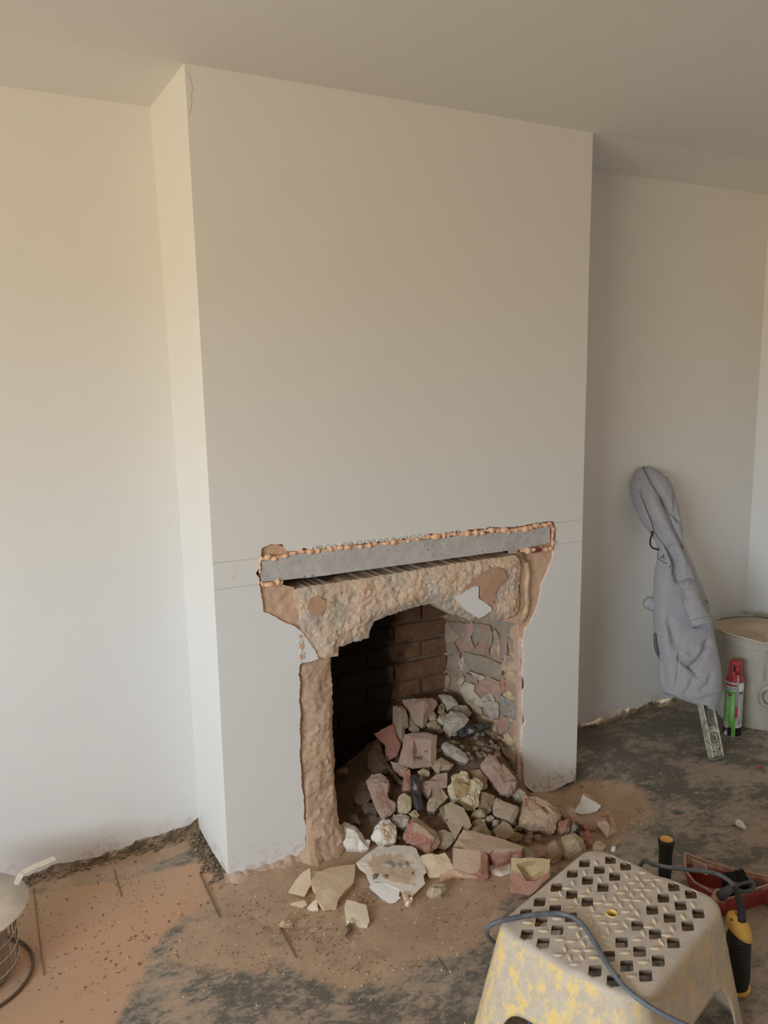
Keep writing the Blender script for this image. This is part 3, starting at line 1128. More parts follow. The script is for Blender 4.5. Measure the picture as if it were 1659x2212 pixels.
foam(Z1((100, 247), (200, 238), (300, 212), (420, 204), (640, 180), (800, 160), (940, 140)), 0.0055, 0.0095, 1)
foam(Z1((940, 140), (1040, 128), (1160, 118), (1260, 105), (1330, 108), (1420, 95), (1545, 74)), 0.0065, 0.0135, 2)
foam(Z1((1548, 78), (1556, 110), (1552, 150), (1556, 185)), 0.005, 0.008, 3)
foam(Z1((1392, 206), (1440, 204), (1500, 202), (1550, 196)), 0.008, 0.013, 4)
foam(Z1((102, 375), (140, 376), (180, 368), (208, 366)), 0.008, 0.012, 5)
foam(Z1((98, 250), (96, 285), (98, 312)), 0.004, 0.007, 6)
bm = bmesh.new()
add_box(bm, (-0.018, -0.01, -0.007), (0.018, 0.012, 0.007), Matrix.Translation(on_y(*Z1((1472, 202))[0], 0)) @ Matrix.Rotation(-0.05, 4, 'Y'))
o = obj('packing_piece', bm, plain('dark_red_plastic', ph(110, 40, 40), 0.4), lint)
o['label'] = 'dark red plastic packing piece under lintel end'

# ---- strip of bare backing above and behind the lintel
bk = yq(Z1((95, 190), (150, 165), (230, 195), (640, 150), (1060, 95), (1570, 45), (1585, 230), (1400, 230), (1400, 140), (640, 220), (230, 270), (95, 400)))
struct(slab('wall_backing', [Vector((x, 0.011, z)) for x, z in bk], Vector((0, -1, 0)), 0.02, [MAT['backing'], MAT['backing']], None, 0.012, 0.003, 50))

# ---- old rough lintel (arched underside) below the new one
t = NT('rough_old_concrete')
f = t.noise(9, 6, 0.7, True)
c = t.ramp(f, [(0.34, ph(178, 142, 110, 1.75)), (0.46, ph(192, 162, 134, 1.8)), (0.60, ph(166, 152, 136, 1.75))])
fl = t.noise(70, 5, 0.75, True)
c = t.mix(t.math('MULTIPLY', t.ramp(fl, [(0.32, 1.0), (0.5, 0.0)]), 0.5), c, ph(128, 104, 84))
c = t.mix(t.ramp(t.noise(120, 3, 0.7, True), [(0.64, 0.0), (0.7, 0.7)]), c, ph(208, 190, 168))
c = t.mix(t.math('MULTIPLY', t.attr('tone'), 0.75), c, t.ramp(t.noise(60, 4, 0.7, True), [(0.35, ph(128, 120, 108)), (0.65, ph(160, 150, 136))]))
t.color(c)
t.bump(t.noise(90, 6, 0.75, True), 0.8, 0.006)
oldc = t.set(0.95, 0, 0.15)
op = yq(Z1((270, 403), (300, 390), (470, 366), (700, 331), (900, 297), (1100, 266), (1370, 229), (1388, 246), (1395, 300), (1385, 400), (1392, 480), (1370, 530), (1320, 545), (1250, 548), (1180, 548), (1130, 552), (1070, 525), (1025, 515), (1005, 485), (955, 470), (900, 480), (860, 490), (790, 512), (720, 535), (665, 562), (650, 595), (640, 640), (600, 655), (560, 662), (490, 685), (485, 735), (430, 742), (395, 738), (375, 690), (340, 640), (300, 600), (287, 520), (275, 440)))
arch_low = [(x, z) for x, z in op[13:31]]


def old_height(w, d):
    h = 0.010 + 0.012 * min(1.0, d / 0.03)
    k = min(1, 0.35 + d / 0.012)
    h += k * (0.006 * fnoise(w, 17, 3) - 0.010 * abs(noise.noise(w * 48)) - 0.005 * abs(noise.noise(w * 105)) + 0.0025 * noise.noise(w * 210) + 0.004)
    return h


old = slab('old_lintel', [Vector((x, 0.012, z)) for x, z in resample(op + [op[0]], 0.008, 0.0025, 9)[:-1]], Vector((0, -1, 0)), 0.088, [oldc, oldc], None, 0.0055, 0.0, 62, height=old_height, rim=0.5, back=1.0,
           tone=lambda w: 1.0 - sstep(0.0, 0.055, poly_dist(arch_low, w.x, w.z, False)) if w.x > 0.42 else 0.25)
tag(old, 'rough hacked old concrete band with arched broken underside, below the grey lintel', 'masonry')
# white paint still on it, and smooth render patches
fl_ = yq(Z1((1048, 433), (1090, 415), (1148, 378), (1172, 376), (1170, 440), (1195, 452), (1215, 470), (1236, 485), (1236, 500), (1205, 522), (1172, 538), (1100, 490)))
o = slab('paint_flake', [Vector((x, -0.016, z)) for x, z in resample(fl_ + [fl_[0]], 0.01, 0.001, 3)[:-1]], Vector((0, -1, 0)), 0.014, [MAT['paint'], MAT['plaster_edge']], old, edge_mat=1)
o['label'] = 'patch of smooth white painted plaster left on the rough concrete'
rend = grain('smooth_tan_render', ph(180, 140, 108, 1.3), ph(168, 128, 98, 1.3), 30, 0.95, 0.35, 130, 0.002)
for k, pl_ in enumerate((((335, 440), (375, 425), (410, 450), (412, 490), (385, 525), (345, 520), (322, 490)), ((1085, 400), (1180, 320), (1240, 285), (1290, 290), (1312, 340), (1270, 380), (1245, 430), (1238, 470), (1195, 452), (1182, 430), (1178, 376), (1148, 376)))):
    o = slab('render_patch', [Vector((x, -0.0165 - 0.003 * k, z)) for x, z in resample((lambda q: q + [q[0]])(yq(Z1(*pl_))), 0.008, 0.0015, k)[:-1]], Vector((0, -1, 0)), 0.016, [rend, rend], old, 0.012, 0.0012, 40)
    o['label'] = 'smooth tan patch of render'

# ---- bare brickwork left and right of the old lintel
lb_ = yq(Z1((95, 390), (205, 375), (268, 392), (275, 440), (287, 520), (296, 603), (270, 588), (215, 563), (160, 533), (108, 510), (110, 440)))
o = slab('wall_bare_left', [Vector((x, 0.008, z)) for x, z in resample(lb_ + [lb_[0]], 0.008, 0.001, 10)[:-1]], Vector((0, -1, 0)), 0.03, [MAT['backing'], MAT['backing']], None, 0.008, 0.006, 40, rim=0.6)
struct(o)
rb_ = yq(Z1((1385, 225), (1410, 212), (1560, 205), (1557, 240), (1530, 310), (1502, 370), (1490, 440), (1470, 510), (1440, 570), (1415, 607), (1412, 650), (1395, 640), (1390, 570), (1300, 560), (1380, 535), (1400, 480), (1398, 300)))
o = slab('wall_bare_right', [Vector((x, 0.010, z)) for x, z in resample(rb_ + [rb_[0]], 0.008, 0.001, 11)[:-1]], Vector((0, -1, 0)), 0.03, [MAT['backing'], MAT['backing']], None, 0.008, 0.005, 40, rim=0.6)
struct(o)
my = grain('yellow_mortar_fillet', ph(172, 148, 110), ph(150, 126, 92), 40, 0.95, 0.6, 120, 0.004, ph(190, 160, 124), 20)
bm = bmesh.new()
path = smooth_path([on_y(u, v, 0.004) for u, v in Z1((1420, 262), (1428, 330), (1422, 400), (1425, 470), (1412, 525), (1395, 560))], 8)
add_tube(bm, path, [0.011 * (0.85 + 0.35 * noise.noise(p * 30)) for p in path], 10)
for v in bm.verts:
    v.co += Vector((0.003, 0.003, 0)) * fnoise(v.co, 60, 3)
obj('mortar_fillet', bm, my, o, True)
bm = bmesh.new()
path = smooth_path([on_y(u, v, 0.0) for u, v in Z1((1380, 212), (1400, 232), (1412, 262))], 5)
add_tube(bm, path, [0.008 * (0.8 + 0.4 * noise.noise(p * 50)) for p in path], 8)
obj('mortar_fillet', bm, MAT['mortar'], o, True)

# ---- left jamb: a rough pier of clay-daubed brick
jp = yq(Z2((128, 152), (240, 130), (395, 98), (432, 100), (434, 250), (448, 360), (446, 470), (452, 560), (446, 760), (468, 1060), (462, 1170), (470, 1330), (488, 1440), (486, 1640), (508, 1700), (505, 1790), (540, 1870), (640, 1920), (700, 1960), (640, 2010), (480, 2080), (250, 2105), (110, 2108), (102, 2060), (122, 1935), (172, 1880), (182, 1700), (162, 1600), (160, 1400), (138, 1150), (122, 1000), (130, 780), (132, 620), (118, 500), (126, 330), (112, 250)))
t = NT('clay_daubed_brick')
f = t.noise(14, 6, 0.7, True)
c = t.ramp(f, [(0.3, ph(146, 114, 88, 1.7)), (0.5, ph(166, 134, 106, 1.7)), (0.7, ph(160, 136, 110, 1.7))])
c = t.mix(t.ramp(t.noise(26, 5, 0.7, True), [(0.56, 0.0), (0.68, 0.8)]), c, ph(190, 162, 138, 1.6))
c = t.mix(t.math('MULTIPLY', t.ramp(t.noise(90, 4, 0.7, True), [(0.3, 1.0), (0.45, 0.0)]), 0.5), c, ph(100, 76, 58))
t.color(c)
t.bump(t.noise(70, 6, 0.75, True), 0.7, 0.006)
clay = t.set(0.95, 0, 0.12)


def jamb_h(w, d):
    h = 0.016 * (1 - math.exp(-d / 0.03)) + (0.009 * fnoise(w, 13, 3) + (0.4 + 0.6 * sstep(0.62, 0.3, w.z)) * (0.006 - 0.011 * abs(noise.noise(w * 42)) - 0.004 * abs(noise.noise(w * 95)))) * min(1, d / 0.015)
    foot = sstep(0.16, 0.0, w.z)
    return h - 0.004 + foot * (0.05 + 0.02 * fnoise(w, 20, 3))


jb = slab('jamb_pier', [Vector((x, 0.012, z)) for x, z in resample(jp + [jp[0]], 0.009, 0.002, 12)[:-1]], Vector((0, -1, 0)), 0.2, [clay, clay], None, 0.006, 0.003, 90, height=jamb_h, rim=0.4, back=0.97)
tag(jb, 'rough brown clay-daubed brick pier at the left side of the fireplace opening', 'pier')


# ================================================================== the rubble heap
APEX = Vector((0.97, 0.34))


def heap_z(x, y):
    d = math.hypot(x - APEX.x, (y - APEX.y))
    h = 0.335 - 0.50 * d - 1.3 * max(0.0, x - 1.10) * sstep(-0.32, -0.12, y)
    if x < 0.5:
        h = min(h, 0.12 - 0.3 * (0.5 - x))
    return h + floor_z(x, y) * 0.5


def heap_n(x, y):
    dx, dy = x - APEX.x, y - APEX.y
    d = math.hypot(dx, dy) + 1e-6
    if heap_z(x, y) <= 0.004:
        return Vector((0, 0, 1))
    return Vector((0.50 * dx / d, 0.50 * dy / d, 1)).normalized()


def hit_heap(u, v):
    """where the sight line through (u, v) meets the heap or the floor"""
    d = ray(u, v)
    t = 1.6
    while t < 5:
        p = CAM + d * t
        if p.z <= max(heap_z(p.x, p.y), floor_z(p.x, p.y)):
            break
        t += 0.004
    return p


# dust and fine grit that fills the heap
bm = bmesh.new()
g = []
nx, ny = 110, 84
for i in range(nx + 1):
    col = []
    for k in range(ny + 1):
        x, y = 0.36 + 1.05 * i / nx, -0.44 + 0.80 * k / ny
        w = Vector((x, y, 0))
        z = heap_z(x, y) - 0.042
        e_ = 0.012 * fnoise(w, 14, 4) + 0.006 * fnoise(w, 60, 3)
        z = z + e_ * sstep(-0.02, 0.06, z)
        if y > FB_Y - 0.01 or (y > 0.0 and x > 1.14 - 0.33 * y):
            z = min(z, heap_z(x, y) - 0.03)
        col.append(bm.verts.new((x, y, max(z, floor_z(x, y) - 0.02))))
    g.append(col)
for p, q in zip(g, g[1:]):
    for k in range(ny):
        vs_ = (p[k], q[k], q[k + 1], p[k + 1])
        if max(v.co.z for v in vs_) > -0.018 and not (any(v.co.y > -0.005 and v.co.x > 1.147 - 0.338 * max(0, v.co.y - 0.02) for v in vs_)):
            bm.faces.new(vs_)
bmesh.ops.delete(bm, geom=[v for v in bm.verts if not v.link_faces], context='VERTS')
o = obj('brick_dust', bm, grain('heaped_brick_dust', ph(120, 98, 76), ph(98, 78, 60), 50, 0.95, 0.9, 140, 0.005, ph(138, 114, 90), 9), smooth=True)
tag(o, 'brown dust and fine grit filling the rubble heap inside the fireplace', 'dust', kind='stuff')


def piece(name, label, cat, mat, pts, inner=(), thick=5.0, lift=0.6, amp=0.003, sub=4, up=0.5, group=None, at=None, nrm=None, edges=(), seed=None, ncell=40):
    """a broken lump: outline and inner points (u, v, rise in cm, tone) seen from the front, a hidden back in the heap"""
    allp = [tuple(p) + (0.0, 0.0)[len(p) - 2:] if len(p) < 4 else tuple(p) for p in list(pts) + list(inner)]
    nb = len(pts)
    cu = sum(p[0] for p in allp[:nb]) / nb
    cv = sum(p[1] for p in allp[:nb]) / nb
    vmax = max(p[1] for p in allp[:nb])
    a = at if at is not None else hit_heap(cu, cv)
    if at is None:
        ub = [p[0] for p in allp[:nb] if p[1] > vmax - 0.2 * (vmax - cv)]
        f_ = 0.55 if a.z > 0.03 else 1.0
        if nrm is None:
            a = hit_heap(cu + (sum(ub) / len(ub) - cu) * f_, cv + (vmax - cv) * f_)
    if nrm is None:
        tc = (CAM - a).normalized()
        n = (heap_n(a.x, a.y) * up + tc * (1 - up)).normalized()
    else:
        n = Vector(nrm).normalized()
    a = a + n * (lift / 100)
    x, y, n = plane_axes(n)
    w = []
    for u, v, d, tn in allp:
        w.append((on_plane(u, v, a + n * (d / 100), n), tn))
    p2 = [Vector(((p - a).dot(x), (p - a).dot(y))) for p, _ in w]
    ed = [(i, j) for i, j in edges]
    v2, _, f2, ov, _, _ = delaunay_2d_cdt(p2, ed, [list(range(nb))], 1, 1e-6)
    bm = bmesh.new()
    tl = bm.verts.layers.float.new('tone')
    bv = []
    for i, q in enumerate(v2):
        if ov[i]:
            pw, tn = w[ov[i][0]]
        else:
            pw, tn = a + x * q.x + y * q.y, 0.0
        b_ = bm.verts.new(pw)
        b_[tl] = tn
        bv.append(b_)
    for f in f2:
        try:
            fc = bm.faces.new([bv[i] for i in f])
            fc.normal_update()
            if fc.normal.dot(n) < 0:
                fc.normal_flip()
        except ValueError:
            pass
    # sides and back
    cen = sum((p for p, _ in w[:nb]), Vector()) / nb
    bnd = [e for e in bm.edges if len(e.link_faces) == 1]
    ret = bmesh.ops.extrude_edge_only(bm, edges=bnd)
    for q in [g_ for g_ in ret['geom'] if isinstance(g_, bmesh.types.BMVert)]:
        q.co = cen + (q.co - cen) * 0.9 - n * (thick / 100)
    ne = [g_ for g_ in ret['geom'] if isinstance(g_, bmesh.types.BMEdge) and len(g_.link_faces) == 1]
    bmesh.ops.holes_fill(bm, edges=ne, sides=0)
    bmesh.ops.triangulate(bm, faces=[f for f in bm.faces if len(f.verts) > 3])
    bmesh.ops.recalc_face_normals(bm, faces=bm.faces)
    if sub:
        bmesh.ops.subdivide_edges(bm, edges=bm.edges, cuts=sub, use_grid_fill=True)
        bm.normal_update()
        sd = seed if seed is not None else len(bpy.data.objects)
        mv = [(v, v.normal.copy()) for v in bm.verts]
        for v, nn in mv:
            q = v.co + Vector((sd * 1.7, 0, 0))
            v.co = v.co + nn * (amp * (1.1 * fnoise(q, ncell, 3) + 0.7 * fnoise(q, 120, 3))) * (1 + 0.9 * v[tl])
    base = Vector((a.x, a.y, a.z))
    for v in bm.verts:
        v.co -= base
    o = obj(name, bm, MAT[mat] if isinstance(mat, str) else mat, recalc=False)
    o.location = base
    auto_smooth(o, 16 if amp < 0.0024 else 9)
    bpy.context.view_layer.update()
    if label:
        tag(o, label, cat, group, 'thing')
    o['n'] = tuple(n)
    o['a'] = tuple(a)
    return o


def rises(cr, pts, default=0.0):
    return cr(*pts)


# --- inside the fireplace, from the top of the heap down
S_ = piece
S_('stone', 'pale grey angular stone at the top right of the heap, against the firebox wall', 'stone', 'grey',
   A((1135, 190), (1190, 183), (1260, 205), (1330, 260), (1335, 290), (1300, 300), (1225, 350), (1195, 290)), A((1225, 255, 1.5), (1300, 262, 1.0)), lift=1.0)
S_('pebble', 'small brown rounded stone below the pale stone at the heap top', 'stone', 'brown', A((1140, 295), (1165, 280), (1190, 283), (1203, 330), (1200, 370), (1165, 392), (1135, 360)), A((1165, 335, 1.2),), lift=0.6)
S_('stone', 'grey oblong stone at the far right of the heap top', 'stone', 'grey', A((1300, 305), (1350, 295), (1420, 300), (1470, 370), (1440, 400), (1400, 385), (1350, 355)), A((1345, 330, 1.2), (1420, 350, 1.0)), lift=0.6)
S_('stone', 'large pale faceted stone behind the black flint, heap top right', 'stone', 'grey', A((1185, 430), (1215, 385), (1270, 345), (1380, 368), (1445, 435), (1415, 480), (1360, 525), (1330, 540), (1250, 605), (1220, 580), (1185, 540)), A((1215, 470, 1.8), (1340, 410, 2.2), (1350, 450, 1.6), (1280, 520, 1.6)), lift=1.2)
S_('stone', 'small buff stone tucked right of the pale pink brick at the top', 'stone', 'buff', A((1035, 405), (1062, 365), (1090, 350), (1118, 395), (1112, 440), (1050, 448)), A((1080, 395, 1.2),), lift=0.5)
S_('stone', 'small tan stone in the middle of the heap top', 'stone', 'yellow', A((1115, 440), (1140, 405), (1180, 390), (1218, 410), (1210, 470), (1180, 495), (1140, 480)), A((1170, 435, 1.4),), lift=0.8)
S_('stone', 'buff wedge-shaped stone below the pink-edged brick at the top', 'stone', 'buff', A((1020, 470), (1060, 450), (1110, 450), (1165, 520), (1170, 555), (1130, 545), (1090, 530), (1020, 500)), A((1040, 480, 0.8), (1120, 495, 1.2)), lift=0.6)
S_('broken_brick', 'pale brick with a pink broken right edge, standing topmost on the heap', 'brick', 'pink',
   A((772, 238), (880, 226), (930, 228), (1005, 220, 0, .4), (1060, 222, -1, 1), (1110, 240, -2, 1), (1130, 290, -2, 1), (1090, 350, -2, 1), (1060, 390, -1.5, 1), (1000, 527, 0, .6), (960, 520), (900, 470), (850, 370), (805, 310)),
   A((995, 240, 1.8, .5), (990, 350, 1.8, .5), (985, 500, 1.0, .5), (880, 300, 0.6), (1040, 300, .5, 1)), thick=4, lift=2.6, amp=0.002, edges=((14, 15), (15, 16)), up=0.1)
S_('stone', 'tall pale stone slab leaning upright at the left of the heap top', 'stone', 'buff',
   A((690, 300), (735, 294), (770, 297), (808, 340), (832, 400), (842, 510), (800, 520), (802, 600), (785, 650), (762, 692), (735, 640), (700, 570), (680, 440)), A((765, 320, 2), (775, 500, 2), (775, 600, 1.4), (720, 420, .8)), thick=4, lift=2.2, up=0.1, edges=((13, 14), (14, 15)))
S_('stone', 'narrow buff stone between the tall slab and the topmost brick', 'stone', 'buff', A((838, 365), (858, 372), (900, 460), (950, 530), (945, 555), (880, 560), (845, 540)), A((880, 500, 1),), thick=3, lift=0.6, up=.2)
S_('brick_tile', 'thin red brick slab with a stepped left edge, left of the lettered brick', 'brick', 'red', A((500, 580, 0, 1), (590, 528, 0, 1), (690, 475, 0, .9), (705, 560, 0, .7), (735, 640, 0, .8), (762, 692, 0, .6), (730, 795, 0, .9), (670, 830, 0, 1), (608, 860, 0, 1), (612, 770, 0, 1), (605, 690, 0, 1), (560, 640, 0, 1)), A((660, 640, .3, .9),), thick=2.5, lift=1.0, amp=.0015, up=.25)
mb = S_('frog_brick', 'broken brick with sunken frog and part of its stamped letters, upper heap', 'brick', 'pink',
        A((800, 582, 0, .6), (900, 568, 0, .3), (1000, 562), (1060, 575), (1124, 590), (1120, 720), (1112, 905), (1000, 912), (880, 925, 0, .5), (800, 900, 0, .9), (738, 870, 0, 1), (760, 790, 0, 1), (782, 700, 0, 1)),
        A((895, 618, 1.6, .5), (1078, 596, 2.0), (1068, 640, 2.0), (1062, 862, 2.0), (890, 868, 2.0, .1), (878, 770, 1.4, .8), (925, 748, -1.6, 0.1), (1078, 892, 2.0)), thick=6, lift=3.0, amp=0.0009, up=0.15,
        edges=((15, 16), (16, 19), (15, 19), (19, 18), (19, 17), (17, 16)))
S_('black_flint', 'long black flint shard with a white chip, lying right of the heap top', 'flint', 'flint',
   A((1325, 545, 0, 0), (1400, 510), (1480, 485), (1560, 470), (1655, 488), (1625, 515), (1560, 545), (1500, 570), (1420, 592), (1370, 612)), A((1380, 550, 1.4), (1475, 548, 1.6, 1), (1480, 520, 1.8), (1580, 500, 1.2)), thick=3, lift=1.2, amp=.002)
S_('stone', 'smooth whitish rounded stone right of the lettered brick', 'stone', 'grey', A((1165, 705), (1185, 675), (1220, 656), (1300, 700), (1360, 735), (1412, 780), (1440, 830), (1425, 866), (1375, 862), (1330, 850), (1260, 800), (1195, 755)), A((1215, 700, 2), (1320, 770, 2), (1395, 815, 1.2)), lift=1.6, amp=.0015)
S_('stone', 'square buff block below right of the lettered brick', 'stone', 'buff', A((1068, 890), (1110, 850), (1160, 811), (1225, 840), (1287, 876), (1262, 930), (1165, 945), (1145, 985), (1100, 940)), A((1160, 880, 1.6), (1150, 935, 1.2), (1255, 880, 1.2)), lift=1.6)
S_('stone', 'small pale cream stone just under the lettered brick', 'stone', 'cream', A((930, 952), (960, 932), (990, 921), (1050, 950), (1050, 990), (1020, 1000), (990, 1000)), A((990, 960, 1.2),), lift=1.8, thick=3)
S_('stone', 'tiny pale stone beneath the cream stone in the heap middle', 'stone', 'grey', A((940, 1005), (965, 990), (985, 1020), (975, 1050), (945, 1055)), A((962, 1022, .6),), lift=1.6, thick=2)
S_('broken_brick', 'half brick with a pink broken left face and brown right face, heap middle', 'brick', 'pink',
   A((950, 1082, 0, 1), (1000, 1050, 0, .6), (1060, 1020), (1110, 985), (1225, 960), (1228, 1040), (1225, 1110), (1165, 1140), (1065, 1190), (1030, 1222, 0, 1), (985, 1180, 0, 1)), A((1058, 1040, 2.0, .4), (1068, 1110, 2.0, .5), (1052, 1190, 1.4, .6), (1150, 1060, 1.0)), thick=5, lift=1.8, up=.3, edges=((11, 12), (12, 13)), amp=.002)
S_('broken_brick', 'upright red brick sliver behind the black rod-like flint', 'brick', 'red', A((795, 940, 0, 1), (850, 935, 0, 1), (862, 1000, 0, .8), (862, 1160, 0, .8), (775, 1142, 0, 1)), A((825, 1050, .8, .9),), lift=.8, up=.3)
S_('black_flint', 'black rod-shaped flint standing in the middle of the heap', 'flint', 'flint',
   A((850, 1002), (885, 985), (920, 987), (945, 1080), (968, 1200), (985, 1330), (960, 1342), (925, 1338), (900, 1308), (870, 1150)), A((890, 1030, 1.4, .3), (905, 1100, 1.7, 1), (925, 1220, 1.7, .1), (945, 1315, 1.2, .3)), thick=3, lift=3.4, amp=.0015, up=.2)
S_('broken_brick', 'pinkish long brick with a pale top end, left side of the heap', 'brick', 'pink',
   A((413, 1050, 0, 0), (470, 980), (560, 975), (640, 1030), (657, 1080, 0, .4), (632, 1160, 0, .8), (645, 1230, 0, 1), (722, 1270, 0, 1), (715, 1340, 0, 1), (640, 1400, 0, 1), (580, 1432), (540, 1380), (478, 1230)),
   A((490, 1085, 2.0, .3), (560, 1060, 2.2, .3), (640, 1075, 1.5, .4), (540, 1250, 1.8, .8), (590, 1340, 1.5, 1), (520, 1150, 2, .6), (600, 1385, 1, .4)), thick=5, lift=2.4, up=.3, edges=((13, 14), (14, 15), (13, 18), (18, 16)), amp=.0025)
S_('stone', 'dark brown stone in the shadow at the left of the heap', 'stone', 'dark', A((285, 1195), (320, 1120), (370, 1062), (420, 1070), (455, 1130), (482, 1200), (440, 1262), (370, 1282), (310, 1260)), A((380, 1150, 1.6),), lift=1)
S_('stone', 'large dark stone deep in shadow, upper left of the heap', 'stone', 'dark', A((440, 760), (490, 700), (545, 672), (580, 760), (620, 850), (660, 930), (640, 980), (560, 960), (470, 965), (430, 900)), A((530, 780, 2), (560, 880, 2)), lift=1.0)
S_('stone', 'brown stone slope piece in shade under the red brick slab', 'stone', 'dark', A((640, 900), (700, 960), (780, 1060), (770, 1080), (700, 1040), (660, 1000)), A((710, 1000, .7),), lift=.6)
S_('broken_brick', 'pink brick corner half hidden under the lettered brick', 'brick', 'pink', A((660, 850), (740, 875), (800, 905), (855, 935), (800, 945), (792, 1015, 0, 1), (720, 970, 0, 1), (690, 930, 0, .6)), A((750, 915, 1, .5),), lift=1)
S_('stone', 'buff shield-shaped stone left of the black rod-like flint', 'stone', 'yellow', A((725, 1290), (732, 1240), (745, 1200), (770, 1175), (802, 1170), (870, 1210), (868, 1330), (830, 1372), (765, 1376), (730, 1340)), A((795, 1280, 1),), lift=2.2, thick=4)
S_('stone', 'yellow mortar lump tucked below the shield-shaped stone', 'stone', 'yellow', A((840, 1375), (880, 1335), (915, 1325), (952, 1380), (932, 1412), (880, 1415)), A((890, 1370, 1.2),), lift=1.2)
S_('stone', 'buff wedge-shaped chunk right of the black rod-like flint', 'stone', 'buff', A((1018, 1292), (1040, 1230), (1070, 1190), (1160, 1115), (1235, 1205), (1190, 1250), (1140, 1300), (1097, 1360), (1030, 1342)), A((1120, 1220, 1.4), (1075, 1300, .8)), lift=2.0)
S_('mortar_lump', 'large rough cream and yellow mortar lump in the middle of the heap', 'rubble', 'cream',
   A((1225, 1132), (1235, 1090), (1280, 1050), (1272, 1000), (1300, 970), (1345, 965), (1380, 942), (1420, 960), (1442, 1000), (1452, 1030), (1490, 1015), (1530, 1020), (1585, 1070), (1572, 1120), (1540, 1180), (1542, 1270), (1502, 1347), (1420, 1330), (1350, 1260), (1290, 1255), (1250, 1212), (1222, 1170)),
   A((1340, 1050, 2.6, .9), (1400, 1080, 2.4, 1), (1330, 1180, 1.6, .9), (1420, 1185, 2.4, .8), (1310, 1200, 2.8), (1440, 1240, 3.0), (1500, 1090, 2.0, .2), (1460, 1060, 0.4, .6), (1500, 1180, 1.4)), thick=6, lift=2.6, amp=.006, up=.3)
S_('stone', 'brown brick wedge between the cream lump and the leaning pink brick', 'brick', 'pink', D((262, 62), (340, 50), (370, 90), (410, 120), (402, 200), (350, 235), (330, 230), (290, 150)), D((345, 140, .8, .3),), lift=.8)
S_('stone', 'brown flat stone right of the large cream mortar lump', 'stone', 'brown', D((325, 395), (345, 300), (352, 232), (472, 272), (460, 340), (440, 402), (397, 432)), D((400, 330, 1),), lift=.9)
S_('stone', 'large flat buff brick slanting down to the front of the heap, middle', 'brick', 'buff',
   A((1145, 1322), (1200, 1288, .8), (1257, 1255, 1.2), (1385, 1310, 2), (1440, 1405, 2), (1470, 1490, 2), (1440, 1522, 2), (1380, 1490, 2), (1345, 1560, 2), (1310, 1622, 1), (1285, 1590), (1225, 1470)), A((1165, 1330, 2), (1215, 1430, 2.2), (1320, 1570, 2), (1330, 1400, 2.1)), thick=5, lift=2.2, edges=((12, 13), (13, 14)), amp=.0015)
S_('broken_brick', 'red broken brick with a buff mortared top, front centre of the heap', 'brick', 'red',
   A((788, 1612, 0, 1), (822, 1520, 0, 1), (860, 1430, 0, .9), (888, 1400, 0, .2), (930, 1418), (1030, 1480), (1115, 1550), (1152, 1612), (1142, 1672, 0, .3), (1110, 1725, 0, .8), (1080, 1772, 0, 1), (1010, 1765, 0, 1), (900, 1700, 0, 1), (830, 1665, 0, 1)),
   A((890, 1450, 3.0, .6), (905, 1520, 3.2, .3), (920, 1590, 3.0, .8), (1080, 1600, 3.0, .3), (1050, 1660, 2.5, 1), (1095, 1610, 2.8, .2), (1000, 1520, 3.2, 0), (870, 1620, 1.8, 1)), thick=5, lift=2.6, up=.3, amp=.0025)
S_('stone', 'whitish angular stone beside the clay pier, front left of the heap', 'stone', 'plaster',
   A((163, 1482), (200, 1460), (310, 1490), (350, 1535), (392, 1582), (402, 1640), (460, 1632), (450, 1690), (440, 1722), (370, 1742), (330, 1722), (230, 1722), (200, 1690), (163, 1640)),
   A((200, 1500, 1.8, .1), (310, 1540, 2.6, .1), (350, 1620, 2.4, .2), (300, 1650, 2.4, .4), (240, 1640, 2.4, .4), (405, 1690, 1.2, .3)), thick=5, lift=2.0, amp=.003)
S_('stone', 'pale stone with a bright white facet, front left behind the big slab', 'stone', 'plaster',
   A((468, 1612), (500, 1522), (530, 1470), (570, 1430), (650, 1430), (718, 1490), (716, 1650), (640, 1712), (590, 1692), (530, 1662)), A((510, 1535, 2.0, 0), (560, 1560, 2.6, .4), (620, 1600, 2.6, .9), (540, 1640, 2.0, 0), (590, 1500, 2.2, .9), (660, 1500, 2, 1), (610, 1680, 1.6, .5)), thick=5, lift=2.6, amp=.003)
S_('stone', 'brown half-round stone with a chipped rim, left of the red front brick', 'stone', 'grey', A((668, 1420), (690, 1372), (770, 1380), (852, 1402), (845, 1490), (785, 1512), (740, 1500), (700, 1470)), A((690, 1420, 1.4), (840, 1430, 1.4), (765, 1400, .4, .8)), lift=1.6, thick=4)
S_('stone', 'flat buff stone right of the red front brick', 'stone', 'buff', A((1110, 1572), (1150, 1540), (1200, 1530), (1290, 1570), (1280, 1660), (1240, 1710), (1200, 1732), (1140, 1702)), A((1200, 1620, .8),), lift=.8)
S_('brick_slab', 'flat tan slab lying in front of the red front brick', 'slab', 'tan', A((960, 1792), (1020, 1775), (1090, 1770), (1130, 1782), (1200, 1760), (1252, 1822), (1280, 1890), (1300, 1952), (1150, 2000), (1040, 2012), (1000, 1900)), A((1120, 1870, .5, .2),), thick=2.5, lift=1.4, amp=.0015)
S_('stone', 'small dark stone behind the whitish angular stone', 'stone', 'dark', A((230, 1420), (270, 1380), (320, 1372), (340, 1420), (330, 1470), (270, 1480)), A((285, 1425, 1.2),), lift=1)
S_('stone', 'dark cracked mortar piece at the left inside the opening', 'stone', 'dark', A((370, 1300), (420, 1260), (490, 1260), (540, 1320), (520, 1380), (460, 1350), (400, 1370)), A((450, 1310, .8),), lift=.8)
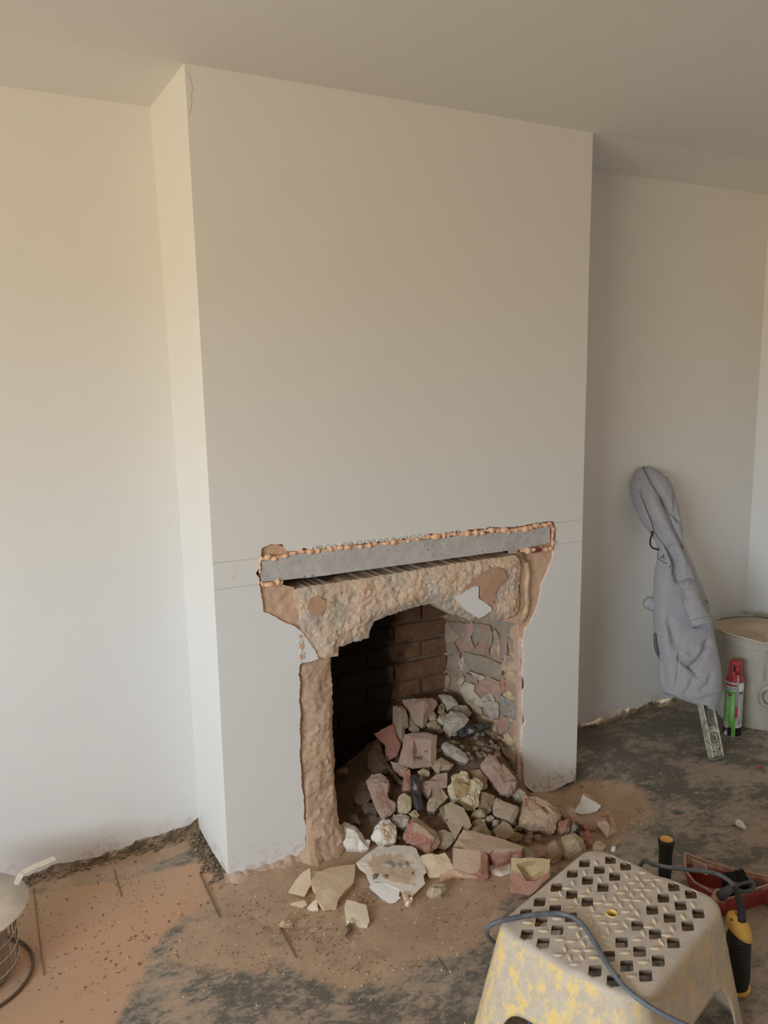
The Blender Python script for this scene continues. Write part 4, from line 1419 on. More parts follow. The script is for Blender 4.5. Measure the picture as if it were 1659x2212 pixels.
S_('stone', 'small tan chip lying far left in the dark of the firebox', 'stone', 'brown', A((130, 965), (160, 930), (222, 902), (232, 940), (225, 970)), A((195, 945, .8),), lift=2.4, thick=3)

# --- spilling out to the right
S_('broken_brick', 'long pink brick leaning against the right jamb', 'brick', 'pink',
   B((245, 842, 0, .1), (300, 770), (345, 752), (385, 750), (442, 830, 0, .3), (470, 832), (530, 900), (592, 970), (602, 1010), (572, 1102, 0, .8), (512, 1150, 0, 1), (440, 1120, 0, 1), (385, 1040, 0, 1), (330, 962, 0, .6), (275, 900, 0, .5)),
   B((345, 840, 1.8, .2), (400, 800, 2.2, .7), (420, 920, 2.6, 1), (470, 1010, 2.4, .9), (500, 980, 1.0, 0), (540, 1000, 2.6, .1), (460, 880, .8, .2), (520, 1080, 2.4, 1), (580, 1010, 2.0, .1)), thick=6, lift=3.2, up=.3, amp=.0025)
S_('stone', 'square buff block with a mortar skin, right of the heap middle', 'brick', 'buff', B((368, 1242, .8), (380, 1190, 1), (397, 1145, 1.4), (500, 1190, 1.8), (602, 1232, 1.6), (618, 1262, .6), (590, 1330, .4), (552, 1397, .8), (460, 1342, 1.2), (375, 1312, .8)), B((405, 1180, 2), (570, 1265, 2.2), (530, 1350, 2.0), (390, 1290, 1.6), (480, 1260, 2.1)), lift=2.2, edges=((10, 11), (11, 12)), amp=.002)
S_('broken_brick', 'large broken brick with a frog on top and rough pale front, right of the heap', 'brick', 'orange',
   B((665, 1112, 0, .3), (770, 1140), (882, 1180), (950, 1250), (1007, 1312), (980, 1390), (942, 1480), (920, 1492), (860, 1470), (800, 1450), (740, 1472), (680, 1445), (610, 1410), (622, 1330), (642, 1270), (650, 1200)),
   B((668, 1190, 2, .9), (740, 1180, 1.6, .2), (790, 1215, .6, .6), (880, 1215, 1.4, 0), (850, 1250, 0.4, .3), (700, 1270, 3.0, .2), (820, 1260, 3.0, .2), (960, 1300, 2.8, 0), (900, 1330, 3.2, .2), (760, 1350, 3.4, .1), (860, 1420, 2.8, .2), (660, 1380, 2.4, .1)), thick=6, lift=2.6, up=.45, amp=.004)
bpy.context.view_layer.objects  # (keep the order of objects as built)
S_('stone', 'small red and pale stone right of the large frogged brick', 'stone', 'red', B((970, 1450, 0, 1), (985, 1382, 0, 1), (1030, 1362, 0, 1), (1085, 1360, 0, 1), (1102, 1402, 0, .8), (1085, 1470), (1022, 1492)), B((1010, 1400, 1.8, 1), (1070, 1395, 2, 1), (1040, 1440, 1.8, .3)), lift=2.0)
S_('stone', 'grey pointed flint with a white vein at the right of the heap', 'flint', 'flint', B((1105, 1482, 0, .7), (1118, 1425, 0, .8), (1135, 1380, 0, .4), (1160, 1368), (1178, 1400, 0, .2), (1197, 1440), (1192, 1502), (1110, 1502, 0, .5)), B((1150, 1430, 1.6, .8), (1165, 1470, 1.2, .2)), lift=2.2)
S_('broken_brick', 'brown brick lying behind the pointed flint, right edge of the heap', 'brick', 'orange', B((1000, 1290), (1020, 1242), (1062, 1232), (1112, 1230), (1180, 1330), (1197, 1400), (1120, 1402), (1060, 1350)), B((1090, 1300, 1.2, .2),), lift=1.6)
S_('broken_brick', 'red brick bit half under the yellow-mortared brick, far right of the heap', 'brick', 'red', B((1190, 1402, 0, 1), (1260, 1398, 0, 1), (1322, 1400, 0, 1), (1330, 1460, 0, 1), (1240, 1470, 0, 1)), B((1260, 1430, 1, 1),), lift=1.2)
S_('broken_brick', 'deep red brick lump right of the yellow-mortared brick', 'brick', 'red', B((1200, 1532, 0, 1), (1222, 1480, 0, 1), (1252, 1455, 0, 1), (1325, 1480, 0, 1), (1312, 1580, 0, 1), (1242, 1612, 0, 1)), B((1262, 1510, 2.0, 1), (1262, 1560, 1.4, 1)), lift=2.0)
S_('broken_brick', 'orange brick corner lying apart at the far right of the rubble', 'brick', 'orange',
   B((1335, 1362, 0, .9), (1400, 1312, 0, 1), (1460, 1268, 0, .9), (1505, 1340, 0, .2), (1547, 1470), (1497, 1490), (1452, 1530), (1395, 1450)), B((1370, 1395, 1.8, .6), (1430, 1340, 3.0, .9), (1470, 1420, 3.2, .1), (1480, 1480, 2.6, 0), (1400, 1390, 2.6, .2)), thick=4, lift=1.6, amp=.0018, edges=((8, 10),))
S_('plaster_shard', 'white plaster shard lying on the floor by the right foot of the breast', 'plaster', 'white', B((1130, 1280), (1160, 1240), (1192, 1200), (1200, 1160), (1215, 1120), (1300, 1170), (1345, 1195), (1392, 1226), (1352, 1272), (1280, 1295), (1200, 1306)), B((1260, 1220, .3),), thick=1.2, lift=4.5, amp=.0006, sub=2, nrm=(-.1, -.2, 1))
S_('plaster_shard', 'tan plaster backing piece under the white shard by the breast', 'plaster', 'backing', B((1215, 1112), (1250, 1104), (1290, 1135), (1325, 1172), (1392, 1235), (1360, 1285), (1200, 1330), (1180, 1310), (1300, 1200)), B((1300, 1230, 0),), thick=1.5, lift=2.6, amp=.001, nrm=(-.1, -.2, 1))
S_('yellow_stone', 'yellow pebble at the far right front of the rubble', 'stone', 'yellow', D((1308, 682), (1335, 660), (1372, 655), (1417, 700), (1392, 742), (1310, 737)), D((1355, 695, 1.8),), lift=1)
S_('plaster_chip', 'small white chip just behind the step stool top corner', 'plaster', 'white', D((1465, 712), (1482, 702), (1505, 700), (1492, 740), (1462, 746)), D((1482, 722, .4),), thick=1, lift=.8, sub=1)

# --- front row
S_('broken_brick', 'big L-shaped broken brick with tan faces and dark red broken edge, front of the heap', 'brick', 'orange',
   D((108, 715), (150, 640, .6), (200, 560, 1), (300, 575, 1), (400, 610, 1.2), (480, 622, 1.4), (600, 665, 2.0), (720, 710, 2.6), (732, 750, 0, 1), (690, 802, 0, 1), (620, 790, 0, 1), (540, 832, 0, 1), (500, 837, 0, 1), (420, 790, 0, 1), (416, 960, 0, 1), (390, 985, 0, 1), (345, 962, 1.0, 1), (230, 925, 1.4), (112, 890, 1.2)),
   D((125, 718, 3.5), (240, 730, 3.8), (345, 742, 3.8, .2), (345, 900, 1.9, .7), (480, 728, 3.8, .2), (600, 722, 3.8, .2), (700, 722, 3.2, .4), (400, 770, 2.4, 1), (300, 650, 2.3)), thick=5, lift=2.4, up=.5, amp=.0018,
   edges=((19, 20), (20, 21), (21, 23), (23, 24), (24, 25), (21, 22)))
S_('frog_brick', 'half brick standing on end with a yellow sunken frog, beside the step stool', 'brick', 'frogged',
   D((610, 800, 1), (700, 808, 1), (800, 800, 1), (870, 808, 1), (942, 815, 1), (938, 890, 1, .3), (935, 970, .8, 1), (860, 1040, .8, 1), (770, 1122, .6, 1), (690, 1112, .6, 1), (600, 1100, .8, 1), (605, 900, 1, .5)),
   D((650, 858, 1.3, .1), (740, 832, 1.3), (830, 828, 1.3), (908, 918, 1.3, .3), (812, 1002, 1.3, .8), (738, 1002, 1.3, .9), (712, 890, -1.6), (815, 860, -1.6), (862, 918, -1.6), (772, 972, -1.8), (770, 1060, 1.0, 1), (660, 1020, 1.1, 1), (890, 980, 1.2, 1)), thick=6, lift=3.2, up=.25, amp=.0014,
   edges=((12, 13), (13, 14), (14, 15), (15, 16), (16, 17), (17, 12), (18, 19), (19, 20), (20, 21), (21, 18), (12, 18), (14, 19), (15, 20), (17, 21)))
S_('broken_brick', 'brown three-sided brick corner behind the yellow-frogged half brick', 'brick', 'pink', D((815, 802, 0, .8), (900, 715), (980, 640), (1030, 680), (1050, 772), (1010, 815), (970, 852), (930, 820, 0, .4)), D((985, 660, 2.6, .1), (940, 800, 2.8, .4), (1020, 760, 2.2), (900, 780, 2, .5)), lift=2.4, edges=((8, 9),), amp=.0018)
S_('broken_brick', 'tan brick with yellow mortar, right edge of the heap by the stool corner', 'brick', 'yellow', D((1020, 672), (1050, 620), (1100, 600), (1150, 590), (1222, 640, 0, .6), (1247, 700, 0, 1), (1190, 747), (1100, 812, 0, .8), (1050, 772)), D((1080, 660, 2.2), (1160, 650, 2.8), (1190, 690, 2, .8), (1110, 730, 2, .5)), lift=2.6, amp=.003)
S_('plaster_shard', 'white-edged plaster piece under the big L-shaped brick', 'plaster', 'plaster', D((418, 875), (470, 850), (600, 832), (604, 930), (530, 952), (430, 920)), D((470, 895, .3, .9), (540, 900, .3, 1)), thick=2.5, lift=1.2, amp=.001, nrm=(0, -.2, 1))
S_('plaster_shard', 'pale grey plaster sliver poking up behind the yellow-frogged half brick', 'plaster', 'grey', D((728, 700), (768, 732), (807, 770), (802, 802), (735, 806)), D((765, 770, .4),), thick=2, lift=1.8, amp=.0008)
S_('brick_slab', 'flat grey-brown slab wedged behind the big L-shaped brick, right part', 'slab', 'buff', D((455, 560), (500, 520), (545, 488), (600, 520), (642, 590), (570, 642), (480, 620)), D((550, 560, .6),), thick=3, lift=1.6, amp=.0015)
S_('brick_slab', 'flat brown slab wedged behind the big L-shaped brick, left part', 'slab', 'buff', D((272, 548), (330, 525), (382, 503), (435, 590), (442, 616), (370, 598), (300, 572)), D((370, 560, .6),), thick=3, lift=1.4, amp=.0015)
S_('brick_slab', 'brown brick slab under the frogged large brick, by the small rubble', 'slab', 'brown', D((600, 590), (660, 582), (712, 610), (690, 650), (640, 662), (585, 640)), D((650, 620, .5),), thick=2, lift=1.2, amp=.0015)
S_('stone', 'small square pale stone in front of the cream mortar lump, upper of two', 'stone', 'yellow', D((268, 432), (290, 400), (340, 388), (382, 390), (387, 450), (330, 466), (270, 456)), D((300, 425, 1.4), (360, 420, 1.6)), lift=1.8)
S_('stone', 'small square pale stone in front of the cream mortar lump, lower of two', 'stone', 'buff', D((273, 497), (300, 475), (335, 464), (385, 470), (382, 515), (300, 532)), D((330, 492, 1.4),), lift=1.6)
S_('stone', 'grey pebble right of the two small square stones', 'stone', 'grey', D((380, 472), (405, 448), (432, 440), (460, 460), (440, 490), (388, 492)), D((420, 466, 1.2),), lift=1.4)
S_('stone', 'dark grey pebble below the square buff block', 'stone', 'grey', D((448, 512), (482, 470), (505, 480), (502, 526), (460, 537)), D((482, 500, 1.2),), lift=1.4)
S_('stone', 'yellow-grey stone at the foot of the right jamb', 'stone', 'grey', D((610, 262), (640, 222), (680, 208), (732, 250), (702, 332), (645, 312)), D((670, 260, 1.5),), lift=1)
S_('mortar_slab', 'cracked tan plaster sliver along the front edge of the heap', 'plaster', 'backing', D((0, 940), (60, 915), (150, 905), (230, 925), (325, 930), (330, 962), (230, 965), (130, 960), (60, 985), (0, 1005)), D((160, 935, .5),), thick=1.5, lift=.8, amp=.002)

# --- slabs on the floor in front
big = S_('plaster_slab', 'big dusty white-edged plaster slab on the floor before the fireplace', 'plaster', 'plaster',
         C((700, 475), (780, 410), (870, 345), (900, 320), (985, 335), (1030, 315), (1110, 316), (1195, 320), (1235, 340), (1282, 432), (1308, 490), (1332, 556), (1302, 590), (1320, 660), (1205, 772), (1100, 716), (950, 650), (800, 610), (780, 530)),
         C((860, 400, .3, .5), (1000, 370, .3, .35), (1180, 360, .3, .25), (1240, 450, .3, .3), (1270, 560, .3, .4), (1220, 660, .2, .5), (1000, 470, .2, 1), (900, 520, .2, .9), (1100, 540, .2, 1), (1000, 600, .2, .8), (820, 500, .2, .7), (1120, 640, .2, .7)), thick=2.6, lift=4.2, amp=.0012, nrm=(-.02, -.16, 1))
an, aa = Vector(big['n']), Vector(big['a'])


def on_slab(cr, pts):
    return cr(*pts)


for k, (lab, m_, pl_) in enumerate((
        ('flat grey pebble resting on the big plaster slab, leftmost of the row', 'grey', ((930, 485), (960, 455), (1010, 450), (1042, 480), (1030, 510), (965, 505))),
        ('upright grey stone chip on the big plaster slab, middle of the row', 'grey', ((1032, 520), (1060, 475), (1100, 442), (1115, 485), (1100, 515))),
        ('small grey pebble on the big plaster slab, rightmost of the row', 'grey', ((1118, 500), (1145, 460), (1165, 465), (1175, 500), (1150, 515))),
        ('dark green-grey pebble on the left part of the big plaster slab', 'brown', ((845, 590), (870, 560), (905, 575), (885, 605), (855, 617))),
        ('small red brick chip on the big plaster slab', 'red', ((945, 590, 0, 1), (960, 570, 0, 1), (990, 578, 0, 1), (985, 605, 0, 1), (960, 612, 0, 1))),
        ('small dark clod at the right of the big plaster slab', 'brown', ((1190, 570), (1215, 545), (1232, 560), (1210, 585))))):
    q = C(*pl_)
    cu, cv = sum(p[0] for p in q) / len(q), sum(p[1] for p in q) / len(q)
    S_('pebble', lab, 'stone', m_, q, [(cu, cv, 0.7, q[0][3] if len(q[0]) > 3 else 0)], thick=.5, lift=.35, amp=.001, sub=2, at=on_plane(cu, cv, aa, an), nrm=an)
S_('plaster_shard', 'bright white plaster shard leaning on the front of the big slab', 'plaster', 'white', C((820, 690), (840, 650), (930, 652), (1030, 655), (1097, 690), (1085, 770), (1102, 785), (1025, 852), (920, 780)), C((960, 720, .2, .5), (1020, 740, .2, .6)), thick=1.0, lift=2.2, amp=.0005, sub=2, nrm=(-.1, -.3, 1))
S_('plaster_slab', 'tan plaster slab lying left of the big white-edged slab', 'plaster', 'tan',
   C((290, 572), (315, 540), (385, 552), (470, 512), (580, 496), (692, 485), (690, 570), (680, 650), (610, 712), (540, 800), (530, 857), (410, 870), (340, 800), (335, 710), (295, 660)), C((480, 640, .2, .2), (450, 780, .2, .9), (400, 650, .2), (600, 580, .2, .2)), thick=2.4, lift=3.0, amp=.0008, nrm=(.05, -.08, 1))
S_('plaster_slab', 'thin brown plaster sheet left of the tan slab, by the clay pier foot', 'plaster', 'tan', C((90, 740), (150, 640), (220, 560), (286, 520), (302, 660), (270, 720), (240, 776), (160, 755)), C((220, 660, .1),), thick=1.0, lift=1.6, amp=.0012, sub=2)
S_('plaster_shard', 'thin brown plaster sliver below the thin sheet, far left of the slabs', 'plaster', 'tan', C((105, 842), (170, 820), (240, 805), (266, 850), (230, 872), (160, 855)), C((200, 840, .1),), thick=.8, lift=1.0, amp=.001, sub=2)
S_('plaster_shard', 'small pale triangular chip at the lower corner of the tan slab', 'plaster', 'ivory', C((263, 872), (305, 832), (346, 795), (362, 896), (320, 900), (285, 896)), C((320, 860, .2),), thick=1.2, lift=1.4, amp=.0008, sub=2)
S_('plaster_slab', 'ivory plaster piece lying alone in front of the slabs', 'plaster', 'ivory', C((595, 872), (605, 830), (622, 800), (700, 822), (793, 850), (808, 920), (822, 1000), (806, 1030), (750, 1022), (690, 1015), (640, 1000), (610, 985)), C((700, 900, .2), (740, 1000, .1, .3), (650, 985, .1, .8)), thick=2.0, lift=2.2, amp=.0007, nrm=(-.02, -.1, 1))
S_('stone', 'elongated brown stone propping the lone ivory plaster piece', 'stone', 'brown', C((570, 1100), (600, 1050), (625, 1025), (650, 1005), (677, 1020), (662, 1060), (600, 1122)), C((620, 1060, 1.4),), thick=2, lift=1.6)
S_('yellow_stone', 'yellow stone at the front of the heap, right of the big slab', 'stone', 'yellow', C((1330, 742), (1355, 695), (1400, 660), (1482, 655), (1512, 700), (1462, 770), (1380, 782)), C((1400, 700, 2.2), (1460, 700, 2.0)), thick=3, lift=1.8)
S_('plaster_chip', 'tan wedge chip at the lower right corner of the big slab', 'plaster', 'backing', C((1108, 737), (1180, 750), (1182, 800), (1140, 842)), C((1155, 785, .6),), thick=2, lift=1.2, sub=2)
S_('plaster_chip', 'pale wedge chip just right of the tan wedge chip', 'plaster', 'ivory', C((1140, 835), (1170, 795), (1202, 770), (1207, 812), (1165, 852)), C((1175, 815, .8),), thick=2, lift=1.6, sub=2)
S_('stone', 'pinkish knobbly mortar lump on the floor, left of the ivory piece', 'stone', 'backing', C((8, 1022), (25, 1000), (52, 985), (85, 990), (122, 978), (152, 1010), (112, 1042), (30, 1047)), C((60, 1012, 1.8), (105, 1010, 1.6)), thick=1.5, lift=1.2, amp=.003)

# stamped letters left in the frog of the lettered brick
an, aa = Vector(mb['n']), Vector(mb['a'])


def letters(txt, size, depth=0.0006):
    cu = bpy.data.curves.new('letters', 'FONT')
    cu.body = txt
    cu.size = size
    cu.align_x = 'CENTER'
    cu.align_y = 'CENTER'
    cu.extrude = depth
    cu.resolution_u = 3
    ob = bpy.data.objects.new('letters', cu)
    COL.objects.link(ob)
    bpy.context.view_layer.update()
    me = bpy.data.meshes.new_from_object(ob.evaluated_get(bpy.context.evaluated_depsgraph_get()))
    bpy.data.objects.remove(ob)
    return me


def letters_on(name, txt, size, mat, parent, center, xdir, nrm, depth=0.0006):
    me = letters(txt, size, depth)
    n = nrm.normalized()
    x = (xdir - n * xdir.dot(n)).normalized()
    m = Matrix((x, n.cross(x), n)).transposed().to_4x4()
    m.translation = center
    me.transform(m)
    o = link(name, me, None, [mat])
    o.parent = parent
    o.matrix_parent_inverse = parent.matrix_world.inverted()
    return o


def fpt(u, v, d):
    (u, v), = [(p[0], p[1]) for p in A((u, v))]
    return on_plane(u, v, aa + an * (d / 100), an)


stamp = plain('stamped_letter_shadow', ph(96, 72, 60), 0.95)
deep, tr, br, bl = fpt(925, 748, -1.6), fpt(1068, 640, 2.0), fpt(1062, 862, 2.0), fpt(890, 868, 2.0)
fn = (tr - deep).cross(br - deep).normalized()
if fn.dot(CAM - deep) < 0:
    fn.negate()
letters_on('stamped_letter', 'S', 0.021, stamp, mb, (deep + tr + br * 1.1) / 3.1 + fn * 0.0012, (tr - br), fn)
fn = (br - deep).cross(bl - deep).normalized()
if fn.dot(CAM - deep) < 0:
    fn.negate()
letters_on('stamped_letter', 'PES', 0.020, stamp, mb, (deep + bl * 1.25 + br * 0.55) / 2.8 + fn * 0.0014, (br - bl), fn)

# --- small chips: one mesh of each kind, copied
rnd = random.Random(11)
CHIPS = []


def chip_mesh(seed, mat):
    rn = random.Random(seed)
    bm = bmesh.new()
    bmesh.ops.create_icosphere(bm, subdivisions=1, radius=1.0)
    s_ = Vector((1.0, rn.uniform(.6, .9), rn.uniform(.35, .7)))
    for v in bm.verts:
        v.co = Vector((v.co.x * s_.x, v.co.y * s_.y, v.co.z * s_.z)) * rn.uniform(.7, 1.15)
    for _ in range(3):
        nn = Vector((rn.uniform(-1, 1), rn.uniform(-1, 1), rn.uniform(-.4, 1))).normalized()
        bmesh.ops.bisect_plane(bm, geom=bm.verts[:] + bm.edges[:] + bm.faces[:], plane_co=nn * 0.55, plane_no=nn, clear_outer=True)
        bmesh.ops.holes_fill(bm, edges=[e for e in bm.edges if len(e.link_faces) == 1], sides=0)
    me = bpy.data.meshes.new('chip')
    bmesh.ops.triangulate(bm, faces=bm.faces)
    bmesh.ops.recalc_face_normals(bm, faces=bm.faces)
    bm.to_mesh(me)
    bm.free()
    me.materials.append(MAT[mat])
    return me


for i, m_ in enumerate(('buff', 'grey', 'pink', 'yellow', 'orange', 'brown', 'backing', 'buff', 'cream', 'brown')):
    CHIPS.append(chip_mesh(i + 40, m_))


CHIP_COL = ('buff', 'pale grey', 'pinkish', 'yellow', 'orange', 'brown', 'tan', 'buff', 'cream', 'brown')


def chip(p, r, mesh, label, group, name='stone_chip', cat='chip'):
    o = bpy.data.objects.new(name, mesh)
    COL.objects.link(o)
    o.location = p
    o.scale = (r, r, r)
    o.rotation_euler = (rnd.uniform(-.5, .5), rnd.uniform(-.5, .5), rnd.uniform(0, 6.3))
    tag(o, label, cat, group, 'thing')
    return o


# loose bits between the big pieces of the heap
zones = [(A, 440, 1150, 620, 1420, 10, (5, 9), 'by the pinkish long brick at the left of the heap'), (A, 780, 1150, 1200, 1640, 16, (0, 2, 3, 5), 'around the red front brick of the heap'), (A, 600, 1480, 760, 1760, 8, (5, 0), 'between the white-faceted stone and the red front brick'), (A, 1130, 580, 1330, 760, 12, (0, 3, 5, 9), 'under the smooth whitish stone in the heap'), (A, 930, 280, 1420, 560, 12, (0, 1, 3), 'among the pale stones at the heap top'),
         (B, 200, 540, 440, 760, 34, (6, 0, 1, 0), 'in the crumbled patch against the right reveal'), (B, 30, 640, 330, 900, 14, (5, 0, 3), 'above the cream mortar lump'), (D, 420, 470, 700, 640, 22, (0, 6, 5, 1), 'below the square buff block'), (D, 620, 560, 1000, 680, 26, (6, 4, 0, 6), 'under the large frogged brick'), (D, 0, 560, 160, 900, 12, (0, 3), 'left of the big L-shaped brick'), (D, 880, 360, 1320, 640, 16, (4, 0, 6), 'around the pointed flint at the heap right'), (D, 200, 380, 480, 560, 8, (0, 3), 'by the two small square stones'), (D, 600, 180, 820, 330, 8, (5, 4), 'at the foot of the right jamb'), (A, 180, 1180, 420, 1480, 12, (5, 9), 'in the dark left corner of the firebox')]
for cr, u0, v0, u1, v1, n_, kinds, where in zones:
    for _ in range(n_):
        (u, v), = cr((rnd.uniform(u0, u1), rnd.uniform(v0, v1)))
        p = hit_heap(u, v)
        r = rnd.uniform(.007, .017)
        kd = rnd.choice(kinds)
        chip(p + heap_n(p.x, p.y) * (r * 0.35), r, CHIPS[kd], 'small %s chip %s' % (CHIP_COL[kd], where), '%s chips %s' % (CHIP_COL[kd], where))
# chips strewn on the floor
sp = [(C, 440, 900, 20, 6), (C, 235, 950, 14, 0), (C, 180, 1080, 11, 2), (C, 255, 1160, 10, 1), (C, 310, 1150, 13, 1), (C, 350, 1185, 12, 3), (C, 195, 1165, 10, 5), (C, 365, 1065, 12, 6), (C, 520, 1080, 10, 2), (C, 620, 1150, 10, 6), (C, 780, 1080, 13, 6), (C, 785, 1140, 9, 6), (C, 855, 995, 9, 5), (C, 905, 1010, 11, 8), (C, 905, 1080, 9, 0), (C, 965, 1050, 7, 0), (C, 1165, 1160, 12, 6), (C, 1105, 895, 11, 1), (C, 1140, 880, 9, 8), (C, 1030, 905, 8, 6), (C, 1210, 875, 7, 6), (C, 470, 905, 13, 6), (C, 1270, 790, 8, 6), (C, 1520, 770, 8, 0), (C, 735, 1110, 8, 5), (C, 690, 870, 5, 5),
      (S3, 205, 937, 12, 0), (S3, 288, 880, 9, 0), (S3, 365, 950, 8, 5), (S3, 803, 1030, 11, 3), (S3, 590, 1090, 6, 8), (S3, 410, 1150, 8, 0), (S3, 715, 968, 5, 8), (S3, 1270, 1005, 4, 8), (S3, 850, 1430, 9, 4), (S3, 575, 1490, 10, 6), (S3, 635, 1522, 7, 8), (S3, 970, 515, 9, 1), (S3, 930, 592, 8, 1), (S3, 805, 690, 5, 8), (S3, 360, 1000, 5, 8), (S3, 55, 1105, 5, 8),
      (L4, 1160, 705, 10, 6), (L4, 1145, 660, 6, 6), (L4, 485, 745, 6, 5), (L4, 970, 1005, 10, 5), (L4, 930, 1035, 8, 5), (L4, 1065, 1020, 10, 5), (L4, 1210, 900, 10, 5), (L4, 735, 1060, 8, 6), (L4, 755, 1170, 8, 5), (L4, 795, 1185, 8, 5), (L4, 830, 1212, 8, 9), (L4, 1000, 1205, 13, 5), (L4, 540, 1095, 7, 5), (L4, 610, 1375, 11, 5), (L4, 745, 1300, 8, 6), (L4, 400, 1380, 9, 8), (L4, 430, 1275, 6, 5), (L4, 895, 1530, 8, 8), (L4, 930, 1495, 6, 8), (L4, 825, 1550, 8, 5), (L4, 1365, 572, 8, 5), (L4, 970, 475, 11, 9), (L4, 1520, 660, 7, 5), (L4, 440, 1620, 7, 5), (L4, 1015, 755, 8, 6), (L4, 740, 855, 6, 5), (L4, 660, 805, 5, 5), (L4, 1280, 775, 7, 5), (L4, 1300, 850, 9, 6), (L4, 1440, 785, 9, 5), (L4, 1490, 765, 10, 5), (L4, 1580, 660, 11, 6)]
for cr, u, v, rpx, m_ in sp:
    (uu, vv), = cr((u, v))
    p = on_z(uu, vv, 0)
    p.z = floor_z(p.x, p.y)
    r = max(.0045, rpx * (2.2 if cr is C else 1.5 if cr is S3 else 1.35) / cr.k * (p - CAM).dot(FW) / F_PX * 0.62 * (1.0 if cr is C else 1.6))
    where = 'on the brown dust before the fireplace' if cr is C else 'on the dark floor right of the breast' if cr is S3 else 'on the orange dust at the left'
    chip(p + Vector((0, 0, r * .3)), r, CHIPS[m_], 'pebble-sized %s chip %s' % (CHIP_COL[m_], where), '%s chips %s' % (CHIP_COL[m_], where))
# crumbs too small to tell apart, as one object
bm = bmesh.new()
cm = []
for _ in range(2600):
    k = rnd.random()
    if k < 0.62:
        u, v = rnd.gauss(800, 190), rnd.gauss(2010, 75)
    elif k < 0.8:
        u, v = rnd.gauss(250, 150), rnd.gauss(2000, 80)
    else:
        u, v = rnd.gauss(1330, 120), rnd.gauss(1760, 70)
    p = on_z(u, v, 0)
    if p.y > -0.02 and 0 < p.x < W_B:
        continue
    r = rnd.uniform(.0012, .0036)
    p.z = floor_z(p.x, p.y) + r * .4
    vs_ = [bm.verts.new(p + Vector((rnd.uniform(.6, 1) * r * a_, rnd.uniform(.6, 1) * r * b_, rnd.uniform(.5, 1) * r * c_))) for a_, b_, c_ in ((1, 0, 0), (-1, 0, 0), (0, 1, 0), (0, -1, 0), (0, 0, 1), (0, 0, -1))]
    mi = rnd.choice((0, 0, 0, 1, 2))
    for f in ((0, 2, 4), (2, 1, 4), (1, 3, 4), (3, 0, 4), (2, 0, 5), (1, 2, 5), (3, 1, 5), (0, 3, 5)):
        bm.faces.new([vs_[i] for i in f]).material_index = mi
o = obj('brick_crumbs', bm, [plain('crumb_brown', ph(128, 92, 70), .95), plain('crumb_pale', ph(196, 176, 152), .95), plain('crumb_dark', ph(96, 72, 56), .95)])
tag(o, 'tiny brick crumbs scattered over the dusty floor before the fireplace', 'crumbs', kind='stuff')
# crumbs along the open foot of the alcove walls
bm = bmesh.new()
for _ in range(700):
    if rnd.random() < 0.6:
        p = Vector((rnd.uniform(-1.0, 0.0), DEP - rnd.uniform(0.0, 0.05) + 0.02, 0))
    elif rnd.random() < 0.5:
        p = Vector((-rnd.uniform(0.0, 0.06), rnd.uniform(0.0, DEP), 0))
    else:
        p = Vector((rnd.uniform(W_B, 2.1), DEP - rnd.uniform(0.0, 0.04) + 0.02, 0))
    r = rnd.uniform(.002, .008)
    p.z = r * .5
    bmesh.ops.create_icosphere(bm, subdivisions=1, radius=r, matrix=Matrix.Translation(p) @ Matrix.Rotation(rnd.uniform(0, 3), 4, 'Z') @ Matrix.Diagonal((1, rnd.uniform(.5, .9), rnd.uniform(.4, .8), 1)))
o = obj('mortar_crumbs', bm, MAT['mortar'])
tag(o, 'mortar crumbs along the stripped foot of the alcove walls', 'crumbs', kind='stuff')


# ================================================================== the step stool
ST_H = 0.325
ST_A = math.radians(-71.2)
ST_C = Vector((0.6045, -1.042, 0))
stool = thing('step_stool', ST_C, 'dusty yellow plastic step stool with square holes in its tread, in the foreground', 'step stool', rotz=ST_A)
SM = Matrix.Translation(ST_C) @ Matrix.Rotation(ST_A, 4, 'Z')
bpy.context.view_layer.update()

t = NT('dusty_yellow_plastic')
geo = t.n('ShaderNodeNewGeometry')
sepn = t.n('ShaderNodeSeparateXYZ')
t.l(geo.outputs['Normal'], sepn.inputs[0])
tco = t.n('ShaderNodeTexCoord')
sepo = t.n('ShaderNodeSeparateXYZ')
t.l(tco.outputs['Object'], sepo.inputs[0])
wear = t.noise(30, 8, 0.78, False, (1.0, 1.0, 0.5))
fine = t.noise(120, 4, 0.7)
side = t.ramp(t.math('ADD', wear, t.math('MULTIPLY', t.math('SUBTRACT', fine, 0.5), 0.12)), [(0.49, 0.0), (0.56, 1.0)])
# the dust lies thicker on the right-hand side
more = t.ramp(sepo.outputs['X'], [(0.10, 1.0), (0.20, 0.35)])
flat_ = t.ramp(sepn.outputs['Z'], [(0.55, 0.0), (0.85, 1.0)])
dustc = t.mix(t.ramp(t.noise(35, 5, 0.7), [(0.3, 0.0), (0.7, 1.0)]), ph(170, 152, 130, 1.25), ph(192, 174, 148, 1.25))
topdust = t.mix(t.ramp(t.noise(28, 5, 0.7), [(0.3, 0.0), (0.7, 1.0)]), ph(170, 156, 144, 1.3), ph(192, 178, 164, 1.3))
yel = t.mix(fine, ph(222, 186, 92, 1.25), ph(208, 172, 88, 1.25))
c = t.mix(t.math('MULTIPLY', side, more), dustc, yel)
topy = t.math('MULTIPLY', t.ramp(wear, [(0.66, 0.0), (0.72, 0.7)]), 1.0)
c = t.mix(flat_, c, t.mix(topy, topdust, yel))
t.color(c)
t.bump(t.noise(90, 5, 0.7), 0.25, 0.002)
stool_m = t.set(0.7, 0, 0.3)

HU, HV, RC = 0.163, 0.210, 0.042


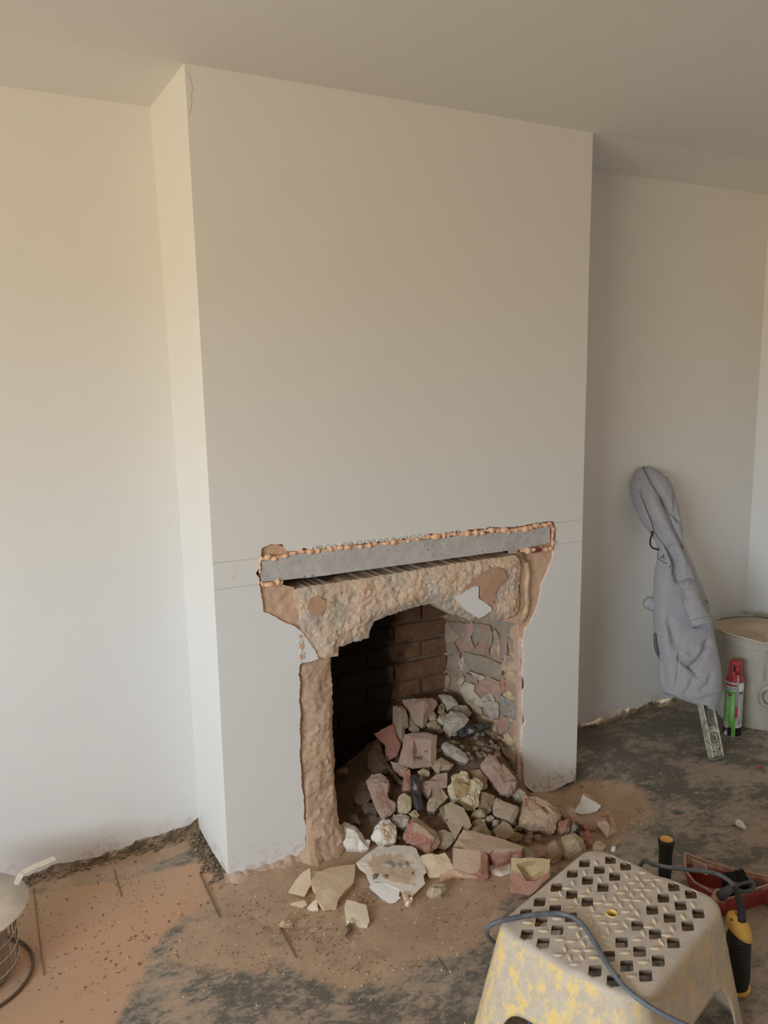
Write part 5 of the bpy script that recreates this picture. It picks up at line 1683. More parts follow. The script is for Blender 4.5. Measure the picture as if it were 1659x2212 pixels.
def rrect(n=10, step=0.006):
    """rounded outline with outward normals and place along the side"""
    out = []
    for cx, cy, a0 in ((HU - RC, HV - RC, 0), (-HU + RC, HV - RC, PI / 2), (-HU + RC, -HV + RC, PI), (HU - RC, -HV + RC, 1.5 * PI)):
        for k in range(n + 1):
            a = a0 + PI / 2 * k / n
            out.append((cx + RC * math.cos(a), cy + RC * math.sin(a), math.cos(a), math.sin(a)))
    # fill the straight runs
    res = []
    for i in range(len(out)):
        p, q = out[i], out[(i + 1) % len(out)]
        res.append(p)
        L = math.hypot(q[0] - p[0], q[1] - p[1])
        m = int(L / step)
        if m > 2:
            for k in range(1, m):
                f = k / m
                res.append((p[0] + (q[0] - p[0]) * f, p[1] + (q[1] - p[1]) * f, p[2], p[3]))
    return res


RR = rrect()
cols_u = (-0.147, -0.105, -0.063, 0.063, 0.105, 0.147)
rows_v = (0.192, 0.134, 0.075, 0.0, -0.075, -0.134, -0.192)
holes = []
for ri, v in enumerate(rows_v):
    for ci, u in enumerate(cols_u):
        if ri in (0, 6) and ci in (0, 5):
            continue
        holes.append((u, v))


def sq(u, v, h=0.0125, r=0.003):
    pts = []
    for k in range(4):
        a = PI / 4 + k * PI / 2
        for s_ in (-1, 0, 1):
            b = a + s_ * PI / 4
            q = (1 - r / h) * 1.414 * math.cos(a) + r / h * math.cos(b), (1 - r / h) * 1.414 * math.sin(a) + r / h * math.sin(b)
            pts.append((u + 0.0138 * 0.707 * q[0] - 0.0172 * 0.46 * q[1], v + 0.0138 * 0.707 * q[0] + 0.0172 * 0.89 * q[1]))
    return pts


vin, faces = [], []
outl = [(p[0], p[1]) for p in RR]
loops = [outl] + [sq(u, v) for u, v in holes] + [[(0.0123 * math.cos(2 * PI * k / 20), 0.0123 * math.sin(2 * PI * k / 20)) for k in range(20)]]
for lp_ in loops:
    faces.append(list(range(len(vin), len(vin) + len(lp_))))
    vin += [Vector(p) for p in lp_]
hole_polys = loops[1:]
gx = -HU + 0.01
while gx < HU - 0.006:
    gy = -HV + 0.01
    while gy < HV - 0.006:
        if inside(outl, gx, gy) and poly_dist(outl, gx, gy) > 0.006 and not any(abs(gx - hu) + abs(gy - hv) < 0.028 for hu, hv in holes) and math.hypot(gx, gy) > 0.016:
            vin.append(Vector((gx, gy)))
        gy += 0.011
    gx += 0.011
edges_ = []
for f in faces:
    edges_ += [(f[i], f[(i + 1) % len(f)]) for i in range(len(f))]
v2, _, f2, ov, _, _ = delaunay_2d_cdt(vin, edges_, [], 0, 1e-7)
bm = bmesh.new()


def top_z(x, y):
    """a shallow gutter runs down the middle of the near half"""
    return ST_H - 0.007 * math.exp(-(x / 0.022) ** 2) * sstep(-0.02, 0.0, -0.05 - abs(y - 0.0) + 0.05) - 0.006 * math.exp(-(x / 0.024) ** 2) * sstep(0.03, 0.17, -y) * 0 - 0.006 * math.exp(-(x / 0.026) ** 2) * sstep(0.02, 0.2, abs(y))


bv = [bm.verts.new((q.x, q.y, ST_H - 0.006 * math.exp(-(q.x / 0.026) ** 2) * sstep(0.02, 0.2, abs(q.y)))) for q in v2]
for f in f2:
    cx = sum(v2[i].x for i in f) / 3
    cy = sum(v2[i].y for i in f) / 3
    if not inside(outl, cx, cy) or any(inside(h_, cx, cy) for h_ in hole_polys):
        continue
    try:
        fc = bm.faces.new([bv[i] for i in f])
        fc.normal_update()
        if fc.normal.z < 0:
            fc.normal_flip()
    except ValueError:
        pass
bmesh.ops.delete(bm, geom=[v for v in bm.verts if not v.link_faces], context='VERTS')
bm.edges.ensure_lookup_table()
hb = [e for e in bm.edges if len(e.link_faces) == 1 and poly_dist(outl, *((e.verts[0].co + e.verts[1].co) / 2).xy) > 0.004]
ret = bmesh.ops.extrude_edge_only(bm, edges=hb)
for g_ in ret['geom']:
    if isinstance(g_, bmesh.types.BMVert):
        g_.co.z -= 0.013
    elif isinstance(g_, bmesh.types.BMFace):
        g_.material_index = 1
# skirt
rim = []
for p in RR:
    rim.append(min(bm.verts, key=lambda q, p=p: (q.co.x - p[0]) ** 2 + (q.co.y - p[1]) ** 2 + (0 if q.co.z > ST_H - 0.009 else 1)))
prev = rim
RF, SPLAY, ARCH = 0.020, 0.068, 0.18
prof = [(RF * math.sin(a), RF * (1 - math.cos(a))) for a in [math.radians(x) for x in (20, 40, 60, 78)]]
N_DOWN = 14


def arch_z(p):
    if abs(p[2]) > 0.999 or abs(p[3]) > 0.999:
        s_, L = (p[1], HV) if abs(p[2]) > abs(p[3]) else (p[0], HU)
        w = L * 0.80
        if abs(s_) < w:
            return ARCH * (1 - (abs(s_) / w) ** 6) ** 0.4
    return 0.0


for e_, d_ in prof:
    ring = [bm.verts.new((p[0] + p[2] * e_, p[1] + p[3] * e_, r_.co.z - d_ if False else ST_H - d_ - (ST_H - r_.co.z))) for p, r_ in zip(RR, rim)]
    for i in range(len(RR)):
        j = (i + 1) % len(RR)
        bm.faces.new((prev[i], ring[i], ring[j], prev[j]))
    prev = ring
top_e, top_d = prof[-1]
zt = ST_H - top_d
starts = [(v.co.z) for v in prev]
for k in range(1, N_DOWN + 1):
    ring = []
    for p, z0 in zip(RR, starts):
        zb = arch_z(p)
        z = z0 + (zb - z0) * k / N_DOWN
        e_ = top_e + (SPLAY - top_e + RF) * (1 - z / zt)
        ring.append(bm.verts.new((p[0] + p[2] * e_, p[1] + p[3] * e_, z)))
    for i in range(len(RR)):
        j = (i + 1) % len(RR)
        bm.faces.new((prev[i], ring[i], ring[j], prev[j]))
    prev = ring
me = bpy.data.meshes.new('stool_shell')
bmesh.ops.recalc_face_normals(bm, faces=bm.faces)
bm.to_mesh(me)
bm.free()
shell = link('stool_shell', me, None, [stool_m, grain('dusty_shaded_hole', ph(112, 94, 76, 1.3), ph(134, 112, 90, 1.3), 60, .9, .3)])  # hole walls: dust colour, darkened for the shade inside the holes
shell.parent = stool
auto_smooth(shell, 38)
sol = shell.modifiers.new('thickness', 'SOLIDIFY')
sol.thickness = 0.005
sol.offset = -1

# raised lugs of the tread plate: one mesh copied
bm = bmesh.new()
bmesh.ops.create_uvsphere(bm, u_segments=12, v_segments=6, radius=1.0)
bmesh.ops.delete(bm, geom=[v for v in bm.verts if v.co.z < -0.05], context='VERTS')
for v in bm.verts:
    v.co = Vector((v.co.x * 0.0135 * (1 - 0.25 * abs(v.co.y)), v.co.y * 0.0052, v.co.z * 0.0032))
lug_me = bpy.data.meshes.new('tread_lug')
bm.to_mesh(lug_me)
bm.free()
for p in lug_me.polygons:
    p.use_smooth = True
lug_me.materials.append(stool_m)
rnd = random.Random(3)
gu = [-0.147, -0.126, -0.105, -0.084, -0.063, -0.042, -0.021, 0.0, 0.021, 0.042, 0.063, 0.084, 0.105, 0.126, 0.147]
nlug = 0
for i, u in enumerate(gu):
    for k in range(-7, 8):
        v = k * 0.0285 + (0.014 if i % 2 else 0)
        if abs(v) > HV - 0.008 or (abs(u) > HU - 0.02 and abs(v) > HV - 0.035):
            continue
        if any(abs(u - hu) + 0.8 * abs(v - hv) < 0.030 for hu, hv in holes) or math.hypot(u, v) < 0.026:
            continue
        o = bpy.data.objects.new('tread_lug', lug_me)
        COL.objects.link(o)
        o.parent = stool
        zz = ST_H - 0.006 * math.exp(-(u / 0.026) ** 2) * sstep(0.02, 0.2, abs(v))
        o.location = (u, v, zz)
        o.rotation_euler = (0, 0, (PI / 4 if (i + k) % 2 else -PI / 4) + ST_A * 0 + rnd.uniform(-.1, .1) + PI / 4 * 0)
        nlug += 1
bm = bmesh.new()
add_lathe(bm, [(0.0112, -0.010), (0.0112, 0.0008), (0.0128, 0.0022), (0.0146, 0.0008), (0.0150, -0.001)], 28)
bmesh.ops.translate(bm, vec=(0, 0, ST_H), verts=bm.verts)
o = obj('eyelet', bm, plain('clean_yellow_plastic', ph(226, 190, 70, 1.3), 0.5), None, True)
o.parent = stool
o['label'] = 'bright yellow rimmed round hole'

# ---- corded power tool standing behind the stool, its cable and the pieces around
blk = plain('black_rubber', ph(40, 40, 42, 1.2), 0.6)
gryc = plain('dusty_grey_rubber', ph(84, 88, 94, 1.25), 0.55)
yelp = plain('yellow_tool_plastic', ph(228, 172, 30, 1.6), 0.5)
orange = plain('orange_tool_plastic', ph(190, 110, 30, 1.2), 0.5)
TB = on_z(1592, 2135, 0)
TB.z = 0
tool = thing('power_tool', TB, 'black corded power tool with yellow cuff standing on end beside the step stool', 'power tool')
ax_top = on_z(1598, 1975, 0.235)
tilt = (ax_top - TB).normalized()
tx, ty = frame_along(tilt)
TM = Matrix((tx, ty, tilt)).transposed().to_4x4()
TM.translation = TB
bm = bmesh.new()
add_lathe(bm, [(0.001, 0.014), (0.026, 0.014), (0.029, 0.03), (0.030, 0.07), (0.0275, 0.09), (0.0275, 0.12), (0.0265, 0.16), (0.026, 0.186), (0.02, 0.190), (0.001, 0.190)], 28, TM)
obj('body', bm, blk, tool, True)
bm = bmesh.new()
for k in range(9):
    z_ = 0.085 + 0.010 * k
    add_lathe(bm, [(0.0262, z_), (0.0292, z_ + 0.002), (0.0292, z_ + 0.005), (0.0262, z_ + 0.007)], 28, TM)
o = obj('grip_ribs', bm, blk, tool, True)
o['kind'] = 'stuff'
bm = bmesh.new()
add_lathe(bm, [(0.001, 0.0), (0.027, 0.0), (0.032, 0.004), (0.032, 0.011), (0.027, 0.015)], 28, TM)
obj('foot_ring', bm, yelp, tool, True)
# yellow cuff, slanted
bm = bmesh.new()
add_lathe(bm, [(0.0285, 0.180), (0.031, 0.184), (0.0315, 0.194), (0.030, 0.206), (0.026, 0.219), (0.017, 0.231), (0.0135, 0.236), (0.0135, 0.222)], 28, TM)
inv = TM.inverted()
vw = (CAM - TB).normalized()
lft = (-RT).normalized()
for v in bm.verts:
    q = inv @ v.co
    sd = (TM.to_3x3() @ Vector((q.x, q.y, 0))).dot(lft)
    q.z += sd * 0.8
    v.co = TM @ q
obj('cuff', bm, yelp, tool, True)
for s_ in ((0.020, 0.005), (-0.016, -0.012)):
    bm = bmesh.new()
    c0 = TB + tilt * (0.196 + s_[0] * 1.2) + lft * s_[0] + vw * 0.026
    bmesh.ops.create_icosphere(bm, subdivisions=2, radius=0.0035, matrix=Matrix.Translation(c0))
    obj('screw', bm, plain('screw_recess', ph(120, 88, 26), 0.7), tool, True)
bm = bmesh.new()
add_box(bm, (-0.008, -0.006, 0.085), (0.008, 0.010, 0.145), TM @ Matrix.Translation(TM.to_3x3().inverted() @ (lft * 0.030)))
bmesh.ops.bevel(bm, geom=bm.edges[:], offset=0.003, segments=2, affect='EDGES')
o = obj('switch', bm, orange, tool, True)
o['label'] = 'orange switch slider'

STO = lambda u, v, dz=0.006: on_z(u, v, ST_H + dz)
under = SM @ Vector((0.02, -0.05, 0.03))
ctop = [on_z(1602, 1985, 0.238), on_z(1597, 1940, 0.265), on_z(1584, 1912, 0.275), on_z(1560, 1893, 0.28), on_z(1530, 1883, 0.285), on_z(1490, 1879, 0.29), on_z(1440, 1873, 0.295), on_z(1410, 1867, 0.29), on_z(1385, 1866, 0.27)]
down = [SM @ Vector((-0.11, 0.285, 0.14)), SM @ Vector((-0.05, 0.20, 0.035)), under, SM @ Vector((-0.02, -0.20, 0.03)), on_z(1093, 2062, 0.14)]
loop_ = [on_z(1075, 2043, 0.20), on_z(1056, 2026, 0.25), on_z(1051, 2010, 0.29), on_z(1062, 1997, 0.318), on_z(1085, 1988, 0.329), STO(1110, 1983), STO(1150, 1976), STO(1205, 1973), STO(1238, 1982), STO(1262, 2002), STO(1284, 2035), STO(1302, 2066), STO(1325, 2102, 0.004), STO(1352, 2135, 0.002), on_z(1388, 2164, 0.322), on_z(1430, 2190, 0.312), on_z(1480, 2214, 0.30), on_z(1540, 2240, 0.28), on_z(1600, 2275, 0.24)]
t = NT('grey_cable_rubber')
f = t.noise(40, 4, 0.7, False, (1, 1, 1))
t.color(t.ramp(f, [(0.35, ph(78, 84, 92, 1.25)), (0.7, ph(104, 108, 112, 1.25))]))
cab_m = t.set(0.5, 0, 0.4)
bm = bmesh.new()
add_tube(bm, smooth_path(ctop + down + loop_, 8), 0.0055, 10)
cable = obj('cable', bm, cab_m, None, True)
tag(cable, 'grey rubber cable looped over the step stool, running to the black power tool', 'cable')
bm = bmesh.new()
add_tube(bm, smooth_path([on_z(1603, 1990, 0.236), on_z(1601, 1962, 0.252), on_z(1595, 1938, 0.266), on_z(1588, 1918, 0.2735)], 6), [0.0095] * 8 + [0.0088] * 4 + [0.0078] * 7, 12)
o = obj('strain_relief', bm, blk, tool, True)

# upright rubber grip behind the stool
HB = on_z(1432, 1975, 0)
HB.z = 0
grip = thing('hand_tool', HB, 'black rubber tool handle with open yellow end, standing upright behind the step stool', 'hand tool')
HM = Matrix.Translation(HB)
bm = bmesh.new()
add_lathe(bm, [(0.012, 0.0), (0.014, 0.06), (0.0165, 0.10), (0.0185, 0.15), (0.0185, 0.19), (0.0195, 0.212), (0.0222, 0.224), (0.0228, 0.232), (0.0212, 0.238), (0.0185, 0.2385)], 28, HM)
obj('handle', bm, gryc if False else blk, grip, True)
bm = bmesh.new()
add_lathe(bm, [(0.0188, 0.2384), (0.0178, 0.2375), (0.0150, 0.233), (0.001, 0.231)], 28, HM)
o = obj('end_cap', bm, plain('amber_plastic', ph(244, 172, 30, 1.9), 0.35), grip, True)
o['label'] = 'amber yellow dished end'
bm = bmesh.new()
for k in range(4):
    add_box(bm, (0.0, -0.0186, 0.148 + 0.011 * k), (0.010, -0.0180, 0.1535 + 0.011 * k), HM @ Matrix.Rotation(0.75, 4, 'Z'))
o = obj('yellow_marking', bm, orange, grip)
o['kind'] = 'stuff'

# ---- red dustpan and hand brush
RIM = [(1481, 1843), (1530, 1862), (1580, 1877), (1659, 1894), (1712, 1905), (1735, 1918), (1712, 1925), (1659, 1911), (1630, 1921), (1604, 1931), (1568, 1943), (1530, 1923), (1500, 1905), (1484, 1884), (1478, 1862)]
rim_z = [0.088, 0.085, 0.08, 0.08, 0.08, 0.07, 0.065, 0.065, 0.066, 0.067, 0.068, 0.068, 0.070, 0.075, 0.083]
rim3 = [on_z(u, v, z) for (u, v), z in zip(RIM, rim_z)]
cen = sum(rim3, Vector()) / len(rim3)
cen.z = 0
pan = thing('dustpan', cen, 'dusty red plastic dustpan with a bar-coded sticker, right of the step stool', 'dustpan')
bm = bmesh.new()
rt_ = [bm.verts.new(p) for p in rim3]
mid = [bm.verts.new(Vector((cen.x + (p.x - cen.x) * 0.93, cen.y + (p.y - cen.y) * 0.93, 0.03))) for p in rim3]
bs = [bm.verts.new(Vector((cen.x + (p.x - cen.x) * 0.84, cen.y + (p.y - cen.y) * 0.84, 0.004))) for p in rim3]
for r0, r1 in ((rt_, mid), (mid, bs)):
    for i in range(len(r0)):
        j = (i + 1) % len(r0)
        bm.faces.new((r0[i], r0[j], r1[j], r1[i]))
fb_ = bm.faces.new(bs)
bmesh.ops.triangulate(bm, faces=[fb_])
t = NT('dusty_red_plastic')
geo = t.n('ShaderNodeNewGeometry')
sp_ = t.n('ShaderNodeSeparateXYZ')
t.l(geo.outputs['Normal'], sp_.inputs[0])
dn = t.math('ADD', t.ramp(sp_.outputs['Z'], [(0.15, 0.0), (0.85, 0.62)]), t.math('MULTIPLY', t.math('SUBTRACT', t.noise(18, 5, 0.7), 0.5), 1.0))
t.color(t.mix(t.ramp(dn, [(0.35, 0.0), (0.6, 0.9)]), t.mix(t.noise(60), ph(150, 38, 36, 1.25), ph(132, 34, 34, 1.25)), ph(168, 140, 120)))
redp = t.set(0.5, 0, 0.4)
o = obj('tray', bm, redp, pan)
auto_smooth(o, 60)
md = o.modifiers.new('thickness', 'SOLIDIFY')
md.thickness = 0.004
md.offset = 0
bm = bmesh.new()
add_tube(bm, rim3 + [rim3[0]], 0.0035, 8, False)
obj('rim', bm, plain('dusty_rim_plastic', ph(184, 140, 116, 1.25), 0.6), pan, True)
bm = bmesh.new()
add_tube(bm, [on_z(1556, 1930, 0.06), on_z(1550, 1948, 0.055), on_z(1552, 1966, 0.045)], [0.022, 0.024, 0.019], 16, True, None, 0.75)
obj('handle', bm, redp, pan, True)


def on_wall(i, f, k):
    """a point on the inside of the tray wall between rim corners i and i+1 (f along, k down)"""
    j = (i + 1) % len(rim3)
    a = rim3[i].lerp(rim3[j], f)
    b = Vector((cen.x + (a.x - cen.x) * 0.93, cen.y + (a.y - cen.y) * 0.93, 0.03))
    ed = rim3[j] - rim3[i]
    inw = Vector((-ed.y, ed.x, 0)).normalized()
    if inw.dot(cen - a) < 0:
        inw.negate()
    return a.lerp(b, k) + inw * 0.0045


stk = plain('dusty_paper_label', ph(200, 186, 176), 0.8)
ink = plain('printed_bars', ph(120, 104, 100), 0.8)
bm = bmesh.new()
bm.faces.new([bm.verts.new(p) for p in (on_wall(0, .30, .12), on_wall(0, .97, .12), on_wall(0, .97, .75), on_wall(0, .30, .75))])
lab_ = obj('sticker', bm, stk, pan)
bm = bmesh.new()
inw = (CAM - rim3[1]).normalized() * 0.0012
for k in range(12):
    f0 = 0.36 + 0.046 * k
    w_ = (0.010, 0.018, 0.008, 0.022)[k % 4]
    bm.faces.new([bm.verts.new(on_wall(0, min(f0, .98), .2) + inw), bm.verts.new(on_wall(0, min(f0 + w_, .995), .2) + inw), bm.verts.new(on_wall(0, min(f0 + w_, .995), .5) + inw), bm.verts.new(on_wall(0, min(f0, .98), .5) + inw)])
o = obj('barcode', bm, ink, lab_)
o['kind'] = 'stuff'
bm = bmesh.new()
bm.faces.new([bm.verts.new(p) for p in (on_wall(2, .55, .3), on_wall(2, .9, .3), on_wall(2, .9, .95), on_wall(2, .55, .95))])
obj('sticker', bm, plain('dusty_dark_label', ph(128, 100, 100), 0.8), pan)

bc = on_z(1590, 1905, 0.085)
brush = thing('hand_brush', Vector((bc.x, bc.y, 0.01)), 'black-bristled hand brush with grey hollow handle lying in the red dustpan', 'brush')
q0, q1, q2, q3 = on_z(1556, 1887, 0.12), on_z(1606, 1876, 0.12), on_z(1620, 1903, 0.088), on_z(1584, 1911, 0.088)
brm = plain('black_bristles', ph(34, 32, 30, 1.2), 0.85)
for k in range(11):
    f0, f1 = k / 11, (k + 0.72) / 11
    a, b, c_, d_ = q0.lerp(q1, f0), q0.lerp(q1, f1), q3.lerp(q2, f1), q3.lerp(q2, f0)
    bm = bmesh.new()
    dz = Vector((0.0, 0.0, -0.045))
    jt = Vector((0, 0, 0.003 * noise.noise(Vector((k * 3.1, 0, 0)))))
    tp = [bm.verts.new(p + jt) for p in (a, b, c_, d_)]
    lo_ = [bm.verts.new(p + dz) for p in (a.lerp(d_, .25), b.lerp(c_, .25), c_, d_)]
    bm.faces.new(tp)
    bm.faces.new(lo_[::-1])
    for i in range(4):
        bm.faces.new((tp[i], tp[(i + 1) % 4], lo_[(i + 1) % 4], lo_[i]))
    bmesh.ops.subdivide_edges(bm, edges=bm.edges, cuts=2, use_grid_fill=True)
    for v in bm.verts:
        v.co += Vector((1, 1, 0)) * 0.0012 * noise.noise(v.co * 300)
    obj('bristle_tuft', bm, brm, brush)
bm = bmesh.new()
add_tube(bm, [on_z(1578, 1912, .066), on_z(1600, 1912, .066), on_z(1624, 1905, .066)], 0.012, 12)
obj('head_bar', bm, gryc, brush, True)
bm = bmesh.new()
path = [on_z(1590, 1914, .085), on_z(1604, 1908, .09), on_z(1622, 1906, .09), on_z(1629, 1914, .085), on_z(1622, 1923, .08), on_z(1606, 1926, .078), on_z(1592, 1920, .08)]
add_tube(bm, smooth_path(path + [path[0]], 6), 0.0055, 10)
obj('hanging_loop', bm, gryc, brush, True)
bm = bmesh.new()
p0, p1, p2 = on_z(1588, 1912, .085), on_z(1572, 1924, .088), on_z(1557, 1935, .088)
r_ = add_tube(bm, [p0, p1, p2, p2 - (p2 - p1) * 0.02, p1, p0], [0.0115, 0.0125, 0.0145, 0.0118, 0.010, 0.009], 18, False)
obj('handle', bm, gryc, brush, True)
bm = bmesh.new()
add_tube(bm, [p1.lerp(p2, .2), p1.lerp(p2, .25)], 0.0105, 16)
obj('bore_shade', bm, blk, brush, True)  # black disc stands in for the shade inside the hollow handle

# ================================================================== spirit level and grey hoodie by the wall
Hc = Crop(1220, 980, 3.2533)
LV0 = on_z(1548, 1641, 0.0)
LV1 = on_y(1432, 1060, 0.235)
lt = (LV1 - LV0).normalized()
ls = (RT - lt * RT.dot(lt)).normalized()
lnn = ls.cross(lt).normalized()
if lnn.dot(CAM - LV0) < 0:
    lnn.negate()
# turn the wide face a little to the right so its left edge shows
ls2 = (ls * math.cos(0.42) - lnn * math.sin(0.42)).normalized()
ln2 = (lnn * math.cos(0.42) + ls * math.sin(0.42)).normalized()
level = thing('spirit_level', LV0, 'worn metal spirit level leaning on the alcove wall under the hoodie', 'spirit level')
t = NT('worn_mortar_stained_metal')
t.color(t.mix(t.ramp(t.noise(30, 6, 0.75), [(0.42, 0.0), (0.6, 1.0)]), ph(126, 122, 108), ph(178, 172, 148)))
t.bump(t.noise(80, 5, 0.7), 0.4, 0.003)
lvm = t.set(0.45, 0.35, 0.5)
dkm = grain('dark_scuffed_metal', ph(70, 70, 64), ph(116, 114, 102), 40, 0.5, 0.3, 120, 0.002)
LL = (LV1 - LV0).length + 0.06
LMt = Matrix((ls2, ln2, lt)).transposed().to_4x4()
LMt.translation = LV0


def lbox(name, lo, hi, m, bev=0.0015):
    bm = bmesh.new()
    add_box(bm, lo, hi, LMt)
    bmesh.ops.bevel(bm, geom=bm.edges[:], offset=bev, segments=1, affect='EDGES')
    return obj(name, bm, m, level)


HWD, THK = 0.031, 0.016
lbox('web', (-HWD + .004, -0.005, 0.012), (HWD - .004, 0.005, LL), dkm, 0.0005)
lbox('flange', (-HWD, -THK, 0.010), (-HWD + 0.006, THK, LL), lvm)
lbox('flange', (HWD - 0.006, -THK, 0.010), (HWD, THK, LL), lvm)
lbox('end_plate', (-HWD + .007, 0.0035, 0.012), (HWD - .007, 0.0095, 0.135), lvm)
lbox('end_cap', (-HWD, -THK, 0.0), (HWD, THK, 0.011), dkm)
RM = LMt @ Matrix.Translation((0.0, 0.0085, 0.088)) @ Matrix.Rotation(-PI / 2, 4, 'X')
bm = bmesh.new()
add_lathe(bm, [(0.0235, 0.0), (0.0235, 0.003), (0.0205, 0.005), (0.0175, 0.003), (0.017, -0.002), (0.012, 0.001), (0.001, 0.002)], 28, RM)
o = obj('vial_ring', bm, dkm, level, True)  # dark tone puts the shade of a recess into the ring
for sx in (-0.015, 0.017):
    bm = bmesh.new()
    add_lathe(bm, [(0.0038, 0.0), (0.0035, 0.0016), (0.001, 0.0016)], 12, LMt @ Matrix.Translation((sx, 0.0095, 0.038 + sx * 0.25)) @ Matrix.Rotation(-PI / 2, 4, 'X'))
    obj('screw', bm, blk, level, True)

# hoodie
hd_rows = [  # left and right edge of the cloth from the top down
    ((562, 92), (592, 90), .25), ((530, 98), (628, 108), .45), ((505, 112), (668, 132), .6), ((482, 145), (712, 172), .8), ((466, 190), (745, 215), .9), ((459, 235), (762, 255), 1), ((470, 300), (778, 315), 1), ((490, 370), (798, 385), 1),
    ((512, 430), (806, 440), 1), ((545, 490), (820, 490), 1), ((585, 540), (826, 545), 1), ((622, 590), (830, 600), .95), ((645, 640), (846, 645), .9), ((650, 690), (864, 690), .9), ((646, 740), (884, 735), .95), ((636, 800), (908, 790), 1), ((628, 860), (930, 850), 1),
    ((624, 930), (958, 915), 1), ((621, 1000), (982, 975), 1), ((620, 1070), (1005, 1040), 1), ((621, 1150), (1022, 1120), 1), ((624, 1230), (1036, 1210), 1), ((632, 1310), (1052, 1300), 1), ((645, 1390), (1070, 1385), 1), ((656, 1460), (1086, 1465), 1), ((663, 1530), (1096, 1545), 1), ((665, 1590), (1098, 1630), 1), ((668, 1622), (1092, 1700), .98), ((676, 1655), (1078, 1752), .96), ((690, 1680), (1062, 1806), .94)]
folds = [  # (depth m, width in crop pixels, line)
    (-0.020, 13, ((565, 95), (620, 200), (690, 310), (745, 400), (800, 470))),
    (-0.020, 15, ((535, 270), (585, 400), (640, 530), (710, 650), (755, 740), (768, 830))),
    (-0.016, 14, ((690, 325), (740, 440), (790, 560), (835, 650))),
    (-0.026, 26, ((745, 660), (785, 760), (800, 880))),
    (0.014, 34, ((620, 330), (690, 480), (770, 640), (830, 760))),
    (0.012, 30, ((500, 180), (540, 330), (600, 500))),
    (0.014, 30, ((690, 640), (735, 720), (750, 800))),
    (-0.010, 16, ((830, 640), (900, 790), (985, 1000))),
    (-0.008, 5, ((880, 1220), (830, 1310), (806, 1380), (798, 1470), (780, 1620))),
    (-0.020, 15, ((806, 1430), (850, 1480), (900, 1510), (935, 1560))),
    (-0.017, 20, ((895, 1500), (955, 1425), (1005, 1330))),
    (0.012, 30, ((840, 1430), (900, 1450), (950, 1380))),
    (-0.010, 18, ((900, 1590), (880, 1650), (850, 1680))),
    (-0.008, 15, ((1030, 1560), (1010, 1620), (960, 1660))),
    (0.008, 40, ((700, 1250), (720, 1450), (760, 1580))),
    (-0.009, 30, ((730, 1180), (790, 1350))),
    (0.010, 60, ((700, 850), (680, 1100), (690, 1300))),
    (-0.009, 7, ((665, 1590), (715, 1650), (830, 1700), (950, 1722), (1092, 1690))),
    (-0.012, 20, ((640, 1360), (690, 1500), (700, 1600))),
    (-0.010, 8, ((770, 280), (772, 400), (800, 440)))]
hn = lnn
rows = []
for (lu, lv), (ru, rv_), k in hd_rows:
    (a, b), (c_, d_) = [(p[0], p[1]) for p in Hc((lu, lv), (ru, rv_))]
    pL, pR = on_plane(a, b, LV0 + hn * 0.022, hn), on_plane(c_, d_, LV0 + hn * 0.022, hn)
    rows.append((pL, pR, k))
pl3 = smooth_path([r[0] for r in rows], 5)
pr3 = smooth_path([r[1] for r in rows], 5)
kk = smooth_path([Vector((r[2], 0, 0)) for r in rows], 5)
fold_px = [(d, w / 3.2533, [(p[0], p[1]) for p in Hc(*ln)]) for d, w, ln in folds]
bm = bmesh.new()
rings = []
NS = 120
for i, (a, b, k) in enumerate(zip(pl3, pr3, kk)):
    c_ = (a + b) / 2
    w = (b - a).length / 2
    sdir = (b - a).normalized()
    dep = min(0.07, w * 0.62)
    ring = []
    for s in range(NS):
        an_ = 2 * PI * s / NS
        cs, sn = math.cos(an_), math.sin(an_)
        cs = math.copysign(abs(cs) ** 0.85, cs)
        p = c_ + sdir * (w * cs) + hn * (dep * sn * (1.0 if sn > 0 else 0.45))
        # never into the wall
        if p.y > DEP - 0.008:
            p.y = DEP - 0.008
        if sn > -0.05:
            u, v = project(p)
            off = 0.0
            for d, wd, ln in fold_px:
                ds = min(seg_dist(u, v, *ln[q], *ln[q + 1]) for q in range(len(ln) - 1))
                if ds < wd * 3:
                    off += d * 1.25 * math.exp(-(ds / wd) ** 2)
            off *= min(1.0, max(0.0, sn * 2.2))
            off += 0.0035 * fnoise(p, 14, 3) * max(0, sn)
            p = p + hn * off
        ring.append(bm.verts.new(p))
    rings.append(ring)
for r0, r1 in zip(rings, rings[1:]):
    for s in range(NS):
        bm.faces.new((r0[s], r0[(s + 1) % NS], r1[(s + 1) % NS], r1[s]))
bm.faces.new(rings[0])
t = NT('heather_grey_fleece')
t.color(t.mix(t.ramp(t.noise(240, 3, 0.8, False, (1, 1, 0.35)), [(0.35, 0.0), (0.65, 1.0)]), ph(146, 145, 150, 1.15), ph(170, 169, 175, 1.15)))
t.bump(t.noise(420, 3, 0.8), 0.25, 0.0015)
fleece = t.set(0.95, 0, 0.1)
front_verts = [v.co.copy() for r in rings for s, v in enumerate(r) if 2 < s < NS // 2 - 2]
hc_ = (rows[15][0] + rows[15][1]) / 2
hood = thing('hoodie', hc_, 'grey hooded sweatshirt draped over the spirit level in the right alcove', 'hoodie')
bmesh.ops.recalc_face_normals(bm, faces=bm.faces)
me = bpy.data.meshes.new('body')
bm.to_mesh(me)
bm.free()
for p in me.polygons:
    p.use_smooth = True
body = link('body', me, None, [fleece])
body.parent = hood
body.matrix_parent_inverse = Matrix.Translation(hc_).inverted()
md = body.modifiers.new('cloth', 'SOLIDIFY')
md.thickness = 0.003
md.offset = -1


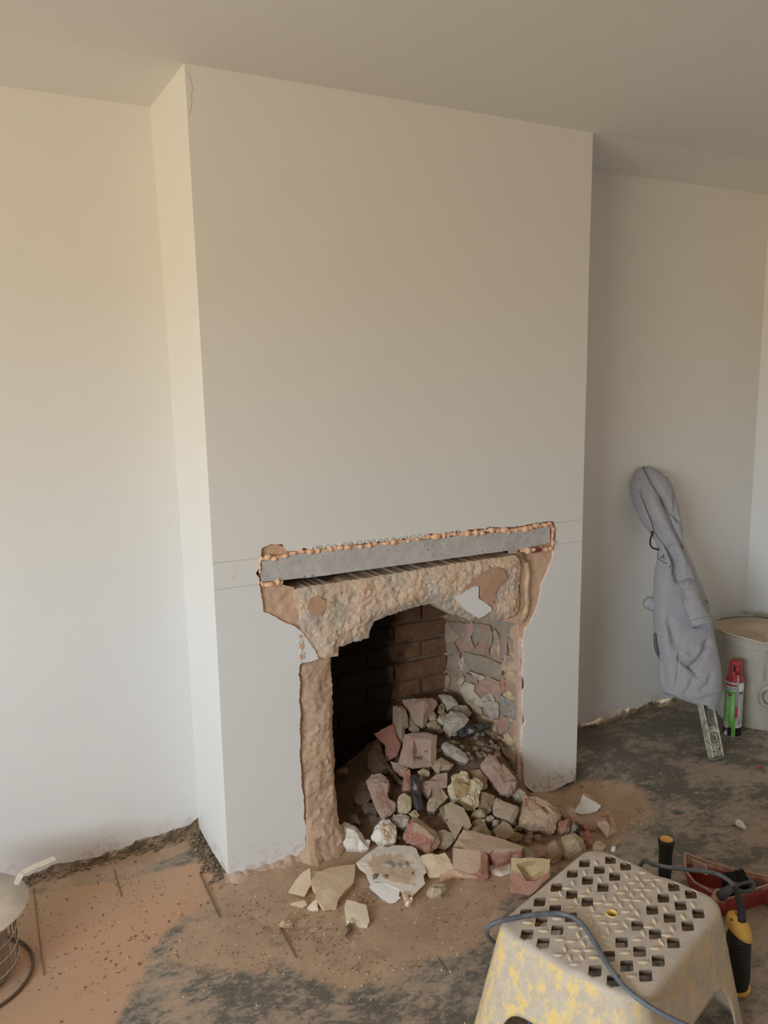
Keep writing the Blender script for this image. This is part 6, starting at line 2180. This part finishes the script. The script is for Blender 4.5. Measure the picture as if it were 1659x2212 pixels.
def on_cloth(u, v):
    (a, b), = [(p[0], p[1]) for p in Hc((u, v))]
    return min(front_verts, key=lambda q: (lambda pr_: (pr_[0] - a) ** 2 + (pr_[1] - b) ** 2)(project(q)))


def hobj(name, bm, m, smooth=True):
    o = obj(name, bm, m, None, smooth)
    o.parent = hood
    o.matrix_parent_inverse = Matrix.Translation(hc_).inverted()
    return o


px_m = 3.55 / F_PX / 3.2533
sl = []
for u, v, r, lift in ((835, 905, 36, -0.005), (868, 915, 52, 0.012), (885, 960, 58, 0.03), (895, 1020, 62, 0.042), (915, 1085, 66, 0.05), (938, 1140, 74, 0.055), (952, 1172, 80, 0.057)):
    (a, b), = [(p[0], p[1]) for p in Hc((u, v))]
    sl.append((on_plane(a, b, LV0 + hn * (0.075 + lift), hn), r * px_m))
bm = bmesh.new()
path = smooth_path([p for p, _ in sl], 6)
rad = [v_.x for v_ in smooth_path([Vector((r, 0, 0)) for _, r in sl], 6)]
rr = add_tube(bm, path, rad, 36, False, None, 0.62)
for v in bm.verts:
    v.co += (v.co - path[len(path) // 2]).normalized() * (0.006 * noise.noise(v.co * 28) + 0.003 * noise.noise(v.co * 60))
    u, w_ = project(v.co)
    for d, wd, ln in ((-0.016, 5, Hc((830, 910), (850, 970), (870, 1000))), (-0.012, 4, Hc((900, 900), (870, 950), (830, 940))), (-0.012, 5, Hc((850, 1000), (865, 1060), (860, 1090)))):
        ds = min(seg_dist(u, w_, *ln[q][:2], *ln[q + 1][:2]) for q in range(len(ln) - 1))
        v.co += hn * (d * math.exp(-(ds / wd) ** 2))
o = hobj('sleeve', bm, fleece)
md = o.modifiers.new('cloth', 'SOLIDIFY')
md.thickness = 0.003
bm = bmesh.new()
cf = []
for u, v, r, lift in ((948, 1162, 81, .057), (952, 1172, 84, .058), (960, 1196, 82, .06), (966, 1214, 79, .062)):
    (a, b), = [(p[0], p[1]) for p in Hc((u, v))]
    cf.append((on_plane(a, b, LV0 + hn * (0.075 + lift), hn), r * px_m))
add_tube(bm, [p for p, _ in cf], [r for _, r in cf], 36, False, None, 0.62)
o = hobj('cuff', bm, fleece)
md = o.modifiers.new('cloth', 'SOLIDIFY')
md.thickness = 0.004
bm = bmesh.new()
lp_ = []
for u, v, r in ((660, 1080, 44), (620, 1062, 46), (585, 1045, 44), (566, 1036, 36), (558, 1032, 20)):
    (a, b), = [(p[0], p[1]) for p in Hc((u, v))]
    lp_.append((on_plane(a, b, LV0 + hn * 0.01, hn), r * px_m))
add_tube(bm, [p for p, _ in lp_], [r for _, r in lp_], 24)
hobj('sleeve', bm, fleece)
# side pocket; a dark tube paints the shade inside its slit
bm = bmesh.new()
pk = [on_plane(p[0], p[1], LV0 + hn * 0.035, hn) for p in Hc((640, 1236), (620, 1265), (616, 1310), (622, 1370), (640, 1420), (664, 1452))]
add_tube(bm, smooth_path(pk, 6), [0.003] + [0.006] * 28 + [0.004] * 2, 8)
hobj('pocket_edge', bm, fleece)
bm = bmesh.new()
pk = [on_plane(p[0], p[1], LV0 + hn * 0.042, hn) for p in Hc((636, 1262), (634, 1310), (642, 1370), (658, 1425))]
add_tube(bm, smooth_path(pk, 6), [0.002] + [0.0065] * 16 + [0.002] * 2, 8)
hobj('pocket_slit_shade', bm, plain('painted_pocket_shade', ph(86, 84, 88), 0.95))
bm = bmesh.new()
ds_ = [on_plane(p[0], p[1], LV0 + hn * 0.05, hn) for p in Hc((612, 545), (612, 570), (602, 600), (600, 630), (610, 655), (632, 668), (660, 676))]
add_tube(bm, smooth_path(ds_, 6), 0.0038, 8)
o = hobj('drawstring', bm, blk)
o['label'] = 'black drawstring loop'
inkm = plain('faded_print', ph(92, 90, 96), 0.9)
for txt, u, v, sz, dx in (('Ai', 688, 728, 0.034, (715, 742)), ('r', 740, 800, 0.03, (752, 812))):
    p = on_cloth(u, v)
    a = on_cloth(*dx)
    m_ = letters_on('print_letter', txt, sz, inkm, hood, p + hn * 0.006, RT - UP * 0.35, hn, 0.0004)
bm = bmesh.new()
add_tube(bm, [on_cloth(650, 742) + hn * .003, on_cloth(680, 755) + hn * .004, on_cloth(712, 770) + hn * .004], 0.0016, 6)
add_tube(bm, [on_cloth(652, 700) + hn * .003, on_cloth(651, 725) + hn * .003, on_cloth(650, 742) + hn * .003], 0.0016, 6)
hobj('print_line', bm, inkm)
bm = bmesh.new()
add_tube(bm, [on_cloth(985, 1020) + hn * .004, on_cloth(990, 1035) + hn * .004, on_cloth(1004, 1058) + hn * .004], 0.002, 6)
hobj('print_line', bm, inkm)

# ================================================================== foam can, tub, board
CB = on_z(1580, 1592, 0.0) + Vector((0.80, 0.597, 0)) * 0.03
CB.z = 0
can = thing('foam_can', CB, 'green and white aerosol foam can with red cap, standing beside the grey tub', 'aerosol can')
R_C, H_CN = 0.0375, 0.25
to_cam = math.atan2(CAM.y - CB.y, CAM.x - CB.x)
CM = Matrix.Translation(CB) @ Matrix.Rotation(to_cam, 4, 'Z')   # local +x looks at the viewer, +y is to the viewer's right... (mirrored below)
cm_ = {k: plain('can_' + k, c, r) for k, (c, r) in dict(green=(ph(84, 168, 40, 1.6), .35), white=(ph(224, 224, 222, 1.6), .35), red=(ph(176, 30, 40, 1.3), .4), black=(ph(30, 30, 32, 1.2), .4), silver=(ph(176, 176, 178, 1.3), .35)).items()}
names_ = ['silver', 'green', 'white', 'red', 'black']
zs = [0.0, 0.006, 0.012, 0.045, 0.060, 0.19, 0.2095, 0.2115, 0.228, 0.231, 0.240, 0.2435, 0.25]
bm = bmesh.new()
NA = 72
rg = []
for z in zs:
    r = R_C - (0.002 if z in (0.0,) else 0.0)
    rg.append([bm.verts.new((r * math.cos(2 * PI * k / NA), r * math.sin(2 * PI * k / NA), z)) for k in range(NA)])
for i in range(len(zs) - 1):
    zm = (zs[i] + zs[i + 1]) / 2
    for k in range(NA):
        a = ((k + 0.5) / NA * 360 + 180) % 360 - 180     # + is to the viewer's right
        f = bm.faces.new((rg[i][k], rg[i][(k + 1) % NA], rg[i + 1][(k + 1) % NA], rg[i + 1][k]))
        if zm < 0.006 or zm > 0.2435:
            m_ = 0
        elif 22 < a < 100:
            m_ = 4 if zm < 0.040 else 2 if zm < 0.06 else 0 if zm < 0.21 else 2
        elif zm > 0.2115:
            m_ = 2 if zm < 0.231 or zm > 0.240 else 3
        elif zm < 0.045 and a < -5:
            m_ = 4
        else:
            m_ = 1
        f.material_index = m_
bm.faces.new(rg[0])
bmesh.ops.recalc_face_normals(bm, faces=bm.faces)
me = bpy.data.meshes.new('can_body')
bm.to_mesh(me)
bm.free()
me.transform(CM)
cb_ = link('can_body', me, None, [cm_[n_] for n_ in names_])
for p in me.polygons:
    p.use_smooth = True
cb_.parent = can
cb_.matrix_parent_inverse = Matrix.Translation(CB).inverted()


def cobj(name, bm, m, smooth=True, parent=None):
    bm.transform(CM)
    o = obj(name, bm, m, None, smooth)
    o.parent = can
    o.matrix_parent_inverse = Matrix.Translation(CB).inverted()
    return o


def wrap(me, a0, z0, rot=0.0, rad=R_C + 0.0005):
    """bend flat lettering onto the can; a0 in degrees to the viewer's right"""
    for v in me.vertices:
        x, y, z = v.co
        if rot:
            x, y = x * math.cos(rot) - y * math.sin(rot), x * math.sin(rot) + y * math.cos(rot)
        a = math.radians(a0) + x / rad
        v.co = ((rad + z) * math.cos(a), (rad + z) * math.sin(a), z0 + y)
    me.transform(CM)


def can_text(txt, size, a0, z0, m, rot=0.0, sx=1.0):
    me = letters(txt, size, 0.0002)
    bm = bmesh.new()
    bm.from_mesh(me)
    bmesh.ops.subdivide_edges(bm, edges=[e for e in bm.edges if e.calc_length() > 0.006], cuts=2)
    bm.to_mesh(me)
    bm.free()
    for v in me.vertices:
        v.co.x *= sx
    wrap(me, a0, z0, rot)
    o = link('can_lettering', me, None, [m])
    o.parent = can
    o.matrix_parent_inverse = Matrix.Translation(CB).inverted()


can_text('SOUDAL', 0.018, -30, 0.2195, cm_['black'], 0, 1.15)
can_text('PLASTERBOARD', 0.0165, -6, 0.135, cm_['white'], -PI / 2)
can_text('ADHESIVE FOAM', 0.0185, -40, 0.128, cm_['white'], -PI / 2)


def can_disc(r, a0, z0, m, rr=0.0006):
    bm = bmesh.new()
    bmesh.ops.create_circle(bm, cap_ends=True, segments=24, radius=r)
    bmesh.ops.triangulate(bm, faces=bm.faces)
    bmesh.ops.subdivide_edges(bm, edges=bm.edges, cuts=2, use_grid_fill=True)
    me = bpy.data.meshes.new('can_badge')
    bm.to_mesh(me)
    bm.free()
    wrap(me, a0, z0, 0, R_C + rr)
    o = link('can_badge', me, None, [m])
    o.parent = can
    o.matrix_parent_inverse = Matrix.Translation(CB).inverted()


can_disc(0.0105, -24, 0.195, cm_['silver'])
can_disc(0.0088, -24, 0.195, plain('can_dark_red', ph(120, 30, 30), .4), 0.0009)
can_disc(0.0030, -22, 0.197, cm_['white'], 0.0012)
can_disc(0.0145, -42, 0.052, cm_['silver'])
can_disc(0.0100, -42, 0.052, cm_['white'], 0.0009)
can_disc(0.0075, -42, 0.052, plain('can_badge_pale_red', ph(190, 150, 150), .4), 0.0011)
can_disc(0.0090, -42, 0.015, cm_['white'])
for k in range(2):
    bm = bmesh.new()
    add_lathe(bm, [(R_C + .0004, 0.198 + k * .006), (R_C + .0004, 0.2015 + k * .006)], 8, None, math.radians(30), math.radians(62))
    cobj('label_bar', bm, cm_['black'])
for k in range(5):
    bm = bmesh.new()
    add_lathe(bm, [(R_C + .0004, 0.0135 + k * .0045), (R_C + .0004, 0.0150 + k * .0045)], 6, None, math.radians(-48), math.radians(-26 + 3 * (k % 2)))
    if k > 1:
        cobj('label_bar', bm, cm_['silver'])
    else:
        bm.free()
for k in range(2):
    bm = bmesh.new()
    s_ = 0.008
    for a_, b_ in (((0, s_), (s_, 0)), ((s_, 0), (0, -s_)), ((0, -s_), (-s_, 0)), ((-s_, 0), (0, s_))):
        q = [Vector((R_C + .0006, 0, 0)) for _ in range(2)]
        pts = []
        for x, y in (a_, b_):
            an_ = math.radians(42) + x / R_C
            pts.append(Vector(((R_C + .0006) * math.cos(an_), (R_C + .0006) * math.sin(an_), 0.056 + 0.02 * k + y)))
        add_tube(bm, pts, 0.0006, 5)
    cobj('hazard_diamond', bm, cm_['black'])
bm = bmesh.new()
add_lathe(bm, [(R_C - .0015, 0.249), (R_C - .0015, 0.254), (R_C - .004, 0.266), (0.027, 0.273), (0.026, 0.30), (0.0255, 0.332), (0.0235, 0.336), (0.001, 0.337)], 40)
for v in bm.verts:
    if v.co.z > 0.275 and v.co.x > 0.014 and abs(v.co.y) < 0.017:
        v.co.x = min(v.co.x, 0.020)
cobj('cap', bm, cm_['red'])
bm = bmesh.new()
add_box(bm, (0.019, -0.002, 0.283), (0.0285, 0.0195, 0.318))
bmesh.ops.bevel(bm, geom=bm.edges[:], offset=0.0025, segments=2, affect='EDGES')
cobj('trigger', bm, cm_['red'])
bm = bmesh.new()
add_box(bm, (0.0175, -0.0075, 0.283), (0.0215, -0.002, 0.322))
cobj('trigger_slot_shade', bm, cm_['black'])  # black strip painted as the shade of a slot beside the trigger
t = NT('clear_tube_plastic')
t.color((0.72, 0.72, 0.72, 1))
t.b.inputs['Transmission Weight'].default_value = 0.45
tube_m = t.set(0.25, 0, 0.5)
bm = bmesh.new()
ra = math.radians(17)
add_tube(bm, [Vector((0.030, 0.012, 0.283)), Vector(((R_C + .006) * math.cos(ra), (R_C + .006) * math.sin(ra), 0.262)), Vector(((R_C + .0045) * math.cos(ra), (R_C + .0045) * math.sin(ra), 0.235)), Vector(((R_C + .0045) * math.cos(ra), (R_C + .0045) * math.sin(ra), 0.14))], 0.0038, 12)
cobj('nozzle_tube', bm, tube_m)
bm = bmesh.new()
add_tube(bm, [Vector(((R_C + .005) * math.cos(ra), (R_C + .005) * math.sin(ra), z)) for z in (0.145, 0.14, 0.10, 0.092)], [0.0035, 0.0048, 0.0048, 0.0032], 12)
cobj('nozzle_tip', bm, cm_['red'])

BC = Vector((2.517, 0.036, 0))
tub = thing('plastic_tub', BC, 'tall grey mortar-stained plastic tub in the right alcove corner', 'tub')
t = NT('stained_grey_plastic')
f = t.noise(9, 6, 0.7, False, (1, 1, 0.5))
c = t.ramp(f, [(0.3, ph(138, 132, 120)), (0.7, ph(160, 154, 142))])
c = t.mix(t.ramp(t.noise(40, 5, 0.75, False, (1, 1, .4)), [(0.6, 0.0), (0.7, 0.6)]), c, ph(186, 176, 160))
t.color(c)
t.bump(t.noise(60, 5, 0.7), 0.2, 0.002)
tub_m = t.set(0.55, 0, 0.35)
BM_ = Matrix.Translation(BC)
bm = bmesh.new()
add_lathe(bm, [(0.001, 0.004), (0.158, 0.004), (0.168, 0.0), (0.170, 0.012), (0.182, 0.16), (0.196, 0.37), (0.1985, 0.372), (0.2, 0.40), (0.204, 0.402), (0.206, 0.416), (0.200, 0.420), (0.195, 0.418), (0.194, 0.37), (0.178, 0.16), (0.164, 0.015), (0.001, 0.010)], 72, BM_)
o = obj('tub_body', bm, tub_m, tub)
auto_smooth(o, 40)
ang = math.atan2(CAM.y - BC.y, CAM.x - BC.x) + 0.14


def tp(a, r, z):
    return BC + Vector((r * math.cos(a), r * math.sin(a), z))


bm = bmesh.new()
add_tube(bm, [tp(ang, 0.1985, 0.37), tp(ang, 0.194, 0.30), tp(ang, 0.19, 0.235)], [0.003, 0.0035, 0.002], 8)
obj('moulded_rib', bm, tub_m, tub, True)
bm = bmesh.new()
a2 = ang + 0.13
ctr = tp(a2, 0.196, 0.165)
e1 = Vector((-math.sin(a2), math.cos(a2), 0))
e2 = Vector((0, 0, 1))
path = [ctr + (e1 * math.cos(2 * PI * k / 24) * 0.040 + e2 * math.sin(2 * PI * k / 24) * 0.044) for k in range(25)]
add_tube(bm, path, 0.010, 10, False)
obj('handle_ring', bm, grain('dirty_handle_plastic', ph(176, 168, 150), ph(120, 112, 100), 30, .6, .3), tub, True)

E6 = Crop(1480, 1300, 6.145)
sheet_px = E6((338, 262), (380, 278), (450, 258), (520, 243), (700, 228), (850, 214), (930, 210), (1100, 236), (1300, 268), (1350, 420), (1250, 545), (1100, 545), (1030, 553), (960, 530), (900, 511), (720, 470), (560, 421), (440, 376), (362, 348))
tn_ = Vector((0.02, -0.01, 1)).normalized()
s3 = [on_plane(u, v, BC + Vector((0, 0, 0.424)), tn_) for u, v in sheet_px]
brd = grain('tan_board', ph(178, 156, 132, 1.2), ph(162, 140, 116, 1.2), 6, 0.85, 0.2, 90, 0.001, ph(190, 170, 148, 1.2), 5)
brd_e = plain('pale_board_edge', ph(216, 202, 180), 0.85)
o = slab('board', [p + tn_ * 0.003 for p in s3], tn_, 0.003, [brd, brd_e], None, edge_mat=1, back=1.0)
tag(o, 'tan board offcut laid over the top of the grey tub', 'board')
bm = bmesh.new()
rp = [on_plane(p[0], p[1], BC + Vector((0, 0, 0.431)), tn_) for p in E6((940, 183), (1000, 196), (1100, 212), (1250, 235))]
add_tube(bm, rp, 0.0038, 8)
bmesh.ops.create_icosphere(bm, subdivisions=2, radius=0.008, matrix=Matrix.Translation(rp[0]))
o = obj('metal_rod', bm, dkm, None, True)
tag(o, 'thin dark metal rod with knobbed end lying across the tub board', 'rod')

# small things on the right-hand floor
p = on_z(1603, 1791, 0.0)
bm = bmesh.new()
d_ = (on_z(1612, 1797, 0) - on_z(1598, 1786, 0)).normalized()
add_tube(bm, [p - d_ * 0.022 + Vector((0, 0, .013)), p - d_ * 0.006 + Vector((0, 0, .013)), p - d_ * 0.005 + Vector((0, 0, .013)), p + d_ * 0.016 + Vector((0, 0, .012))], [0.012, 0.013, 0.008, 0.007], 8)
o = obj('wall_plug', bm, plain('grubby_white_plastic', ph(206, 200, 190), 0.6))
tag(o, 'small grubby white plastic fitting lying alone on the dark floor at right', 'fitting')
bm = bmesh.new()
add_tube(bm, [on_z(1580, 1782, .003), on_z(1595, 1785, .003), on_z(1606, 1786, .003)], 0.0025, 6)
o = obj('nail', bm, dkm, None, True)
tag(o, 'thin dark nail on the floor beside the white plastic fitting', 'nail')
bm = bmesh.new()
q = [on_z(u, v, .002) for u, v in S3((890, 1202), (950, 1200), (1012, 1208), (985, 1222), (945, 1222))]
o = slab('bark_splinter', [p_ + Vector((0, 0, .004)) for p_ in q], Vector((0, 0, 1)), 0.004, [dkm, dkm])
bm.free()
tag(o, 'thin black splinter lying on the dark floor right of the breast', 'splinter')
o = slab('plastic_scrap', [on_z(u, v, .006) for u, v in S3((1585, 850), (1620, 848), (1628, 862), (1602, 866))], Vector((0, 0, 1)), 0.005, [cm_['red'], cm_['red']])
tag(o, 'small red plastic scrap on the floor before the tub, at the right edge', 'scrap')

# ================================================================== chimney cowl at the left edge
WC = on_z(-77, 2120, 0.0)
WC.z = 0
cowl = thing('chimney_cowl', WC, 'metal chimney cowl with round lid and wire cage standing on the floor at far left', 'cowl')
galv = grain('dusty_galvanised_sheet', ph(168, 154, 136), ph(186, 172, 152), 7, 0.5, 0.1, 60, 0.001, ph(150, 138, 124), 4, metal=0.25, spec=0.5)
wire = plain('dark_wire', ph(104, 90, 74), 0.5, 0.4)
WM = Matrix.Translation(WC)
ZC = 0.205
bm = bmesh.new()
add_lathe(bm, [(0.001, ZC + 0.012), (0.06, ZC + 0.010), (0.13, ZC + 0.005), (0.170, ZC), (0.172, ZC - 0.002), (0.170, ZC - 0.003), (0.001, ZC + 0.004)], 72, WM)
o = obj('lid', bm, galv, cowl)
auto_smooth(o, 50)
bm = bmesh.new()
add_lathe(bm, [(0.112, 0.01), (0.112, ZC + 0.004)], 48, WM)
obj('inner_sleeve', bm, grain('grey_sleeve_sheet', ph(128, 112, 96), ph(146, 128, 108), 14, .6, .2), cowl, True)
for k in range(40):
    a = 2 * PI * k / 40
    bm = bmesh.new()
    c0 = WC + Vector((0.135 * math.cos(a), 0.135 * math.sin(a), 0))
    add_tube(bm, [c0 + Vector((0, 0, 0.03)), c0 + Vector((0, 0, ZC + 0.004))], 0.0011, 5)
    obj('cage_wire', bm, wire, cowl)
for z in (0.05, 0.09, 0.13, 0.17):
    bm = bmesh.new()
    add_tube(bm, [WC + Vector((0.1365 * math.cos(2 * PI * k / 48), 0.1365 * math.sin(2 * PI * k / 48), z)) for k in range(49)], 0.0014, 5, False)
    obj('cage_hoop', bm, plain('bright_wire', ph(186, 168, 140), 0.5, 0.3) if z == 0.05 else bpy.data.materials['bright_wire'], cowl, True)
bm = bmesh.new()
add_tube(bm, [WC + Vector((0.168 * math.cos(2 * PI * k / 64), 0.168 * math.sin(2 * PI * k / 64), 0.006)) for k in range(65)], 0.0042, 8, False)
obj('base_ring', bm, plain('rusty_ring_wire', ph(92, 72, 54), 0.6, 0.3), cowl, True)
for k in range(6):
    a = 0.42 + 2 * PI * k / 6
    bm = bmesh.new()
    add_tube(bm, [WC + Vector((0.135 * math.cos(a), 0.135 * math.sin(a), 0.034)), WC + Vector((0.168 * math.cos(a), 0.168 * math.sin(a), 0.006))], 0.0016, 5)
    obj('spoke', bm, wire, cowl)
W6 = Crop(0, 1820, 6.144)
y_s = on_z(36, 1912, ZC).y
up_ = W6((372, 655), (300, 628), (235, 590), (192, 555), (188, 520), (215, 455), (250, 400), (300, 358), (420, 300), (560, 240), (712, 176))
dn_ = W6((378, 690), (280, 672), (240, 628), (246, 580), (252, 560), (280, 500), (318, 436), (335, 410), (450, 358), (600, 296), (752, 226))
bm = bmesh.new()
ya = [y_s - 0.03, y_s - 0.015, y_s - 0.004, y_s, y_s, y_s + .003, y_s + .006, y_s + .01, y_s + .012, y_s + .016, y_s + .02]
va = [bm.verts.new(on_y(p[0], p[1], y)) for p, y in zip(up_, ya)]
vb = [bm.verts.new(on_y(p[0], p[1], y - 0.004)) for p, y in zip(dn_, ya)]
for i in range(len(va) - 1):
    bm.faces.new((va[i], va[i + 1], vb[i + 1], vb[i]))
o = obj('strap', bm, grain('pale_strap_metal', ph(178, 166, 148), ph(196, 180, 158), 12, .45, .1, metal=.2), cowl)
md = o.modifiers.new('thickness', 'SOLIDIFY')
md.thickness = 0.0015
